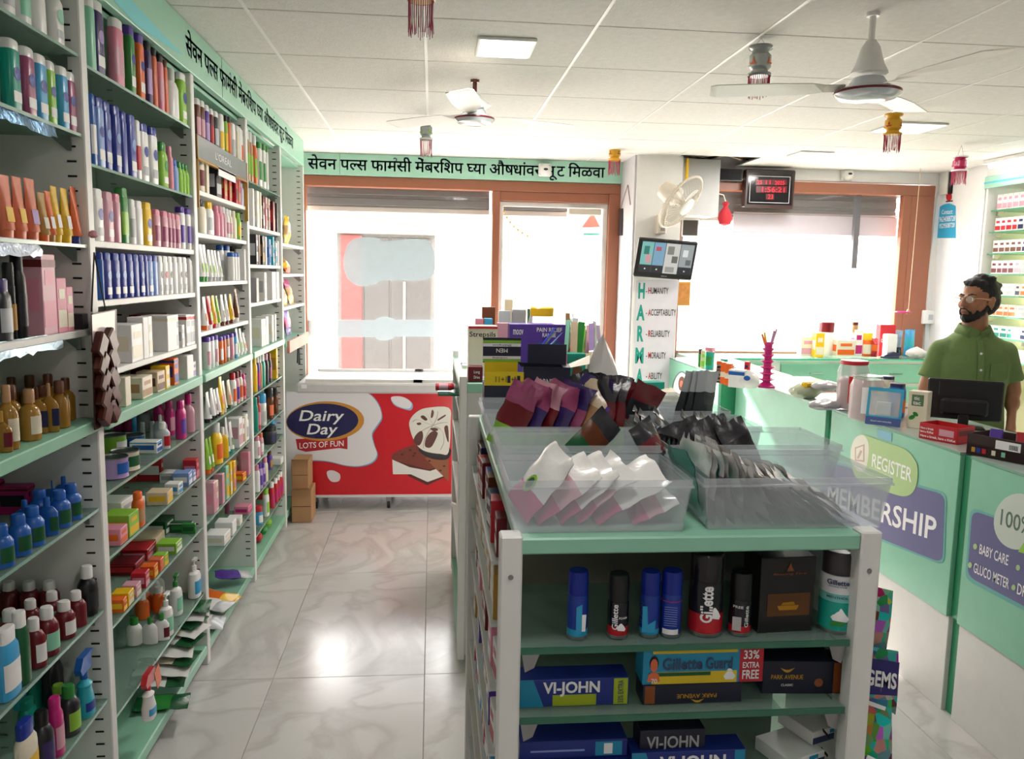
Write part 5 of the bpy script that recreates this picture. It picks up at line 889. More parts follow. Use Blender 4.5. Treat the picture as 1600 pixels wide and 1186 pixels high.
def pk(lab, x, y, z, h, w, d, c1, c2, c3, tx=0, ty=0, rz=0, grp=None, cat='packet', nm='packet'):
    g = thing(nm, lab, cat, (x, y, z), (Matrix.Rotation(ty, 3, 'Y') @ Matrix.Rotation(tx, 3, 'X') @ Matrix.Rotation(rz, 3, 'Z')).to_euler(), grp); build('po', g, h, w, d, c1, c2, c3); return g
# front left tub: pads in white and magenta film, leaning to the right
for i, (x, tl, h) in enumerate(((.152, 40, .135), (.176, 55, .14), (.214, 52, .135), (.246, 50, .13), (.280, 60, .15), (.345, 68, .09))):
    g = pk(f"white and magenta wrapped pad packet, {ORD[i]} from left in the front left tub", x, 1.405, zt+.016, h, .13, .022, W_, 'rose' if i % 2 else W_, 'magenta', 0, math.radians(tl), math.radians(-78), 'pad packets in the front left tub')
    part(MB().lathe([(.001, 0), (.020, .0002), (.021, .001)], 12).__class__().prism(el(0, 0, .018, .018, 0, 12), (0, -.0125, h*.38), (1, 0, 0), (0, 0, 1), (0, -.0008, 0)), 'green_emblem', C('lime', 'card'), g, sm=False)
    part(MB().prism(el(0, 0, .012, .012, 0, 10), (0, -.0135, h*.38), (1, 0, 0), (0, 0, 1), (0, -.0004, 0)), 'inner_emblem', C('darkgreen', 'card'), g, sm=False)
# front right tub: white sachets with green edges fanned out
for i in range(15):
    x = .475+i*.0195; tl = -4+max(0, -10+5.2*i) if i < 5 else (30+2.6*(i-5)); tl = [-2, 2, 5, 9, 14, 20, 28, 34, 39, 43, 46, 49, 51, 53, 55][i]
    x = [.478, .494, .512, .530, .552, .572, .598, .620, .640, .662, .682, .702, .722, .740, .757][i]
    pk(f"white and grey sachet with green back, {ORD[i]} from left in the front right tub", x, 1.425, zt+.006, .128-.0012*i, .19, .007, W_, ('silver', W_, 'grey')[i % 3], ('silver', 'grey')[i % 2], 0, -math.radians(tl), math.radians(88), 'white sachets in the front right tub')
for i, (x, tl) in enumerate(((.481, 14), (.521, 12), (.556, 25))):
    pk(f"thin green card wedged between sachets, {ORD[i]} from left in the front right tub", x, 1.435, zt+.004, .12, .17, .004, 'teal', 'teal', 'teal', 0, -math.radians(tl), math.radians(88))
# dark sachets in the second and third right tubs
for i, (x, y, tx, ty, h) in enumerate(((.560, 1.69, -10, -20, .12), (.60, 1.70, -12, -25, .13), (.64, 1.69, -14, -22, .135), (.672, 1.70, -14, -26, .135), (.70, 1.69, -12, -24, .13))):
    pk(f"shiny black sachet, {ORD[i]} from left in the bunch at right of second right tub", x, y, zt+.004, h, .075, .010, 'charcoal', 'black', 'charcoal', math.radians(tx), math.radians(ty), .25, 'black sachets in the second right tub')
for i, x in enumerate((.495, .512, .528, .543, .50+.06, .575)):
    pk(f"low dark brown sachet, {ORD[i]} of the row at left of second right tub", x-.005, 1.69, zt+.004, .098, .12, .008, 'charcoal', 'brown', 'charcoal', 0, -math.radians(8+4*i), 1.3, 'low sachets in the second right tub')
pk('big dark brown pouch leaning over the edge between left and right tubs', .475, 1.60, zt+.035, .115, .07, .02, 'charcoal', 'maroon', 'charcoal', math.radians(-5), -math.radians(28), .6)
pk('dark brown pouch rising above the middle of the second right tub', .60, 1.72, zt+.02, .10, .05, .015, 'charcoal', 'maroon', 'charcoal', 0, -math.radians(14), .4)
for i, (x, ty) in enumerate(((.52, 40), (.545, 46), (.575, 42), (.655, 48), (.69, 50), (.71, 52))):
    pk(f"glossy black sachet, {ORD[i]} from left along the third right tub", x+.05, 1.90, zt+.004, .135, .10, .008, 'charcoal' if i % 2 else 'black', 'black', 'silver', 0, -math.radians(ty), 1.25, 'black sachets in the third right tub')
for i, (x, ty) in enumerate(((.515, 38), (.535, 45), (.56, 42), (.585, 50), (.61, 44))):
    pk(f"black and white sachet, {ORD[i]} from left along the fourth right tub", x+.05, 2.08, zt+.004, .13, .10, .008, 'silver' if i % 2 else 'charcoal', 'black', 'charcoal', 0, -math.radians(ty), 1.25, 'black and white sachets in the fourth right tub')
for i, (x, ty) in enumerate(((.655, -14), (.685, -10), (.71, -6))):
    pk(f"tall silver black sachet, {ORD[i]} of the upright trio at the rear right", x, 2.08, zt+.02, .17, .08, .012, 'silver', 'charcoal', 'charcoal', 0, math.radians(-ty), .5, 'upright sachets rear right')
# purple packs standing in the third left tub
for i, (x, ty, c1, c2) in enumerate(((.165, 24, 'mauve', 'maroon'), (.197, 22, 'mauve', 'violet'), (.229, 20, 'rose', 'maroon'), (.261, 22, 'mauve', 'violet'), (.293, 22, 'violet', 'mauve'), (.325, 24, 'beige', 'tan'), (.357, 14, 'violet', P_), (.388, 6, 'charcoal', 'maroon'), (.415, 4, 'charcoal', 'maroon'))):
    pk(f"{'purple' if i < 5 else ('cream' if i == 5 else 'dark brown')} foil pack with lime base, {ORD[i]} from left in the third left tub", x, 1.90-.002*i, zt+.02, .168+(.012 if i > 4 else 0), .10, .017, c1, c2, 'lime', math.radians(-4), math.radians(ty), math.radians(-48), 'purple foil packs in the third left tub')
for i, (x, y, tl) in enumerate(((.44, 2.02, 10), (.47, 2.03, -12), (.50, 2.02, -24))):
    pk(f"dark green and red foil pack, {ORD[i]} of the three behind the purple packs", x, y, zt+.02, .15, .10, .02, 'darkgreen' if i == 0 else 'maroon', 'charcoal', 'maroon', 0, -math.radians(tl), .4, 'dark foil packs behind the purple ones')
pk('dark green and brown zip pouch lying tilted across the second left tub', .30, 1.66, zt+.05, .125, .075, .016, 'charcoal', 'brown', 'darkgreen', math.radians(-20), math.radians(48), .2)
# ------------------------------------------------------------------ boxes at the back of the near gondola
def bxp(xl, xr, yt, zb, Y, lab, c, depth=.08, name='display_box', rot=0, h=None):
    a, b = at(xl, 600, 'Y', Y), at(xr, 600, 'Y', Y); t = at((xl+xr)/2, yt, 'Y', Y).z; g = thing(name, lab, 'box', ((a.x+b.x)/2, Y+depth/2, zb+.0005), (0, 0, rot)); w = b.x-a.x; h = h or t-zb
    part(MB().bev(-w/2, w/2, -depth/2, depth/2, 0, h, .001), 'carton', C(c, 'card') if isinstance(c, str) else c, g, sm=False); return g, w, h, -depth/2
mN = pmat('#22223a', 'dark indigo card'); mYe = pmat('#e8c818', 'bright yellow card')
g, w, h, f = bxp(757, 818, 600, zt, 2.36, 'open dark display box with a bright yellow 11+1+2 flap, behind the tubs', mN, .09)
part(MB().box(-w/2, w/2, f-.002, f-.0005, h-.005, h+.035), 'front_flap', mYe, g, sm=False)
wtxt(g, '11+1', None, f-.0022, -w*.22, h+.005, w*.28, .017, pmat('#6a4a10')); wtxt(g, '+2', None, f-.0022, w*.18, h+.005, w*.13, .017, pmat('#6a4a10'))
part(MB().box(w*.08, w*.16, f-.0026, f-.002, h+.003, h+.024).box(w*.33, w*.41, f-.0026, f-.002, h+.003, h+.024), 'print', mN, g, sm=False)
part(MB().box(-w*.46, w*.42, -f-.004, -f-.002, h, h+.055), 'yellow_lid', mYe, g, sm=False)
part(MB().box(-w*.5, w*.5, -f+.002, -f+.004, h+.052, h+.128), 'raised_lid', mN, g, sm=False)
part(MB().box(-w*.5, w*.5, -f+.0012, -f+.002, h+.112, h+.120).box(-w*.5, w*.5, -f+.0012, -f+.002, h+.055, h+.062), 'green_stripe', C('lime', 'card'), g, sm=False); part(MB().box(-w*.5, w*.5, -f+.0012, -f+.002, h+.101, h+.111).box(-w*.5, w*.5, -f+.0012, -f+.002, h+.063, h+.072), 'white_stripe', M_whiteprint, g, sm=False)
wtxt(g, 'MEN', None, -f+.0016, -w*.15, h+.083, w*.3, .012, M_whiteprint, flip=True); wtxt(g, 'Shampoo', None, -f+.0012, -w*.25, h+.102, w*.5, .007, mN, flip=True); wtxt(g, 'Shampoo', None, -f+.0012, -w*.25, h+.064, w*.4, .006, mN)
g, w, h, f = bxp(820, 893, 574, zt+.025, 2.38, 'open black shampoo display box behind the tubs', mN, .10, rot=-.10)
wtxt(g, 'GARNIER', None, f-.0006, -w*.25, h*.60, w*.5, h*.14, M_whiteprint); wtxt(g, 'MEN', None, f-.0006, -w*.17, h*.38, w*.38, h*.18, M_whiteprint, fat=.02); part(MB().box(-w*.49, w*.49, f-.0006, f, h*.02, h*.24), 'print', M_whiteprint, g, sm=False); wtxt(g, 'Shampoo', None, f-.001, -w*.38, h*.08, w*.4, h*.12, mN)
part(MB().add([(-w*.55, f, h), (w*.35, f, h), (w*.28, f-.03, h+.012), (-w*.62, f-.03, h+.016)], [(0, 1, 2, 3)]), 'front_flap', mN, g, sm=False)
part(MB().add([(w*.5, f, h), (w*.5, -f, h), (w*.95, -f-.02, h+.03), (w*.9, f, h+.012)], [(0, 1, 2, 3)]), 'side_flap', C('cream', 'card'), g, sm=False)
part(MB().box(-w*.4, w*.45, -f-.003, -f-.001, h, h+.06), 'back_flap', mN, g, sm=False)
pk('dark lidded sachet bundle leaning at right of the black shampoo display box', .475, 2.27, zt+.03, .14, .06, .02, 'charcoal', 'violet', 'charcoal', math.radians(-8), math.radians(-25), -.3)
for i, (x, h) in enumerate(((.475, .15), (.505, .155), (.535, .15))):
    pk(f"upright dark violet pouch, {ORD[i]} of three in front of the white plastic bag", x-.03, 2.13, zt+.01, h, .06, .022, 'charcoal', 'violet', 'charcoal', 0, math.radians(3*i-3), .2, 'upright dark pouches by the bag')
# white plastic bag
def blobmesh(w, d, h, seed, amp=.1, n=18, m=12, top=.25):
    r = random.Random(seed); ph = [(r.uniform(0, 6.3), r.randint(2, 6), r.randint(1, 4), r.uniform(.3, 1)) for _ in range(7)]; P = []; fs = []
    for j in range(m+1):
        v = j/m; rad = math.sin(math.pi*min(1, v*.92+.12))**.55; rad = rad*(1-.35*max(0, v-.55)/.45) if top else rad
        for i in range(n):
            a = 2*math.pi*i/n; k = 1+amp*sum(q*math.sin(a*f1+v*f2*3+p) for p, f1, f2, q in ph)/2; P.append((w/2*rad*k*math.cos(a), d/2*rad*k*math.sin(a), h*v*(1+amp*.3*math.sin(3*a))))
    for j in range(m):
        for i in range(n): fs.append((j*n+i, j*n+(i+1) % n, (j+1)*n+(i+1) % n, (j+1)*n+i))
    fs.append(tuple(range(n-1, -1, -1))); fs.append(tuple(m*n+i for i in range(n))); return MB().add(P, fs)
M_bag = mat('thin white plastic bag', '#e9e4e2', .35, alpha=.88, trans='#ffffff', bump=.6, bscale=25)
q = at(939, 615, 'Y', 2.41)
g = thing('plastic_bag', 'crumpled white plastic bag standing at the right behind the dark pouches', 'bag', (q.x, 2.41, zt+.0005), .3)
part(blobmesh(.115, .10, .25, 4, .10), 'bag_body', M_bag, g)
# small lip so the bag and boxes stand on the second gondola's front board
# ------------------------------------------------------------------ goods on top of the second gondola
zB = 1.17
def onB(*a, **k): return bxp(*a, **k)
g, w, h, f = onB(731, 754, 568, zB+.002, 3.22, 'maroon intimate care box at the left front corner of the second gondola', 'maroon', .06, h=.06); wtxt(g, 'Long', None, f-.0006, -w*.1, h*.5, w*.4, h*.25, M_whiteprint); wtxt(g, 'Drive', None, f-.0006, -w*.1, h*.2, w*.4, h*.2, M_whiteprint)
g, w, h, f = onB(731, 776, 510, zB, 3.42, 'white throat lozenge display box with a red edge, left on second gondola', 'cream', .10); part(MB().box(-w/2, w/2, f-.001, f, h*.95, h), 'red_edge', C('red', 'card'), g, sm=False); wtxt(g, 'Strepsils', None, f-.0006, -w*.46, h*.76, w*.9, h*.13, M_blackprint)
g, w, h, f = onB(795, 882, 507, zB, 3.40, 'purple pain relief range display box in the middle of the second gondola', 'purple', .09); wtxt(g, 'moov', None, f-.0006, -w*.44, h*.80, w*.18, h*.1, M_whiteprint); wtxt(g, 'PAIN RELIEF', None, f-.0006, -w*.02, h*.86, w*.45, h*.08, M_whiteprint, fat=.02); wtxt(g, 'RANGE', None, f-.0006, w*.08, h*.76, w*.24, h*.08, M_whiteprint, fat=.02)
part(MB().box(w*.02, w*.40, f-.0006, f, h*.45, h*.66), 'print', C('blue', 'card'), g, sm=False)
g, w, h, f = onB(828, 885, 552, zB, 3.22, 'pink edged black box behind the shampoo display box', 'pink', .06); part(MB().box(-w*.48, w*.44, f-.001, f, h*.05, h*.93), 'black_panel', mN, g, sm=False)
g, w, h, f = onB(886, 914, 553, zB, 3.24, 'teal carton printed with a woman, right of the pink edged box', 'teal', .06)
part(MB().prism(el(0, 0, .5, .5, 0, 12), (w*.05, f-.0008, h*.66), (w*.3, 0, 0), (0, 0, h*.32), (0, .0004, 0)).prism([(-.5, 0), (.5, 0), (.35, .8), (-.35, .8)], (w*.05, f-.0008, h*.05), (w*.7, 0, 0), (0, 0, h*.6), (0, .0004, 0)), 'portrait_hair', C('brown', 'card'), g, sm=False)
part(MB().prism(el(0, 0, .5, .5, 0, 12), (w*.05, f-.0014, h*.66), (w*.18, 0, 0), (0, 0, h*.22), (0, .0004, 0)), 'portrait_face', C('salmon', 'card'), g, sm=False)
for xl, xr, yt, Y, c, lab in ((752, 772, 480, 3.75, 'brown', 'brown and gold carton at the back left of the second gondola'), (778, 796, 486, 3.78, 'silver', 'grey and white carton second from left at the back of second gondola'), (799, 820, 484, 3.72, 'grey', 'tall grey carton left of the yellow-lidded jar'), (823, 830, 483, 3.80, 'darkgreen', 'narrow dark green carton squeezed beside the yellow-lidded jar'), (787, 799, 468, 4.0, 'beige', 'tall thin beige carton standing farthest back on second gondola'), (742, 754, 498, 3.60, 'pink', 'small pale pink carton above the lozenge box'), (756, 768, 498, 3.58, 'sky', 'small pale blue carton beside the pale pink one'), (776, 796, 505, 3.56, 'rose', 'pink and white blister box at left of the pain relief display')):
    onB(xl, xr, yt, zB, Y, lab, c, .05, name='carton_box')
pm = mat('pale clear jar plastic', '#e8e4ea', .12, alpha=.5, trans='#f4f2f6')
q0, q1 = at(826, 508, 'Y', 3.6), at(868, 508, 'Y', 3.6); jt = at(846, 480, 'Y', 3.6).z; jw = q1.x-q0.x
g = thing('sweet_jar', 'clear square-shouldered jar with a bright yellow lid at the back of second gondola', 'jar', ((q0.x+q1.x)/2, 3.62, zB+.001))
part(MB().lathe([(.46*jw, 0), (.5*jw, .01), (.5*jw, (jt-zB)*.74), (.42*jw, (jt-zB)*.86)], 20, sup=3), 'jar_body', pm, g)
part(MB().lathe([(.43*jw, (jt-zB)*.86), (.44*jw, jt-zB-.006), (.40*jw, jt-zB)], 20, sup=3), 'lid', C('yellow'), g)
# toothbrush packs leaning in a heap
rnd = random.Random(11)
tb = [(838, 550, 868, 512, 'royal'), (846, 552, 878, 517, 'lightblue'), (852, 551, 884, 520, 'blue'), (860, 552, 890, 528, 'teal'), (868, 549, 878, 505, 'silver'), (876, 550, 889, 498, 'mint'), (884, 550, 888, 500, 'mint'), (890, 552, 900, 497, 'silver'), (896, 552, 898, 503, 'beige'), (904, 555, 909, 503, 'green'), (910, 553, 913, 509, 'lime'), (916, 552, 920, 508, 'rose'), (924, 548, 924, 505, 'lilac'), (931, 548, 929, 502, 'silver'), (938, 546, 934, 508, 'lilac'), (884, 556, 900, 536, 'red'), (872, 556, 892, 540, 'mint'), (895, 548, 895, 490, 'silver'), (889, 548, 887, 489, 'tan')]
for i, (xa, ya, xb, yb, c) in enumerate(tb):
    Y = 3.36+.035*(i % 6)+(.12 if yb < 500 else 0); a, b = at(xa, ya, 'Y', Y), at(xb, yb, 'Y', Y+.02); d = (b-a); L_ = d.length
    g = thing('toothbrush_pack', f"{c} toothbrush blister pack, {ORD[i]} in the leaning heap at right of second gondola", 'toothbrush pack', a, (d.to_track_quat('Z', 'Y').to_matrix() @ Matrix.Rotation(rnd.uniform(-1.1, 1.1), 3, 'Z')).to_euler(), 'toothbrush packs in the heap')
    part(MB().bev(-.015, .015, -.001, .001, 0, L_, .0006), 'card', C(c, 'card'), g, sm=False); part(MB().bev(-.011, .011, -.012, -.0012, L_*.1, L_*.86, .004), 'blister', C('clear'), g)
    part(MB().tube([(0, -.006, L_*.12), (0, -.006, L_*.8)], .0035, 5), 'toothbrush', C(['white', 'royal', 'green', 'magenta'][i % 4]), g)
g = thing('tray', 'low white card tray holding up the leaning toothbrush packs', 'tray', (.62, 3.47, zB), 0)
part(MB().bev(at(835, 560, 'Y', 3.35).x, at(943, 560, 'Y', 3.35).x-.62+.0, -.14, .14, .0005, .045, .003).__class__().box(-.17, .13, -.14, -.137, .0005, .09).box(-.17, .13, .137, .14, .0005, .09).box(-.17, -.167, -.14, .14, .0005, .09).box(.127, .13, -.14, .14, .0005, .09).box(-.17, .13, -.14, .14, .0005, .003), 'tray_body', C('cream', 'card'), g, sm=False)
# papers and pink file between gondola and pillar
q = at(1003, 612, 'Y', 3.0)
LZ = 1.10
g = thing('third_gondola', 'white low display unit beside the second gondola, carrying papers and bags', 'shelf unit', (.89, 3.3, 0))
part(MB().bev(.785, 1.0, 2.95, 3.6, .03, LZ, .004), 'cabinet_body', M_white, g, True, False); part(MB().bev(.782, 1.005, 2.945, 3.605, LZ, LZ+.014, .003), 'top', M_white, g, True, False)
zL = LZ+.0145
def flat(lab, xl, yl, xr, yr, t, c, cat, nm, rot=0, dz=0):
    a = at(xl, yl, 'Z', zL+t+dz); b = at(xr, yr, 'Z', zL+t+dz); g = thing(nm, lab, cat, ((a.x+b.x)/2, (a.y+b.y)/2, zL+dz), rot); part(MB().bev(-abs(b.x-a.x)/2, abs(b.x-a.x)/2, -abs(b.y-a.y)/2, abs(b.y-a.y)/2, 0, t, .002), 'body', C(c, 'card'), g, sm=False); return g
flat('pink file on a grey ledger beside the white plastic bag', 968, 612, 1010, 601, .02, 'rose', 'file', 'file_folder', .05); flat('thick grey ledger under the pink file', 968, 622, 1012, 607, .018, 'grey', 'book', 'ledger', .05, -.0)
g = thing('paper_pouch', 'teal and white paper pouch lying open behind the pink file', 'pouch', (.90, 3.35, zL), .25); build('bx', g, .045, .15, .06, 'teal', None, None)
g = thing('paper_wrapper', 'crumpled cream wrapping paper in front of the round portrait sticker', 'paper', (.915, 3.04, zL+.001), .3); part(blobmesh(.15, .14, .06, 9, .16, top=0), 'paper_body', C('cream', 'film'), g)
# ------------------------------------------------------------------ long service counter
KX, KZ = 1.906, .985
M_cnt = mat('sea green counter laminate', '#82c4a6', .4, var=.04); M_cntd = mat('deep green counter edge', '#2e8f64', .45); M_top = mat('smoked counter glass', '#b9c7c0', .08, spec=.7)
segs = [(.55, 2.665, 'nearest'), (2.725, 3.69, 'second'), (3.745, 4.93, 'third'), (4.965, 6.05, 'farthest')]
KX0 = KX
CT = []
for y0, y1, nm in segs:
    KX = KX0-(.10 if nm == 'farthest' else 0)
    g = thing('counter_unit', f"{nm} sea green service counter unit with a white plinth", 'counter', (KX+.25, (y0+y1)/2, 0), 0, 'service counter units'); CT.append(g)
    part(MB().bev(KX, KX+.02, y0, y1, .37, KZ-.004, .002), 'front_panel', M_cnt, g, True, False)
    part(MB().bev(KX+.012, KX+.46, y0, y1, .0, .37, .002), 'lower_panel', mat('white plinth laminate', '#dcdad6', .45, var=.04), g, True, False)
    part(MB().box(KX+.021, KX+.46, y0, y1, .371, KZ-.03), 'cabinet_body', M_cntd, g, True, False)
    part(MB().box(KX+.001, KX+.48, y0, y1, KZ-.004, KZ+.006), 'counter_top', M_top, g, True, False)
    part(MB().box(KX-.002, KX+.0008, y0, y1, KZ-.004, KZ+.0055), 'top_edge', mat('pale green glass edge', '#7fae9a', .2), g, True, False)
KX = KX0
for y0, y1, nm in ((2.666, 2.724, 'first'), (3.691, 3.744, 'second'), (4.931, 4.964, 'third')):
    o = part(MB().box(KX+.018, KX+.05, y0, y1, .371, KZ-.004).box(KX+.03, KX+.05, y0, y1, 0, .37), 'gap_filler', M_cntd); tag(o, f"deep green filler strip in the {nm} gap between counter units from the right", 'panel')
kp = lambda pts, g, m, e=.0012, nm='print': part(patch(pts, 'X', KX, (-1, 0, 0), e, .0005), nm, m, g, True, False)
kt = lambda st, bl, br, tl, g, m, e=.003, fat=.01: part(ptext(st, 'X', KX, (-1, 0, 0), bl, br, tl, e, None, 0, fat), 'lettering', m, g, True, False)
Pur = pmat('#58588a', 'muted purple print'); Lim = pmat('#a9c987', 'pale lime print'); Crm = pmat('#e2e2d0', 'cream print'); Gry = pmat('#c9d3c9', 'grey green print'); Bor = pmat('#5fa9a6', 'teal outline print')
def rr(x0, y0, x1, y1, x2, y2, x3, y3, k=.12):
    P = [Vector(p) for p in ((x0, y0), (x1, y1), (x2, y2), (x3, y3))]; out = []
    for i in range(4):
        p, a, b = P[i], P[i-1], P[(i+1) % 4]; u = p+(a-p).normalized()*min(14, (a-p).length*k*2); v = p+(b-p).normalized()*min(14, (b-p).length*k*2)
        for t in (0, .25, .5, .75, 1): q = u*(1-t)**2+p*2*t*(1-t)+v*t*t; out.append(tuple(q))
    return out
g3 = CT[1]; g4 = CT[0]
kp(rr(1285, 715, 1480, 770, 1476, 884, 1276, 806), g3, Bor, .001); kp(rr(1288, 720, 1477, 773, 1473, 880, 1280, 803), g3, Pur, .0016)
kp(crom([(1331, 700), (1338, 684), (1350, 679), (1380, 690), (1415, 702), (1432, 722), (1435, 742), (1430, 765), (1418, 775), (1400, 773), (1365, 760), (1340, 748), (1331, 725)], 4), g3, Lim, .0024)
kp(crom([(1331, 700), (1338, 684), (1350, 680), (1358, 692), (1358, 715), (1352, 735), (1340, 735), (1331, 720)], 4), g3, Crm, .0030)
kt('REGISTER', (1363, 729), (1425, 754), (1363, 708), g3, M_whiteprint, .0034); kt('MEMBERSHIP', (1293, 786), (1462, 846), (1293, 756), g3, M_whiteprint, .0026, .015)
kp([(1337, 699), (1352, 694), (1352, 722), (1337, 720)], g3, pmat('#c9a9a0', 'faded pink print'), .0034); kp([(1339, 701), (1350, 697), (1350, 719), (1339, 718)], g3, Crm, .0038); kp([(1340, 716), (1346, 703), (1349, 705), (1343, 717)], g3, pmat('#c9a9a0', 'faded pink print'), .0044)
kp([(1372, 670), (1394, 677), (1394, 690), (1372, 683)], g3, mat('faded blue tape', '#6fb3c9', .4), .002, 'tape')
kp(rr(1517, 792, 1640, 838, 1640, 975, 1508, 905), g4, Bor, .001); kp(rr(1520, 797, 1640, 841, 1640, 968, 1512, 900), g4, Pur, .0016)
kp(el(1592, 815, 38, 44, .1), g4, Gry, .0024); kt('100%', (1564, 820), (1612, 838), (1564, 794), g4, pmat('#4c6a5c', 'dark green print'), .0034, .01)
kp([(1592, 862), (1605, 842), (1640, 850), (1640, 876)], g4, pmat('#8fc63f', 'lime print'), .003)
kt('BABY CARE', (1531, 865), (1576, 884), (1531, 849), g4, M_whiteprint); kt('GLUCO METER', (1522, 894), (1577, 921), (1522, 878), g4, M_whiteprint); kt('DRESSING', (1590, 928), (1640, 952), (1590, 910), g4, M_whiteprint)
mb = MB()
for x, y in ((1525, 854), (1517, 883), (1592, 887), (1585, 918)): patch(el(x, y, 3.2, 4.6, 0, 12), 'X', KX, (-1, 0, 0), .003, .0005, mb)
part(mb, 'bullet_marks', Lim, g4, True, False, kind='stuff')
# oval sticker with a portrait on the far counter
g = CT[3]
def kf(pts, e, m, nm='print'): part(patch(pts, 'X', KX-.10, (-1, 0, 0), e, .0005), nm, m, g, True, False)
kf(crom([(1050, 622), (1051, 600), (1058, 585), (1067, 580), (1077, 590), (1083, 610), (1084, 624)], 4, False), .001, pmat('#5a7a78', 'grey teal outline')); kf(crom([(1051.5, 622), (1053, 601), (1059, 587), (1067, 582.5), (1075.5, 592), (1081, 611), (1082, 624)], 4, False), .0018, M_whiteprint)
kf(el(1066, 600, 5.5, 12, 0, 16), .0026, C('brown', 'card')); kf(el(1065.5, 600, 2.8, 5.5, 0, 14), .0034, C('salmon', 'card')); kf([(1059, 622), (1061, 610), (1071, 611), (1074, 623)], .003, C('salmon', 'card'))
# wall counter under the right window
g = thing('wall_counter', 'low mint counter with drawers and a green glass top under the right window', 'counter', (3.0, 6.3, 0))
WZ = .99; wy = 6.08
part(MB().box(2.0, 4.12, wy+.01, BY-.001, .02, WZ-.012), 'cabinet_body', M_white, g, True, False)
part(MB().box(1.98, 4.12, wy-.02, BY-.001, WZ-.011, WZ), 'glass_top', M_shelfglass, g, True, False); part(MB().box(1.98, 4.12, wy-.023, wy-.0205, WZ-.012, WZ+.0003), 'glass_edge', mat('bright green glass edge', '#2fc79a', .15, spec=.8), g, True, False)
for i, (x0, x1) in enumerate(((2.05, 2.62), (2.70, 3.27), (3.33, 3.95))):
    for z0, z1 in ((.80, .95), (.60, .775), (.36, .575), (.10, .34)):
        dr = part(MB().bev(x0, x1, wy-.006, wy+.010, z0, z1, .004), 'drawer', M_cnt, g, True, False); part(MB().tube([((x0+x1)/2-.05, wy-.006, (z0+z1)/2), ((x0+x1)/2-.05, wy-.02, (z0+z1)/2), ((x0+x1)/2+.05, wy-.02, (z0+z1)/2), ((x0+x1)/2+.05, wy-.006, (z0+z1)/2)], .003, 6), 'handle', M_metal, dr, True)
# ------------------------------------------------------------------ goods on the service counter
def onK(x, yb, z=KZ+.0065): return at(x, yb, 'Z', z)
zK = KZ+.0065
def jar(lab, x, yb, w, h, body, lid, neck=.8, sup=2.6, y=None, name='sweet_jar', fill=None, hl=.08):
    p = onK(x, yb); g = thing(name, lab, 'jar', (p.x, p.y, zK), .5)
    part(MB().lathe([(.46*w, 0), (.5*w, .006), (.5*w, h*.76), (.42*w, h*.9), (.40*w, h*(1-hl))], 24, sup=sup), 'jar_body', body, g)
    part(MB().lathe([(.42*w, h*(1-hl)), (.43*w, h-.003), (.41*w, h)], 24, sup=sup), 'lid', lid, g)
    if fill: part(MB().lathe([(.44*w, .008), (.47*w, .02), (.47*w, h*.6), (.30*w, h*.66)], 18, sup=sup), 'contents', fill, g)
    return g, w, h
M_mix = mat('mixed wrapped sweets', '#b07868', .5, var=.5, bscale=180)
M_jar = mat('clear jar plastic', '#eef0f2', .1, alpha=.35, trans='#f7f9fa')
g, w, h = jar('tall clear sweet jar with a red lid and red label on the counter', 1330, 640, .135, .235, M_jar, C('red'), fill=mat('red pouches', '#a83a44', .4, var=.4, bscale=90)); g.rotation_euler.z = .15
part(lab_band(w, w, .04, .165, C('red', 'card'), 2.6, .30), 'label_print', None, g); wtxt(g, 'Pic', None, -w/2-.001, -.05, .085, .055, .03, M_whiteprint, fat=.02); part(MB().box(-.052, .02, -w/2-.0016, -w/2-.0008, .15, .165), 'yellow_print', C('yellow', 'card'), g, sm=False)
g, w, h = jar('big white labelled throat lozenge jar in front of the red-lidded jar', 1352, 655, .135, .195, mat('pink tinted jar plastic', '#e6d9da', .12, alpha=.6, trans='#f7eeee'), C('clear'), fill=M_mix); g.rotation_euler.z = .2
part(lab_band(w, w, .035, .150, M_whiteprint, 2.6, .34), 'label_print', None, g); part(MB().box(-.03, .06, -w/2-.0018, -w/2-.001, .135, .146), 'yellow_print', C('yellow', 'card'), g, sm=False)
wtxt(g, 'Strepsils', None, -w/2-.0012, -.028, .108, .088, .018, M_blackprint); part(MB().box(-.035, .03, -w/2-.0018, -w/2-.001, .062, .066).box(-.035, .03, -w/2-.0018, -w/2-.001, .052, .056), 'red_print', C('red', 'card'), g, sm=False)
for i, (x, yb, c, lab) in enumerate(((1383, 635, 'cream', 'small jar with dark blue lid behind the clear display stand'), (1399, 650, 'blue', 'blue jar with navy and red lid behind the clear display stand'))):
    g, w, h = jar(lab, x, yb, .07, .15, C(c), C('navy'), name='health_drink_jar', hl=.12)
    part(lab_band(w, w, .02, .08, C('orange' if i else 'lilac', 'card'), 2.6, .3), 'label_print', None, g)
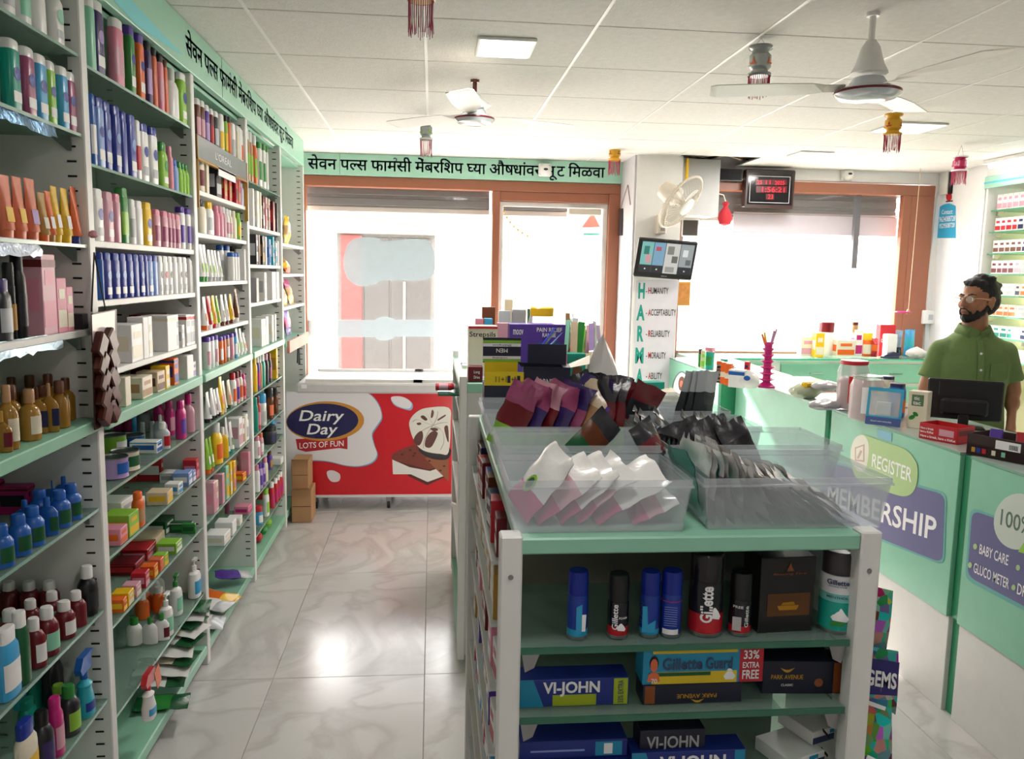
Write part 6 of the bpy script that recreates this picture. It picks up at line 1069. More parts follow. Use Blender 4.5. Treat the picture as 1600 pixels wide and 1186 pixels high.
# clear display pocket in a sky blue frame
a, b, c_ = at(1352, 662, 'Z', zK), at(1406, 668, 'Z', zK), None
g = thing('display_stand', 'tilted clear leaflet pocket with a sky blue frame on the counter edge', 'display stand', ((a.x+b.x)/2+.0, (a.y+b.y)/2-.0, zK), (math.radians(-12), 0, math.atan2(b.y-a.y, b.x-a.x)))
w = (b-a).length*1.02; h = .16
part(MB().bev(-w/2, w/2, -.003, 0, 0, h, .001), 'back_sheet', mat('clear acrylic', '#dfe6ea', .08, alpha=.35, trans='#ffffff'), g, sm=False)
for x0, x1, z0, z1 in ((-w/2, w/2, h-.014, h), (-w/2, -w/2+.010, .038, h-.014), (w/2-.010, w/2, .038, h-.014), (-w/2, w/2, .034, .040)): part(MB().box(x0, x1, -.0042, -.0032, z0, z1), 'frame_print', mat('sky blue print', '#35a9cf', .35), g, sm=False)
part(MB().box(-w/2, w/2, -.0042, -.0032, 0, .034), 'base_print', mat('slate blue print', '#4a5f9a', .35), g, sm=False); part(MB().box(-w/2, w/2, .0, .05, 0, .003), 'foot', M_jar, g, sm=False)
part(MB().bev(-w*.22, w*.2, -.012, -.0045, .045, .10, .002), 'pocket', mat('clear acrylic', '#dfe6ea', .08, alpha=.35), g, sm=False); wtxt(g, 'Good care everyday', None, -.0043, -w*.35, .012, w*.6, .008, M_whiteprint)
def kbox(lab, x, yb, w, d, h, c, rot, nm='carton_box', dz=0):
    p = onK(x, yb); g = thing(nm, lab, 'box', (p.x, p.y, zK+dz), rot); part(MB().bev(-w/2, w/2, -d/2, d/2, 0, h, .001), 'carton', C(c, 'card') if isinstance(c, str) else c, g, sm=False); return g
rk = -math.pi/2+.75
g = kbox('tall white and green mint sweets carton right of the display stand', 1434, 668, .075, .06, .155, 'cream', rk); f = -.03
part(MB().bev(-.024, .022, f-.001, f, .095, .142, .0004), 'print', pmat('#5f7f58', 'leaf green print'), g, sm=False); wtxt(g, 'tic', None, f-.0012, -.015, .12, .022, .014, M_whiteprint, fat=.02); wtxt(g, 'tac', None, f-.0012, -.018, .100, .030, .014, M_whiteprint, fat=.02)
part(MB().prism(el(0, 0, .014, .009, .6, 10), (-.018, f-.0008, .045), (1, 0, 0), (0, 0, 1), (0, .0004, 0)).prism(el(0, 0, .012, .008, -.6, 10), (-.005, f-.0008, .06), (1, 0, 0), (0, 0, 1), (0, .0004, 0)), 'leaf_print', C('green', 'card'), g, sm=False)
# red chocolate tray
p = onK(1478, 690); g = thing('chocolate_tray', 'open red cardboard chocolate tray in front of the black monitor', 'box', (p.x+.02, p.y+.03, zK), rk-.32); w, d, h = .155, .11, .062
mR = pmat('#c41c28', 'bright red card')
mb = MB()
for x0, x1, y0, y1 in ((-w/2, w/2, -d/2, -d/2+.002), (-w/2, w/2, d/2-.002, d/2), (-w/2, -w/2+.002, -d/2, d/2), (w/2-.002, w/2, -d/2, d/2)): mb.box(x0, x1, y0, y1, 0, h)
mb.box(-w/2, w/2, -d/2, d/2, 0, .002); part(mb, 'tray_body', mR, g, sm=False)
part(MB().box(-w/2+.003, w/2-.003, -d/2+.003, d/2-.003, .0022, .012), 'inner_card', M_card, g, sm=False)
wtxt(g, 'Have a break', None, -d/2-.0006, -w*.47, h*.62, w*.35, h*.14, M_whiteprint, fat=.02); wtxt(g, 'have a KitKat', None, -d/2-.0006, -w*.47, h*.40, w*.35, h*.14, M_whiteprint, fat=.02); wtxt(g, 'Have a break, have a KitKat', None, -d/2-.0006, -w*.46, h*.10, w*.92, h*.17, M_whiteprint, fat=.02)
part(MB().box(w*.02, w*.4, -d/2-.0006, -d/2, h*.38, h*.78), 'pale_label', C('rose', 'card'), g, sm=False); part(MB().box(w/2, w/2+.0006, -d*.42, d*.42, h*.5, h*.82), 'dark_label', C('maroon', 'card'), g, sm=False)
# dark brown box at the right edge
p = onK(1560, 715); g = thing('display_carton', 'dark brown display carton with a barcode label at the right counter edge', 'box', (p.x+.04, p.y+.0, zK), rk-.30); w, d, h = .22, .15, .075
mBr = pmat('#3d2c2c', 'dark brown card'); mb = MB()
for x0, x1, y0, y1 in ((-w/2, w/2, -d/2, -d/2+.002), (-w/2, w/2, d/2-.002, d/2), (-w/2, -w/2+.002, -d/2, d/2), (w/2-.002, w/2, -d/2, d/2)): mb.box(x0, x1, y0, y1, 0, h)
mb.box(-w/2, w/2, -d/2, d/2, 0, .04); part(mb, 'tray_body', mBr, g, sm=False)
part(MB().box(-w*.05, w*.33, -d/2-.0006, -d/2, h*.5, h*.9), 'barcode_label', M_whiteprint, g, sm=False)
mb = MB()
for i in range(10): mb.box(w*.16+i*.003, w*.16+i*.003+.0015, -d/2-.001, -d/2-.0006, h*.55, h*.78)
part(mb, 'barcode', M_blackprint, g, sm=False, kind='stuff')
for i, (c, x) in enumerate((('gold', -.42), ('royal', -.34), ('red', -.25), ('cream', -.10), ('mint', .05))): part(MB().box(w*x, w*(x+.06), -d/2-.0006, -d/2, h*.15, h*.38), 'print', C(c, 'card'), g, sm=False)
for i, (c, x, y) in enumerate((('purple', -.05, .0), ('red', .03, .02), ('charcoal', .08, -.01))):
    q = g.matrix_basis @ Vector((x, y, .045)); lay('sweet_pack', f"{c} sweet pack lying on top of the brown display carton at the right", 'packet', (q.x, q.y, q.z+zK*0+.0), (math.radians(70), 0, rk+.2*i), 'bx', .02, .04, .09, c, 'silver', None, 'sweet packs on the brown carton')
# back of the flat monitor
a, b = at(1452, 652, 'Z', zK), at(1560, 672, 'Z', zK)
g = thing('computer_monitor', 'black flat computer monitor seen from the back in front of the man', 'monitor', (2.235, 3.20, zK), -math.pi/2+1.05)
part(MB().bev(-.142, .142, .02, .042, .03, .20, .006), 'screen_case', M_black, g); part(MB().bev(-.09, .09, -.004, .0195, .05, .12, .01), 'rear_hump', M_black, g)
part(MB().bev(-.02, .02, .0, .0185, .0, .06, .004), 'stand_neck', M_black, g); part(MB().bev(-.08, .08, -.05, .05, 0, .008, .003), 'stand_foot', M_black, g)
part(MB().box(-.10, -.097, .0185, .0198, .13, .19), 'vent_line', mat('dull teal stripe', '#2f4a4c', .4), g, sm=False)
# far counter goods, left to right
ff = [('green', 1058, 572, .03, .12, 'ca', 'black'), ('beige', 1068, 575, .05, .12, 'bx', 'lime'), ('teal', 1081, 577, .06, .12, 'ti', 'green'), ('purple', 1092, 583, .04, .08, 'bo', 'tan'), ('silver', 1104, 585, .05, .10, 'ja', 'teal'), ('pink', 1108, 575, .05, .14, 'bx', 'rose'), ('red', 1113, 590, .03, .10, 'bx', 'navy')]
for i, (c, x, yb, w, h, kd, c2) in enumerate(ff):
    p = onK(x, yb); g = thing(KN[kd], f"{c} {KN[kd].replace('_', ' ')}, {ORD[i]} in the group at the far end of the service counter", CAT[kd], (max(p.x, KX-.06 if p.y > 4.99 else KX+.03), min(p.y, 5.98), zK), -math.pi/4, 'goods at the far end of the counter'); build(kd, g, h, w, w, c, c2, None)
p = onK(1118, 598); g = thing('sachet_stack', 'zigzag stack of grey striped sachet strips on the far counter', 'sachets', (p.x+.06, p.y, zK), -.6)
for i in range(10): part(MB().bev(-.05, .05, -.03, .03, .011*i, .011*i+.008, .002), 'strip', C('grey' if i % 2 else 'charcoal', 'film'), g, sm=False).rotation_euler = (0, 0, .12*math.sin(i*2.3))
for i, x in enumerate((1124, 1131, 1138)):
    g = kbox(f"orange and red upright carton, {ORD[i]} of three matching on the far counter", x, 597+i*2.5, .035, .035, .125, 'orange', -.7); part(MB().box(-.0178, .0178, -.0181, .0178, .04, .07), 'print', C('cream', 'card'), g, sm=False); g['group'] = 'orange cartons on the far counter'
g = kbox('white and blue tooth gel carton beside the three orange ones', 1152, 605, .09, .05, .10, 'white', -.7); part(MB().box(-.046, .046, -.0256, -.025, .07, .09), 'print', C('blue', 'card'), g, sm=False)
p = onK(1168, 606); g = thing('tissue_pack', 'rounded white pack with blue print next to the pink paper stand', 'packet', (p.x, p.y, zK), -.5); part(blobmesh(.13, .09, .10, 21, .05, top=0), 'pack_body', C('white', 'film'), g); part(MB().prism(el(0, 0, .018, .014, 0, 14), (.0, -.048, .06), (1, 0, 0), (0, 0, 1), (0, -.002, 0)), 'print', C('blue', 'card'), g, sm=False)
# pink tiered stand with spiky edges
p = onK(1197, 605); g = thing('pen_stand', 'tall magenta tiered plastic pen stand in the middle of the counter', 'pen stand', (p.x, p.y, zK))
pr = [(.055, 0), (.055, .004)]
part(MB().lathe([(.05, 0), (.05, .01), (.022, .03), (.022, .24)], 16), 'column', mat('magenta plastic', PAL['magenta'], .3), g)
for k in range(7):
    zz = .035+.034*k; part(MB().lathe([(.022, zz), (.048-.003*k, zz+.012), (.046-.003*k, zz+.016), (.022, zz+.008)], 10), 'tier', C('magenta'), g)
for i, (dx, c) in enumerate(((-.03, 'orange'), (-.02, 'yellow'), (.02, 'lilac'), (.03, 'rose'))):
    part(MB().tube([(dx*.4, 0, .22), (dx*1.4, 0, .30+.01*i)], .006, 6), 'pen', C(c), g)
# clear plastic bags with packs
for i, (x, yb, w, d, h, c, lab) in enumerate(((1252, 622, .20, .13, .085, 'cream', 'clear bag holding a pale green and yellow pack on the counter'), (1283, 626, .17, .13, .05, 'grey', 'upper grey printed plastic pack of two beside the red-lidded jar'), (1283, 640, .20, .13, .05, 'silver', 'lower grey and black plastic pack of two beside the red-lidded jar'))):
    p = onK(x, yb); g = thing('plastic_pack', lab, 'packet', (p.x+.03, p.y+.02, zK+(.052 if i == 1 else 0)), .5); part(blobmesh(w, d, h, 30+i, .07, top=0), 'pack_body', mat('pack film '+str(i), ['#c3cdae', '#b9b6b8', '#aaa7ad'][i], .25, bump=.6, bscale=40, var=.25), g)
    if i == 0: part(MB().bev(-.06, .05, -.045, -.01, .055, .088, .008), 'yellow_pack', C('yellow', 'film'), g)
p = onK(1275, 612); g = thing('desk_tray', 'flat orange ledger on the counter behind the plastic packs', 'book', (p.x+.15, p.y+.1, zK), .1); part(MB().bev(-.12, .12, -.08, .08, 0, .012, .003), 'cover', C('salmon', 'card'), g, sm=False)
# goods on the wall counter by the window
wz = .9906
def wc(lab, x, yt, yb, w, kd, c1, c2, c3, Y=6.3, cat=None, lift=0):
    a = at(x, 555, 'Y', Y); h = at(x, yt, 'Y', Y).z-wz-lift; g = thing(KN[kd], lab, CAT[kd], (a.x, Y, wz+lift), 0); build(kd, g, h, w, .07 if kd in ('bx', 'po') else w, c1, c2, c3); return g
wc('pale pink carton at the left end of the window counter group', 1258, 526, 550, .11, 'bx', 'cream', 'rose', None); wc('narrow dark green bottle behind the yellow carton', 1269, 520, 550, .04, 'bo', 'darkgreen', 'green', None, 6.36)
wc('yellow carton standing left of the white tubs by the window', 1277, 520, 552, .07, 'bx', 'yellow', 'cream', None, 6.22); wc('white lower tub with a maroon lid by the window', 1289, 503, 548, .13, 'ja', 'white', 'maroon', None, 6.38)
wc('white flat carton with orange strip lying before the window', 1318, 531, 550, .16, 'bx', 'cream', 'orange', None); wc('slim white carton with a magenta side by the window', 1337, 515, 548, .07, 'bx', 'white', 'magenta', None, 6.32); wc('small brown pot on top of the slim white carton', 1333, 503, 515, .05, 'ja', 'tan', 'brown', None, 6.32, lift=.19)
wc('bright orange jar with yellow lid by the window', 1353, 520, 545, .09, 'ja', 'orange', 'yellow', 'cream', 6.3); g = wc('red double chocolate carton standing in the window counter group', 1381, 507, 545, .13, 'bx', 'red', None, None, 6.34)
wtxt(g, 'DOUBLE', None, -.036, -.045, .15, .09, .028, M_whiteprint, fat=.02); wtxt(g, 'CHOCOLATE', None, -.036, -.055, .115, .11, .028, M_whiteprint, fat=.02)
wc('silver foil packet leaning right of the red chocolate carton', 1397, 515, 545, .12, 'po', 'grey', 'silver', 'charcoal', 6.40); wc('white blank card box in front of the chocolate carton', 1389, 522, 540, .08, 'bx', 'white', None, None, 6.22)
wc('turquoise packet at the right of the window counter group', 1419, 514, 548, .09, 'po', 'sky', 'turquoise', 'sky', 6.32); wc('red and orange small packet beside the chocolate carton', 1366, 528, 545, .05, 'po', 'red', 'orange', 'red', 6.25)
a = at(1392, 550, 'Y', 6.18); g = thing('stapler', 'dark blue stapler lying on the glass top below the chocolate carton', 'stapler', (a.x, 6.18, wz), .15)
part(MB().bev(-.08, .07, -.02, .02, 0, .012, .004), 'base', C('navy'), g); part(MB().prism([(-.08, .014), (.07, .014), (.085, .03), (.02, .05), (-.05, .03)], (0, -.015, 0), (1, 0, 0), (0, 0, 1), (0, .03, 0)), 'arm', C('navy'), g)
a = at(1432, 552, 'Y', 6.2); g = thing('plastic_bag', 'small clear plastic bag slumped at the right end of the window counter', 'bag', (a.x, 6.2, wz), 0); part(blobmesh(.17, .1, .09, 8, .12), 'bag_body', M_bag, g)
a = at(1410, 487, 'Y', 6.3); g = thing('hanging_lamp_holder', 'small pink pull cord handle hanging in front of the right window', 'cord pull', a)
part(MB().lathe([(.002, -.012), (.03, -.01), (.055, -.004), (.05, 0), (.01, .004)], 16, sx=1.4), 'handle', C('magenta'), g); tp_ = Vector((at(1433, 330, 'Y', 6.3).x, 6.3, CZ)); part(MB().tube([(.05, 0, .0), (tp_.x-a.x, 0, tp_.z-a.z)], .0025, 5), 'cord', C('beige'), g); part(MB().lathe([(.012, -.02), (.016, 0), (.008, .02)], 8, (.05, 0, 0)), 'knob', C('tan'), g)
# ------------------------------------------------------------------ medicine shelving on the right wall
g = thing('medicine_shelving', 'back-lit white shelving of small medicine cartons on the right wall', 'shelf rack', (4.4, 5.3, 0))
part(MB().box(4.62, 4.655, 3.9, 5.995, 0, 2.398), 'back_panel', mat('cream yellow back panel', '#f2ecc0', .5), g, True, False)
for yy in (5.97, 4.9, 3.9): part(MB().bev(4.205, 4.62, yy, yy+.025, 0, 2.32, .002), 'upright', M_white, g, True, False)
part(MB().bev(4.185, 4.20, 3.9, 5.997, 2.31, 2.398, .003), 'fascia', M_fascia, g, True, False); part(MB().box(4.183, 4.1848, 3.9, 5.997, 2.345, 2.358), 'stripe', pmat('#5fc4d8', 'turquoise stripe'), g, True, False)
RS = [at(1541, y, 'X', 4.24).z for y in (330, 363, 396, 428, 461, 493, 526, 560)]
yl = .3
rl = mat('lit strip', '#fff7d0', .5, emit=('#fff3c8', 5), var=0)
rnd = random.Random(23)
colsR = [('white', 'rose'), ('white', 'red'), ('white', 'brown'), ('white', 'maroon'), ('white', 'silver'), ('cream', 'orange'), ('white', 'teal'), ('white', 'mint')]
for k, zz in enumerate(RS):
    s = part(MB().box(4.24, 4.615, 3.93, 5.965, zz-.008, zz), 'shelf', M_shelfglass, g, True, False, label='glass shelf'); part(MB().box(4.2375, 4.2395, 3.93, 5.965, zz-.009, zz+.0005), 'shelf_edge', M_dkgreen, s, True, False)
    for yy in (5.9, 5.5): part(MB().prism([(0, 0), (.06, 0), (.03, -.035), (0, -.03)], (4.25, yy, zz-.01), (1, 0, 0), (0, 0, 1), (0, .02, 0)), 'bracket', M_metal, s, True, False)
    part(MB().box(4.60, 4.618, 4.0, 5.95, zz-.03, zz-.014), 'light_strip', rl, s, True, False)
    y = 5.93; n = 0; cc = colsR[k]
    while y > 5.02:
        w = rnd.choice((.055, .06, .065)) if k < 4 else rnd.choice((.05, .08, .1)); c1, c2 = cc if n < 4 or k < 1 else (('white', 'navy') if k == 1 else (rnd.choice(('white', 'cream', 'white')), rnd.choice(('brown', 'orange', 'rose', 'silver', 'navy'))))
        hh = (.115, .10, .095, .10, .09, .09, .09, .09)[k]*(1 if n < 6 else rnd.uniform(.9, 1.05))
        q = thing('medicine_carton', f"small {c1} and {c2} medicine carton, {ORD[n]} from left, {SHN[k]} right-wall shelf", 'box', (4.29, y-w/2, zz+.0005), -math.pi/2, 'medicine cartons on the right wall'); build('bx', q, hh, w-.003, .07, c1, c2, None)
        y -= w+.001; n += 1
# corner wall: poster, switch box, cable
g = thing('contact_poster', 'tall blue and white contact poster on the corner wall', 'poster', at(1480, 380, 'X', XR-.001))
part(patch([(1466, 326)]+crom([(1466, 326), (1474, 320), (1484, 318), (1496, 323)], 4, False)+[(1495, 560), (1460, 560)], 'X', XR, (-1, 0, 0), .001, .001), 'sheet', mat('white poster paper', '#eef4f8', .5), g, True, False)
part(patch([(1466, 326)]+crom([(1466, 326), (1474, 320), (1484, 318), (1496, 323)], 4, False)+[(1494, 372), (1465, 372)], 'X', XR, (-1, 0, 0), .0022, .0006), 'blue_print', pmat('#2fa6d2'), g, True, False)
px_ = lambda st, bl, br, tl: part(ptext(st, 'X', XR, (-1, 0, 0), bl, br, tl, .004, None, 0, .01), 'lettering', M_whiteprint, g, True, False)
px_('Contact:', (1472, 335), (1489, 334), (1472, 328)); px_('9624088728', (1468, 347), (1493, 345), (1468, 339)); px_('9529508728', (1468, 357), (1492, 355), (1468, 350))
a = at(1478, 285, 'X', XR-.0); g = thing('switch_box', 'white plastic junction box high on the corner wall', 'switch box', (XR-.03, a.y, a.z)); part(MB().bev(-.0, .029, -.06, .05, -.10, .10, .005), 'box_body', M_white, g); part(MB().box(.012, .029, -.10, -.062, -.1, .12), 'black_module', M_black, g, sm=False)
a = at(1482, 303, 'X', XR); g = thing('flame_ornament', 'small red and black flame sticker under the junction box', 'sticker', (XR-.002, a.y, a.z)); part(patch(crom([(1479, 303), (1483, 299), (1487, 304), (1487, 311), (1483, 314), (1479, 311)], 3), 'X', XR, (-1, 0, 0), .001, .001), 'flame', C('red', 'card'), g, True, False); part(patch([(1478, 314), (1489, 313), (1489, 315), (1478, 316)], 'X', XR, (-1, 0, 0), .001, .001), 'base', C('black', 'card'), g, True, False)
g = thing('wall_cable', 'thin white cable running down the wall beside the brown frame', 'cable', (4.16, BY-.006, 1.0)); part(MB().tube([at(1466, 300, 'Y', BY-.006), at(1450, 430, 'Y', BY-.006), at(1444, 545, 'Y', BY-.006)], .006, 6), 'cable_run', M_white, g, True)
a = at(1452, 496, 'Y', BY-.03); g = thing('socket_box', 'pale grey socket box at the bottom right of the brown frame', 'socket', a); part(MB().bev(-.07, .07, -.02, .029, -.055, .06, .006), 'box_body', M_white, g); part(MB().box(-.02, .02, -.022, -.0205, -.02, .025), 'plate', C('silver'), g, sm=False)
# ------------------------------------------------------------------ pillar sign, monitor, wall fan
PYf = 6.07
g = thing('pillar_poster', 'white poster with vertical teal capital letters on the pillar', 'poster', (1.68, PYf, 1.2)); 
part(patch([(994, 438), (1061, 438), (1046, 640), (987, 640)], 'Y', PYf, (0, -1, 0), .001, .001), 'sheet', mat('white poster paper 2', '#dcd8e0', .45), g, True, False)
for ch, x0, x1, y0, y1, wd, wx in (('H', 997, 1007, 442, 466, '- HUMANITY', 1044), ('A', 994, 1007, 476, 500, '- ACCEPTABILITY', 1056), ('R', 995, 1005, 509, 533, '- RELIABILITY', 1046), ('M', 992, 1005, 543, 567, '- MORALITY', 1040), ('A', 993, 1004, 576, 598, '- ABILITY', 1034)):
    part(ptext(ch, 'Y', PYf, (0, -1, 0), (x0, y1), (x1, y1), (x0, y0), .003, None, 0, .045), 'lettering', pmat('#1f9c8c', 'teal letter print'), g, True, False)
    ym = (y0+y1)/2; part(ptext(wd, 'Y', PYf, (0, -1, 0), (1009, ym+5), (wx, ym+5.5), (1009, ym-5), .003, None, 0, .01), 'lettering', M_blackprint, g, True, False)
    part(ptext(wd[2], 'Y', PYf, (0, -1, 0), (1012.6, ym+5), (1016.5, ym+5), (1012.6, ym-5), .0036, None, 0, .02), 'lettering', C('red', 'card'), g, True, False)
# security monitor
c0 = at(1041, 406, 'Y', 5.88); g = thing('security_monitor', 'black wall monitor showing a grid of camera pictures on the pillar', 'monitor', (c0.x, 5.88, c0.z), (math.radians(12), math.radians(3), math.radians(6)))
part(MB().bev(-.228, .228, 0, .035, -.14, .145, .01), 'screen_case', M_black, g); part(MB().bev(-.06, .06, .036, .185, -.06, .06, .01), 'wall_bracket', M_black, g)
def emi(c, s=.8): return mat('screen '+c, '#101010', .3, emit=(c, s), var=0)
part(MB().box(-.20, .205, -.001, -.0002, -.10, .125), 'screen', emi('#3a4248'), g, sm=False)
for x0, x1, z0, z1, c in ((-.20, -.11, -.045, .12, '#6fa8a2'), (-.105, -.02, -.045, .12, '#6f94ac'), (-.015, .095, -.10, .12, '#b9b8b2'), (.10, .20, -.045, .12, '#8e9494'), (-.20, -.11, -.10, -.05, '#23242a'), (-.105, -.02, -.10, -.05, '#23242a'), (.10, .20, -.10, -.05, '#23242a')):
    part(MB().box(x0, x1, -.0018, -.0011, z0, z1), 'screen_tile', emi(c), g, sm=False)
for x0, x1, z0, z1, c in ((-.18, -.14, .03, .09, '#2f6f64'), (-.16, -.12, -.03, .03, '#b98a90'), (-.09, -.05, .06, .09, '#a84a5a'), (.0, .05, .04, .10, '#77766e'), (.04, .085, -.02, .03, '#5f5f58'), (.0, .07, -.09, -.05, '#8a8a84'), (.12, .16, .03, .08, '#c9cccc'), (.15, .19, -.03, .01, '#5c6062'), (-.16, -.15, -.08, -.07, '#d0d0d0'), (-.07, -.06, -.08, -.07, '#d0d0d0'), (.145, .155, -.08, -.07, '#d0d0d0')):
    part(MB().box(x0, x1, -.0024, -.0019, z0, z1), 'screen_tile', emi(c), g, sm=False)
wtxt(g, 'SAMSUNG', None, -.0006, -.02, -.125, .045, .008, mat('silver print', '#a8a8a8', .4))
# wall fan
c0 = at(1064, 316, 'Y', 5.66); nrm = Vector((.60, -.55, -.58)).normalized()
g = thing('wall_fan', 'white wall-mounted fan with a tilted round cage on the pillar', 'fan', c0, nrm.to_track_quat('Z', 'Y').to_euler())
M_ivory = mat('ivory plastic', '#dcd3c4', .35); M_cage = mat('ivory wire', '#c9bfae', .4)
R_ = .205
part(MB().tube([(R_*math.cos(a), R_*math.sin(a), 0) for a in [i*math.pi/18 for i in range(36)]], .008, 8, closed=True), 'cage_ring', M_ivory, g)
for sgn, nm in ((1, 'front_guard'), (-1, 'rear_guard')):
    mb = MB()
    for k in range(40):
        a = 2*math.pi*k/40; mb.tube([(r*math.cos(a), r*math.sin(a), sgn*.055*(1-(r/R_)**2)**.5) for r in (.06, .12, .17, R_)], .0018, 4)
    part(mb, nm, M_cage, g, kind='stuff')
part(MB().lathe([(.065, .052), (.065, .062), (.05, .068)], 24), 'badge', M_white, g)
part(MB().lathe([(.03, -.03), (.032, .02), (.02, .035)], 16), 'hub', M_ivory, g)
M_blade = mat('milky blade plastic', '#cfc6b8', .3, alpha=.55, trans='#ffffff')
for k in range(3):
    mb = MB(); mb.T = Matrix.Rotation(k*2*math.pi/3+.5, 4, 'Z'); P = []; 
    for i in range(6):
        r = .03+i*.026; hw = (.025, .045, .058, .06, .05, .03)[i]
        for s in (-1, 0, 1): P.append((r, s*hw+.01*i*.3, s*.012))
    mb.add(P, [(i*3+j, i*3+j+1, i*3+j+4, i*3+j+3) for i in range(5) for j in range(2)]); part(mb, 'blade', M_blade, g)
part(MB().lathe([(.03, -.19), (.06, -.17), (.07, -.11), (.065, -.06), (.03, -.05)], 20), 'motor_housing', M_ivory, g)
bs = at(1032, 355, 'Y', 6.03)
inv = g.matrix_basis.inverted(); nck = [inv @ Vector((c0.x-nrm.x*.12, c0.y-nrm.y*.12, c0.z-nrm.z*.12)), inv @ Vector((bs.x, 5.93, bs.z+.10)), inv @ Vector((bs.x, 5.99, bs.z))]
part(MB().tube(nck, .02, 10), 'neck', M_ivory, g)
part(MB().bev(bs.x-.035, bs.x+.035, 5.985, 6.069, bs.z-.05, bs.z+.09, .008), 'wall_base', M_ivory, g, True); part(MB().bev(bs.x-.012, bs.x+.022, 5.982, 5.986, bs.z-.03, bs.z+.0, .001), 'switch', C('grey'), g, True)
# grey meter board, yellow strip, small mirror window
a, b = at(1068, 247, 'Y', 6.25), at(1122, 338, 'Y', 6.25)
MBX = b.x; g = thing('meter_board', 'pale grey flush board between pillar and wall clock', 'board', ((a.x+b.x)/2, 6.25, b.z)); part(MB().bev(a.x, b.x, 6.25, 6.49, b.z, a.z-.0, .004), 'board_body', mat('pale grey board', '#c6c6c6', .5), g, True, False); part(MB().box(a.x-.02, a.x-.002, 6.10, 6.14, b.z+.25, CZ-.01), 'yellow_strip', C('yellow'), g, True, False)
a, b = at(1066, 341, 'Y', 6.5), at(1092, 370, 'Y', 6.5); g = thing('wall_mirror', 'small framed mirror glinting between pillar and window', 'mirror', ((a.x+b.x)/2, 6.5, b.z)); part(MB().bev(a.x, b.x, 6.5, 6.52, b.z, a.z, .004), 'frame', M_white, g, True, False); part(MB().box(a.x+.01, b.x-.015, 6.497, 6.4995, b.z+.01, a.z-.015), 'glass', mat('grey mirror', '#8d8680', .08, metal=.8), g, True, False)
# icon pictures below the monitor
a, b = at(1059, 440, 'Y', 6.4), at(1078, 478, 'Y', 6.4); g = thing('framed_picture', 'small orange and gold framed picture behind the security monitor', 'picture', ((a.x+b.x)/2, 6.4, b.z)); part(MB().bev(a.x, b.x, 6.4, 6.42, b.z, a.z, .004), 'frame', C('gold'), g, True, False); part(MB().box(a.x+.012, b.x-.012, 6.398, 6.3995, b.z+.015, a.z-.015), 'picture_print', mat('ochre pattern print', '#b87a3a', .5, var=.35, bscale=90), g, True, False)
part(MB().box(a.x+.02, b.x-.02, 6.42, BY-.02, b.z+.05, b.z+.07), 'hanger', M_metal, g, True, False)
# red cloth bag hanging
c0 = at(1133, 335, 'Y', 6.38); g = thing('cloth_bundle', 'red cloth bundle hanging left of the digital clock', 'cloth bundle', c0)
part(MB().lathe([(.004, -.09), (.045, -.075), (.058, -.03), (.05, .01), (.022, .05), (.014, .06), (.03, .085), (.006, .10)], 14, sx=1.0, sy=.8), 'bundle_body', mat('crimson cloth', '#b8232f', .75, bump=.3), g); part(MB().tube([(-.0, 0, .1), (-.02, 0, .15), (MBX-c0.x-.01, 0, .17)], .004, 5), 'string', C('cream'), g)
# speaker and clock
a, b = at(1122, 263, 'Y', 6.47), at(1160, 284, 'Y', 6.47); g = thing('wall_speaker', 'small black rectangular box speaker left of the digital clock', 'speaker', ((a.x+b.x)/2, 6.5, b.z)); part(MB().bev(a.x, b.x, 6.47, 6.548, b.z, a.z, .004), 'case', M_black, g, True); part(MB().box(a.x+.01, b.x-.01, 6.467, 6.4695, b.z+.01, a.z-.01), 'grille', mat('speaker mesh', '#26262a', .8, bump=.6, bscale=400), g, True, False)
g = thing('digital_clock', 'dark framed digital calendar clock with red digits on the front wall', 'clock', at(1205, 295, 'Y', 6.46)); cy = 6.44
cf = part(patch([(1168, 265), (1243, 268), (1238, 327), (1163, 323)], 'Y', cy, (0, -1, 0), 0, .001), 'back_plate', mat('dark brown frame', '#3b2420', .35), g, True, False)
q = [at(x, y, 'Y', cy) for x, y in ((1163, 323), (1243, 266))]
part(MB().bev(q[0].x, q[1].x, cy-.002, cy+.07, q[0].z, q[1].z, .006), 'frame', mat('dark brown frame', '#3b2420', .35), g, True, False)
part(MB().bev(q[0].x+.018, q[1].x-.018, cy-.005, cy-.0022, q[0].z+.02, q[1].z-.014, .001), 'face', mat('clock glass', '#18161b', .12), g, True, False)
for x0, x1, z0, z1 in ((.035, .365, .035, .038), (.035, .365, .24, .243), (.035, .038, .035, .24), (.362, .365, .035, .24)): part(MB().box(q[0].x+x0, q[0].x+x1, cy-.0058, cy-.0051, q[0].z+z0, q[0].z+z1), 'border_line', M_whiteprint, g, True, False)
led = mat('red clock digits', '#300000', .4, emit=('#ff1830', 1.4), var=0); lbg = mat('dark red window', '#3a0a10', .3, emit=('#5a0a18', .6), var=0)
def led_t(st, bl, br, tl): part(ptext(st, 'Y', cy, (0, -1, 0), bl, br, tl, .0085, None, 0, .0), 'digits', led, g, True, False)
for x0, y0, x1, y1 in ((1180, 281, 1229, 289), (1181, 291, 1229, 301), (1196, 303, 1209, 312)): part(patch([(x0, y0), (x1, y0), (x1, y1), (x0, y1)], 'Y', cy, (0, -1, 0), .006, .0005), 'digit_window', lbg, g, True, False)
led_t('25', (1182, 288), (1190, 288), (1182, 282)); led_t('11', (1196, 288), (1203, 288), (1196, 282)); led_t('2025', (1210, 289), (1225, 289), (1210, 283)); led_t('1:56:21', (1190, 300), (1225, 301), (1190, 292)); led_t('23', (1199, 311), (1207, 311), (1199, 304))
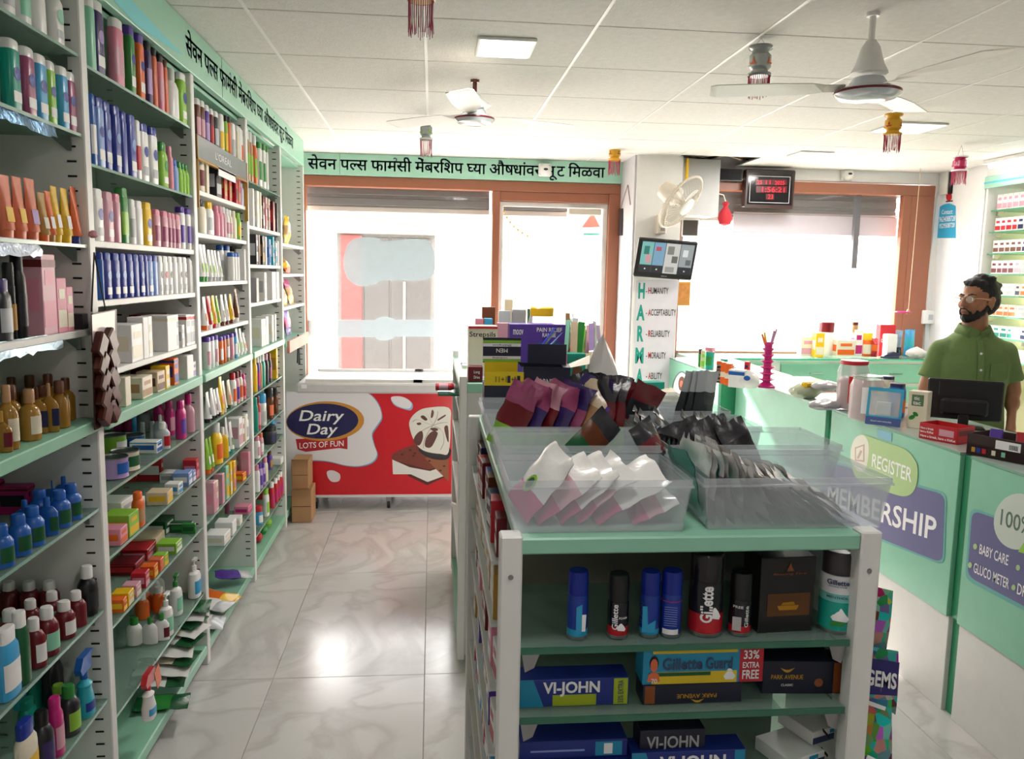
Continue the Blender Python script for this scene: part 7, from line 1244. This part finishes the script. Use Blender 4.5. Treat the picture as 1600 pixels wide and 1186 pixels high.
part(ptext('Pharmacy & General', 'Y', cy, (0, -1, 0), (1181, 271), (1203, 272), (1181, 268), .004, None, 0, 0), 'lettering', M_whiteprint, g, True, False)
# round white fittings on the header boards
for i, (x, y, Y, lab) in enumerate(((851, 266, BY-.05, 'white dome camera on the green header board over the door'), (1322, 273, BY, 'white dome camera on the wall right of the digital clock'))):
    c = at(x, y, 'Y', Y); g = thing('dome_camera', lab, 'security camera', (c.x, Y, c.z), (math.radians(90), 0, 0))
    part(MB().bev(-.05, .05, -.05, .05, 0, .022, .008), 'base', M_white, g); part(MB().lathe([(.048, .022), (.046, .04), (.032, .06), (.01, .07)], 20), 'dome', M_white, g); part(MB().lathe([(.001, .0695), (.012, .0705), (.001, .074)], 10, sx=1.5, sy=.8), 'lens', M_black, g)
# wires in the open ceiling bay
g = thing('ceiling_wires', 'loose wires hanging in the open ceiling panel beside the pillar', 'wires', (2.2, 6.3, CZ+.03))
for k, c in enumerate(('beige', 'charcoal', 'brown')): part(MB().tube([(1.95+.02*k, 6.30+.04*k, CZ+.04), (2.1, 6.34+.03*k, CZ+.015*k+.005), (2.25, 6.28, CZ+.05), (2.4+.03*k, 6.36, CZ+.03)], .005, 6), 'wire', C(c), g, True)
# ------------------------------------------------------------------ ceiling fans
def cfan(loc, lab, rod, zb, r, tilt=0, rods='white', ang=0):
    g = thing('ceiling_fan', lab, 'ceiling fan', (loc[0], loc[1], CZ)); H = CZ-zb
    part(MB().lathe([(.02, -.012), (.022, 0)], 14), 'canopy', C(rods), g)
    part(MB().tube([(0, 0, 0), (0, 0, -H*rod)], .0105, 10), 'down_rod', C(rods), g)
    mb = MB(); mb.T = Matrix.Translation((0, 0, -H*rod)) @ Matrix.Rotation(tilt, 4, 'Y'); mb.lathe([(.016, .03), (.030, .01), (.045, -H*.15), (.062, -H*.27)][::-1], 20); part(mb, 'bell_cover', M_white, g)
    part(MB().lathe([(r*.5, -H), (r*.85, -H+.008), (r, -H+.024), (r*.98, -H+.032), (r*.6, -H+.05), (r*.45, -H+.075)], 32), 'motor_housing', mat('glossy fan enamel', '#cfd4d8', .15, spec=.7), g)
    part(MB().lathe([(r*1.003, -H+.022), (r*1.008, -H+.026), (r*1.003, -H+.030)], 32), 'red_ring', C('maroon'), g)
    for k in range(3):
        a = ang+k*2*math.pi/3; mb = MB(); mb.T = Matrix.Rotation(a, 4, 'Z'); P = []
        for i, (rr_, hw) in enumerate(((r*.7, .02), (r*1.3, .022), (r*1.7, .05), (.30, .062), (.50, .058), (.52, .04))):
            for s in (-1, 1): P += [(rr_, s*hw, -H+.042+s*.007), (rr_, s*hw, -H+.045+s*.007)]
        fs = []
        for i in range(5):
            b0, b1 = i*4, i*4+4; fs += [(b0, b1, b1+2, b0+2), (b0+1, b0+3, b1+3, b1+1), (b0, b0+1, b1+1, b1), (b0+2, b1+2, b1+3, b0+3)]
        fs += [(0, 2, 3, 1), (20, 21, 23, 22)]; mb.add(P, fs); part(mb, 'blade', mat('cream fan blade', '#e6e0d6', .35), g, sm=False)
cfan((.193, 3.945), 'white ceiling fan with a brown rod, the left of two fans', .42, 2.288, .094, math.radians(-22), 'brown', .35)
cfan((1.466, 2.745), 'white ceiling fan with a white rod, the right of two fans', .42, 2.205, .108, 0, 'white', 2.85)
# ------------------------------------------------------------------ hanging lanterns
def lantern(x, yc, yt, y0, y1, y2, w, colr, lab, tass='magenta', Y=None, mot=None, double=False):
    """x centre px, string meets the ceiling at pixel (x, yc); body from y0 to y1, tassel to y2 at that depth"""
    Y = Y or at(x, yc, 'Z', CZ).y; c = at(x, y0, 'Y', Y); zb = at(x, y1, 'Y', Y).z; ze = at(x, y2, 'Y', Y).z; W2 = (at(x+w/2, y0, 'Y', Y).x-c.x)
    g = thing('paper_lantern', lab, 'lantern', (c.x, Y, ze), .3); H = c.z-zb; o = zb-ze
    part(MB().tube([(-W2*.6, 0, o+H), (0, 0, CZ-ze), (W2*.6, 0, o+H)], .0012, 4), 'string', C('tan'), g)
    pr = [(W2*.9, 0), (W2, H*.08), (W2*.75, H*.14), (W2*.7, H*.2), (W2*.95, H*.3), (W2*.95, H*.68), (W2*.7, H*.78), (W2*.75, H*.85), (W2, H*.92), (W2*.9, H)]
    part(MB().lathe([(a, b+o) for a, b in pr], 20), 'body', colr, g)
    for zz in (o+.0, o+H*.9): part(MB().lathe([(W2*1.02, zz), (W2*1.08, zz+H*.05), (W2*1.02, zz+H*.1)], 20, caps=False), 'trim_band', mot[1] if mot else colr, g)
    if mot:
        for k in range(4):
            mb = MB(); mb.T = Matrix.Rotation(k*math.pi/2+.25, 4, 'Z'); mb.prism([(-.35, 0), (.35, 0), (.5, .25), (-.5, .25)], (0, -W2*.985, o+H*.36), (W2*.75, 0, 0), (0, 0, H*.22), (0, -.0006, 0)).prism([(-.15, .35), (.15, .35), (.08, .8), (0, 1.1), (-.1, .8)], (0, -W2*.985, o+H*.36), (W2*.75, 0, 0), (0, 0, H*.22), (0, -.0006, 0)); part(mb, 'lamp_motif', mot[0], g, sm=False)
    mb = MB(); rn = random.Random(int(x)); n = 34
    for k in range(n):
        a = 2*math.pi*k/n; r0 = W2*.92; l = o*(1-rn.random()*.22); mb.tube([(r0*math.cos(a), r0*math.sin(a), o+.002), (r0*math.cos(a)*rn.uniform(.92, 1.04), r0*math.sin(a)*rn.uniform(.92, 1.04), o-l*.5), (r0*math.cos(a)*rn.uniform(.85, 1.06), r0*math.sin(a), o-l)], W2*.035, 3)
    part(mb, 'tassel', mat('crimson thread', '#a81f4a', .6), g, kind='stuff'); return g
sil = mat('silver foil paper', '#b4bab8', .25, metal=.3); yel = mat('golden yellow paper', '#e0a81f', .4); mg = mat('magenta foil paper', '#b82a5a', .3)
lantern(1189, 60, 0, 72, 120, 154, 34, sil, 'silver paper lantern with orange lamp motifs near the top centre', mot=(C('orange', 'card'), M_metal))
lantern(1397, 170, 0, 178, 211, 239, 25, yel, 'yellow paper lantern hanging under the right ceiling fan', mot=(C('red', 'card'), yel))
lantern(961, 218, 0, 226, 251, 275, 19, yel, 'small yellow paper lantern in front of the header board', Y=5.9, mot=(C('maroon', 'card'), yel))
lantern(666, 178, 0, 190, 219, 247, 20, sil, 'small silver paper lantern above the freezer', mot=(C('lime', 'card'), M_whiteprint))
lantern(1501, 238, 0, 244, 268, 290, 21, mg, 'magenta paper lantern near the right corner', Y=5.2, mot=(C('rose', 'card'), M_whiteprint))
lantern(658, -42, 0, -38, 2, 59, 42, yel, 'big yellow lantern cut off by the top edge with long crimson tassel', mot=(C('maroon', 'card'), yel))
# hanging frame with string on the pillar's left face, ribbon at the rack end
g = thing('hung_certificate', 'small framed certificate hung on a string on the pillar side', 'picture', at(973, 340, 'X', 1.489)); part(patch([(969, 327), (974, 326), (973, 368), (968, 368)], 'X', 1.489, (-1, 0, 0), .001, .01), 'frame', C('charcoal'), g, True, False); part(MB().tube([at(969, 327, 'X', 1.485), at(981, 289, 'X', 1.485), at(985, 320, 'X', 1.485)], .003, 4), 'string', C('brown'), g, True)
c0 = at(466, 535, 'X', RX+.01); g = thing('ribbon_knot', 'dark grey ribbon tied round the tray at the far end of the rack', 'ribbon', c0)
part(MB().tube([(0, 0, .03), (.004, -.03, .05), (.004, -.05, .02), (0, 0, 0), (.004, .04, .01), (.004, .03, .04), (0, 0, .03)], .006, 6), 'loops', C('charcoal'), g); part(MB().tube([(0, 0, 0), (.006, -.07, -.13)], .007, 5), 'tail', C('charcoal'), g); part(MB().tube([(0, 0, 0), (.006, .0, -.15)], .007, 5), 'tail', C('charcoal'), g)
g = thing('card_tray', 'pink and orange card tray below the snack packets in the farthest rack bay', 'tray', (RX-.06, 5.5, SH['farthest'][3])); part(MB().bev(RX-.004+.014, RX+.028, 5.12, 5.91, 1.09, 1.165, .003), 'tray_body', mat('pink orange print', '#d88f7c', .5, var=.3, bscale=10), g, True, False)
# ------------------------------------------------------------------ the man behind the counter
def ell(mb, c, r, n=16, m=10, rot=None):
    T0 = mb.T; M = Matrix.Translation(c) @ (rot.to_4x4() if rot else Matrix.Identity(4)); mb.T = (T0 @ M) if T0 else M
    mb.lathe([(max(1e-4, math.sin(math.pi*j/m)), -math.cos(math.pi*j/m)*r[2]) for j in range(m+1)], n, sx=r[0], sy=r[1], caps=False); mb.T = T0
def limb(mb, pts, rs, n=14):
    pts = [Vector(p) for p in pts]; mb.tube(pts, rs, n)
    for p, r in zip(pts, rs): ell(mb, p, (r, r, r), 12, 8)
def remesh(mb, name, m, parent, vox, sm=4, label=None):
    me = mesh_of(mb, name, m); o = bpy.data.objects.new(name, me); COL.objects.link(o); o.parent = parent
    r = o.modifiers.new('r', 'REMESH'); r.mode = 'VOXEL'; r.voxel_size = vox; r.use_smooth_shade = True
    s = o.modifiers.new('s', 'SMOOTH'); s.factor = .5; s.iterations = sm
    if label: o['label'] = label
    return o
M_skin = mat('warm brown skin', '#a87253', .5, sss=.12, bump=.08, bscale=200); M_shirt = mat('olive green cotton', '#6c834c', .8, bump=.25, bscale=120, var=.06)
M_hair = mat('black hair', '#14100f', .55, bump=.8, bscale=220, var=.2); M_tr = mat('dark trousers', '#2b2c33', .8)
pc = at(1521, 540, 'Y', 3.86)
man = thing('person', 'man in olive green short-sleeved shirt and thin glasses looking left behind the counter', 'person', (pc.x, 3.86, 0), -.28)
b = MB()
def loft(mb, rings, n=24, sup=2.3):
    P = []
    for z, rx, ry, cy in rings:
        for i in range(n):
            a = 2*math.pi*i/n; ca, sa = math.cos(a), math.sin(a); P.append((rx*math.copysign(abs(ca)**(2/sup), ca), cy+ry*math.copysign(abs(sa)**(2/sup), sa), z))
    K = len(rings); mb.add(P, [(k*n+i, k*n+(i+1) % n, (k+1)*n+(i+1) % n, (k+1)*n+i) for k in range(K-1) for i in range(n)]+[tuple(range(n-1, -1, -1)), tuple((K-1)*n+i for i in range(n))])
tors = [(.76, .15, .105, 0), (.86, .158, .11, 0), (.98, .14, .10, 0), (1.10, .152, .105, 0), (1.20, .165, .11, .003), (1.27, .165, .095, .008), (1.315, .12, .07, .012), (1.345, .06, .055, .012)]
loft(b, tors); limb(b, [(0, .012, 1.30), (0, .005, 1.38), (-.006, -.005, 1.44)], [.066, .060, .058])
SH_ = {-1: [(-.150, .0, 1.258), (-.205, .0, 1.06), (-.20, -.075, .875)], 1: [(.150, .0, 1.258), (.205, .01, 1.06), (.175, -.085, .875)]}
for s in (-1, 1): limb(b, SH_[s][:2]+[SH_[s][2]], [.052, .039, .025]); ell(b, ((SH_[s][0][0]*.6+SH_[s][1][0]*.4), 0, 1.18), (.044, .044, .07)); ell(b, Vector(SH_[s][1])*.7+Vector(SH_[s][2])*.3, (.036, .036, .05))
for s in (-1, 1): limb(b, [(s*.085, 0, .80), (s*.095, -.005, .44), (s*.10, .015, .07)], [.082, .055, .04]); limb(b, [(s*.10, .03, .035), (s*.11, -.12, .03)], [.033, .03])
# hands: palm, four unequal bent fingers and a thumb
for s in (-1, 1):
    w0 = Vector(SH_[s][2]); dr = (w0-Vector(SH_[s][1])).normalized(); fx = Vector((s*.35, -.9, 0)).normalized(); nx = dr.cross(fx).normalized(); fx = nx.cross(dr).normalized()
    pm0 = w0+dr*.045; rt = Matrix((fx, nx, dr)).transposed(); ell(b, pm0, (.038, .017, .048), rot=rt)
    for k, (u, L) in enumerate(((.028, .072), (.010, .080), (-.009, .075), (-.026, .060))):
        p0 = w0+dr*.075+fx*u; cu = nx*(-s); pts = [w0+dr*.05+fx*u*.8, p0+dr*.01, p0+dr*L*.45+cu*.008, p0+dr*L*.78+cu*.024, p0+dr*L*.95+cu*.042]; limb(b, pts, [.010, .0095, .0088, .008, .0072], 8)
    limb(b, [w0+dr*.02+fx*.025, w0+dr*.045+fx*.046, w0+dr*.075+fx*.056-nx*s*.01, w0+dr*.10+fx*.052-nx*s*.02], [.013, .011, .0095, .008], 8)
HM = Matrix.Translation((-.006, -.012, 1.508)) @ Matrix.Rotation(-.98, 4, 'Z') @ Matrix.Rotation(math.radians(-3), 4, 'X')
b.T = HM
ell(b, (0, .018, .030), (.073, .090, .085), 24, 16); ell(b, (0, -.022, -.010), (.060, .062, .080), 20, 14); ell(b, (0, -.035, -.062), (.042, .045, .036), 18, 12); ell(b, (0, -.062, -.088), (.021, .018, .016))
for s in (-1, 1):
    ell(b, (s*.038, -.055, -.022), (.020, .020, .020)); ell(b, (s*.030, -.074, .022), (.022, .010, .008)); ell(b, (s*.072, .012, -.006), (.009, .019, .031)); ell(b, (s*.078, .016, .010), (.006, .015, .014)); ell(b, (s*.012, -.092, -.026), (.009, .010, .008))
limb(b, [(0, -.082, .016), (0, -.094, -.006), (0, -.104, -.022)], [.009, .010, .012], 8); ell(b, (0, -.084, -.050), (.021, .009, .006)); ell(b, (0, -.083, -.060), (.018, .009, .007))
b.T = None
remesh(b, 'body', M_skin, man, .0062, 3)
# trousers, shoes
t = MB(); loft(t, [(.74, .162, .118, 0), (.80, .168, .12, 0), (.90, .165, .117, 0)])
for s in (-1, 1): limb(t, [(s*.085, 0, .78), (s*.098, -.003, .44), (s*.105, .012, .10)], [.094, .074, .062])
remesh(t, 'trousers', M_tr, man, .011, 4)
for s in (-1, 1):
    sh = MB(); ell(sh, (s*.11, -.06, .045), (.05, .135, .044)); sh.box(s*.11-.046, s*.11+.046, -.18, .06, .004, .02); remesh(sh, 'shoe', M_black, man, .01, 3)
# shirt
sm_ = MB(); loft(sm_, [(.84, .172, .126, 0), (.92, .166, .122, 0), (1.0, .160, .118, 0), (1.10, .166, .121, 0), (1.20, .172, .124, .003), (1.265, .165, .108, .008), (1.305, .135, .09, .012), (1.335, .105, .080, .012), (1.358, .075, .070, .012)])
for s in (-1, 1):
    a, e = Vector(SH_[s][0]), Vector(SH_[s][1]); d = (e-a); ell(sm_, a+Vector((0, 0, -.004)), (.056, .060, .054)); limb(sm_, [a, a+d*.35], [.055, .056]); limb(sm_, [a+Vector((-s*.02, 0, .012)), (s*.07, .008, 1.296)], [.046, .052]); sm_.tube([a, a+d*.45, a+d*.74], [.056, .058, .063], 18)
so = remesh(sm_, 'shirt', M_shirt, man, .0095, 3)
# collar, placket, buttons, pocket
def collar():
    mb = MB(); P = []; n = 26
    for i in range(n+1):
        ang = -math.pi/2+math.radians(28)+(2*math.pi-math.radians(56))*i/n
        drop = .012+.022*max(0, 1-min(i, n-i)/5)
        P += [(.068*math.cos(ang), .010+.068*math.sin(ang), 1.390+.008*math.sin(ang)), (.088*math.cos(ang), .010+.090*math.sin(ang), 1.362-drop)]
    mb.add(P, [(2*i, 2*i+2, 2*i+3, 2*i+1) for i in range(n)]); return mb
co = part(collar(), 'collar', M_shirt, man); s1 = co.modifiers.new('s', 'SOLIDIFY'); s1.thickness = .003
for s in (-1, 1):
    part(MB().prism([(0, 0), (s*.045, .022), (s*.052, -.012), (s*.020, -.048)], (0, -.080, 1.362), (1, .25*s, 0), (0, -.35, 1), (0, -.003, -.001)), 'collar_point', M_shirt, man, sm=False)
mb = MB(); zz = [1.318, 1.27, 1.20, 1.10, 1.0, .92, .85]; yy = [-.073, -.103, -.1235, -.1205, -.1175, -.1215, -.1255]
P = []
for z, y in zip(zz, yy): P += [(-.014, y-.0015, z), (.014, y-.0015, z), (-.014, y-.004, z), (.014, y-.004, z)]
mb.add(P, [(4*k+2, 4*k+3, 4*k+7, 4*k+6) for k in range(6)]+[(4*k, 4*k+2, 4*k+6, 4*k+4) for k in range(6)]+[(4*k+3, 4*k+1, 4*k+5, 4*k+7) for k in range(6)]); part(mb, 'placket', M_shirt, man)
for z, y in ((1.255, -.112), (1.175, -.127), (1.095, -.1245), (1.01, -.122)):
    part(MB().lathe([(.0062, 0), (.0062, .0022), (.004, .003)], 12), 'button', M_whiteprint, man).matrix_basis = Matrix.Translation((0, y, z)) @ Matrix.Rotation(math.radians(90), 4, 'X')
part(MB().prism([(0, .09), (.08, .09), (.08, .015), (.04, 0), (0, .015)], (.045, -.1245, 1.12), (1, .12, 0), (0, 0, 1), (0, -.0025, 0)), 'pocket', M_shirt, man, sm=False)
# hair, beard, brows, eyes, glasses
h = MB(); h.T = HM
ell(h, (0, .026, .046), (.077, .090, .079), 24, 16); ell(h, (0, .050, .006), (.0775, .066, .080), 20, 14); [ell(h, (s*.058, .022, .016), (.020, .040, .045)) for s in (-1, 1)]
for k, (x, y, z, r) in enumerate(((0, -.030, .096, .036), (-.03, -.028, .090, .028), (.03, -.026, .090, .028), (.0, .01, .118, .034), (.03, .03, .112, .03), (-.03, .03, .112, .03), (0, .06, .105, .034), (.02, .09, .085, .03), (-.02, .09, .085, .03), (0, .108, .060, .028), (.03, .10, .05, .022), (.012, -.055, .088, .020), (-.015, -.056, .088, .020))): ell(h, (x, y, z), (r*1.1, r*1.1, r*.62), 10, 8)
# carve by keeping the hair behind the hairline: plane below handled with a boolean cutter box of vertices
ho = remesh(h, 'hair', M_hair, man, .007, 1)
dsp = ho.modifiers.new('d', 'DISPLACE'); tx = bpy.data.textures.new('hair', 'CLOUDS'); tx.noise_scale = .014; dsp.texture = tx; dsp.strength = .009; dsp.mid_level = .5
be = MB(); be.T = HM
ell(be, (0, -.058, -.088), (.028, .026, .024)); ell(be, (0, -.079, -.076), (.016, .011, .010))
for s in (-1, 1):
    for (x, y, z, r) in ((.030, -.052, -.080, .020), (.043, -.036, -.070, .019), (.052, -.018, -.056, .017), (.059, -.006, -.038, .014), (.064, .000, -.018, .011), (.027, -.076, -.062, .011), (.045, -.050, -.056, .012)): ell(be, (s*x, y+.003, z), (r*.68, r*.85, r*1.05), 10, 8)
    limb(be, [(s*.002, -.0945, -.0405), (s*.014, -.0915, -.042), (s*.025, -.084, -.054)], [.0055, .0052, .005], 6)
    eb = MB(); eb.T = HM; limb(eb, [(s*.012, -.0835, .026), (s*.028, -.0830, .031), (s*.046, -.070, .027)], [.0032, .0036, .0022], 6); part(eb, 'eyebrow', M_hair, man)
    ey = MB(); ey.T = HM; ell(ey, (s*.030, -.0745, .007), (.0125, .0085, .0065)); part(ey, 'eye', mat('eye white', '#e6e0da', .2), man); ir = MB(); ir.T = HM; ell(ir, (s*.029, -.0805, .007), (.0048, .003, .0048)); part(ir, 'iris', mat('dark iris', '#24140c', .1), man)
remesh(be, 'beard', M_hair, man, .0055, 2)
lp = MB(); lp.T = HM; ell(lp, (0, -.091, -.0565), (.014, .005, .0055)); part(lp, 'lips', mat('lip skin', '#8f5a52', .45), man)
gl = MB(); gl.T = HM
for s in (-1, 1):
    gl.tube([(s*.031+.022*math.cos(a), -.097+abs(.031*s+.022*math.cos(a)*s*s)*.0+.10*max(0, abs(s*.031+.022*math.cos(a))-.02), .004+.017*math.sin(a)) for a in [2*math.pi*i/20 for i in range(20)]], .0009, 5, closed=True)
    gl.tube([(s*.053, -.0935, .010), (s*.072, -.06, .012), (s*.078, .0, .008), (s*.078, .018, .002)], .0011, 5)
gl.tube([(-.010, -.098, .008), (0, -.1015, .010), (.010, -.098, .008)], .001, 5); part(gl, 'glasses_frame', mat('thin gold wire', '#b8a27a', .25, metal=1), man)
gs = MB(); gs.T = HM
for s in (-1, 1): gs.prism([(.0215*math.cos(a), .0165*math.sin(a)) for a in [2*math.pi*i/18 for i in range(18)]], (s*.031, -.0955, .004), (1, .1*s, 0), (0, 0, 1), (0, .0006, 0))
part(gs, 'lenses', mat('spectacle glass', '#ffffff', .02, alpha=.12, var=0), man, sm=False)
er = MB(); er.T = HM; ell(er, (-.079, .006, -.036), (.003, .003, .003)); ell(er, (.079, .006, -.036), (.003, .003, .003)); part(er, 'ear_stud', M_metal, man, sm=True)
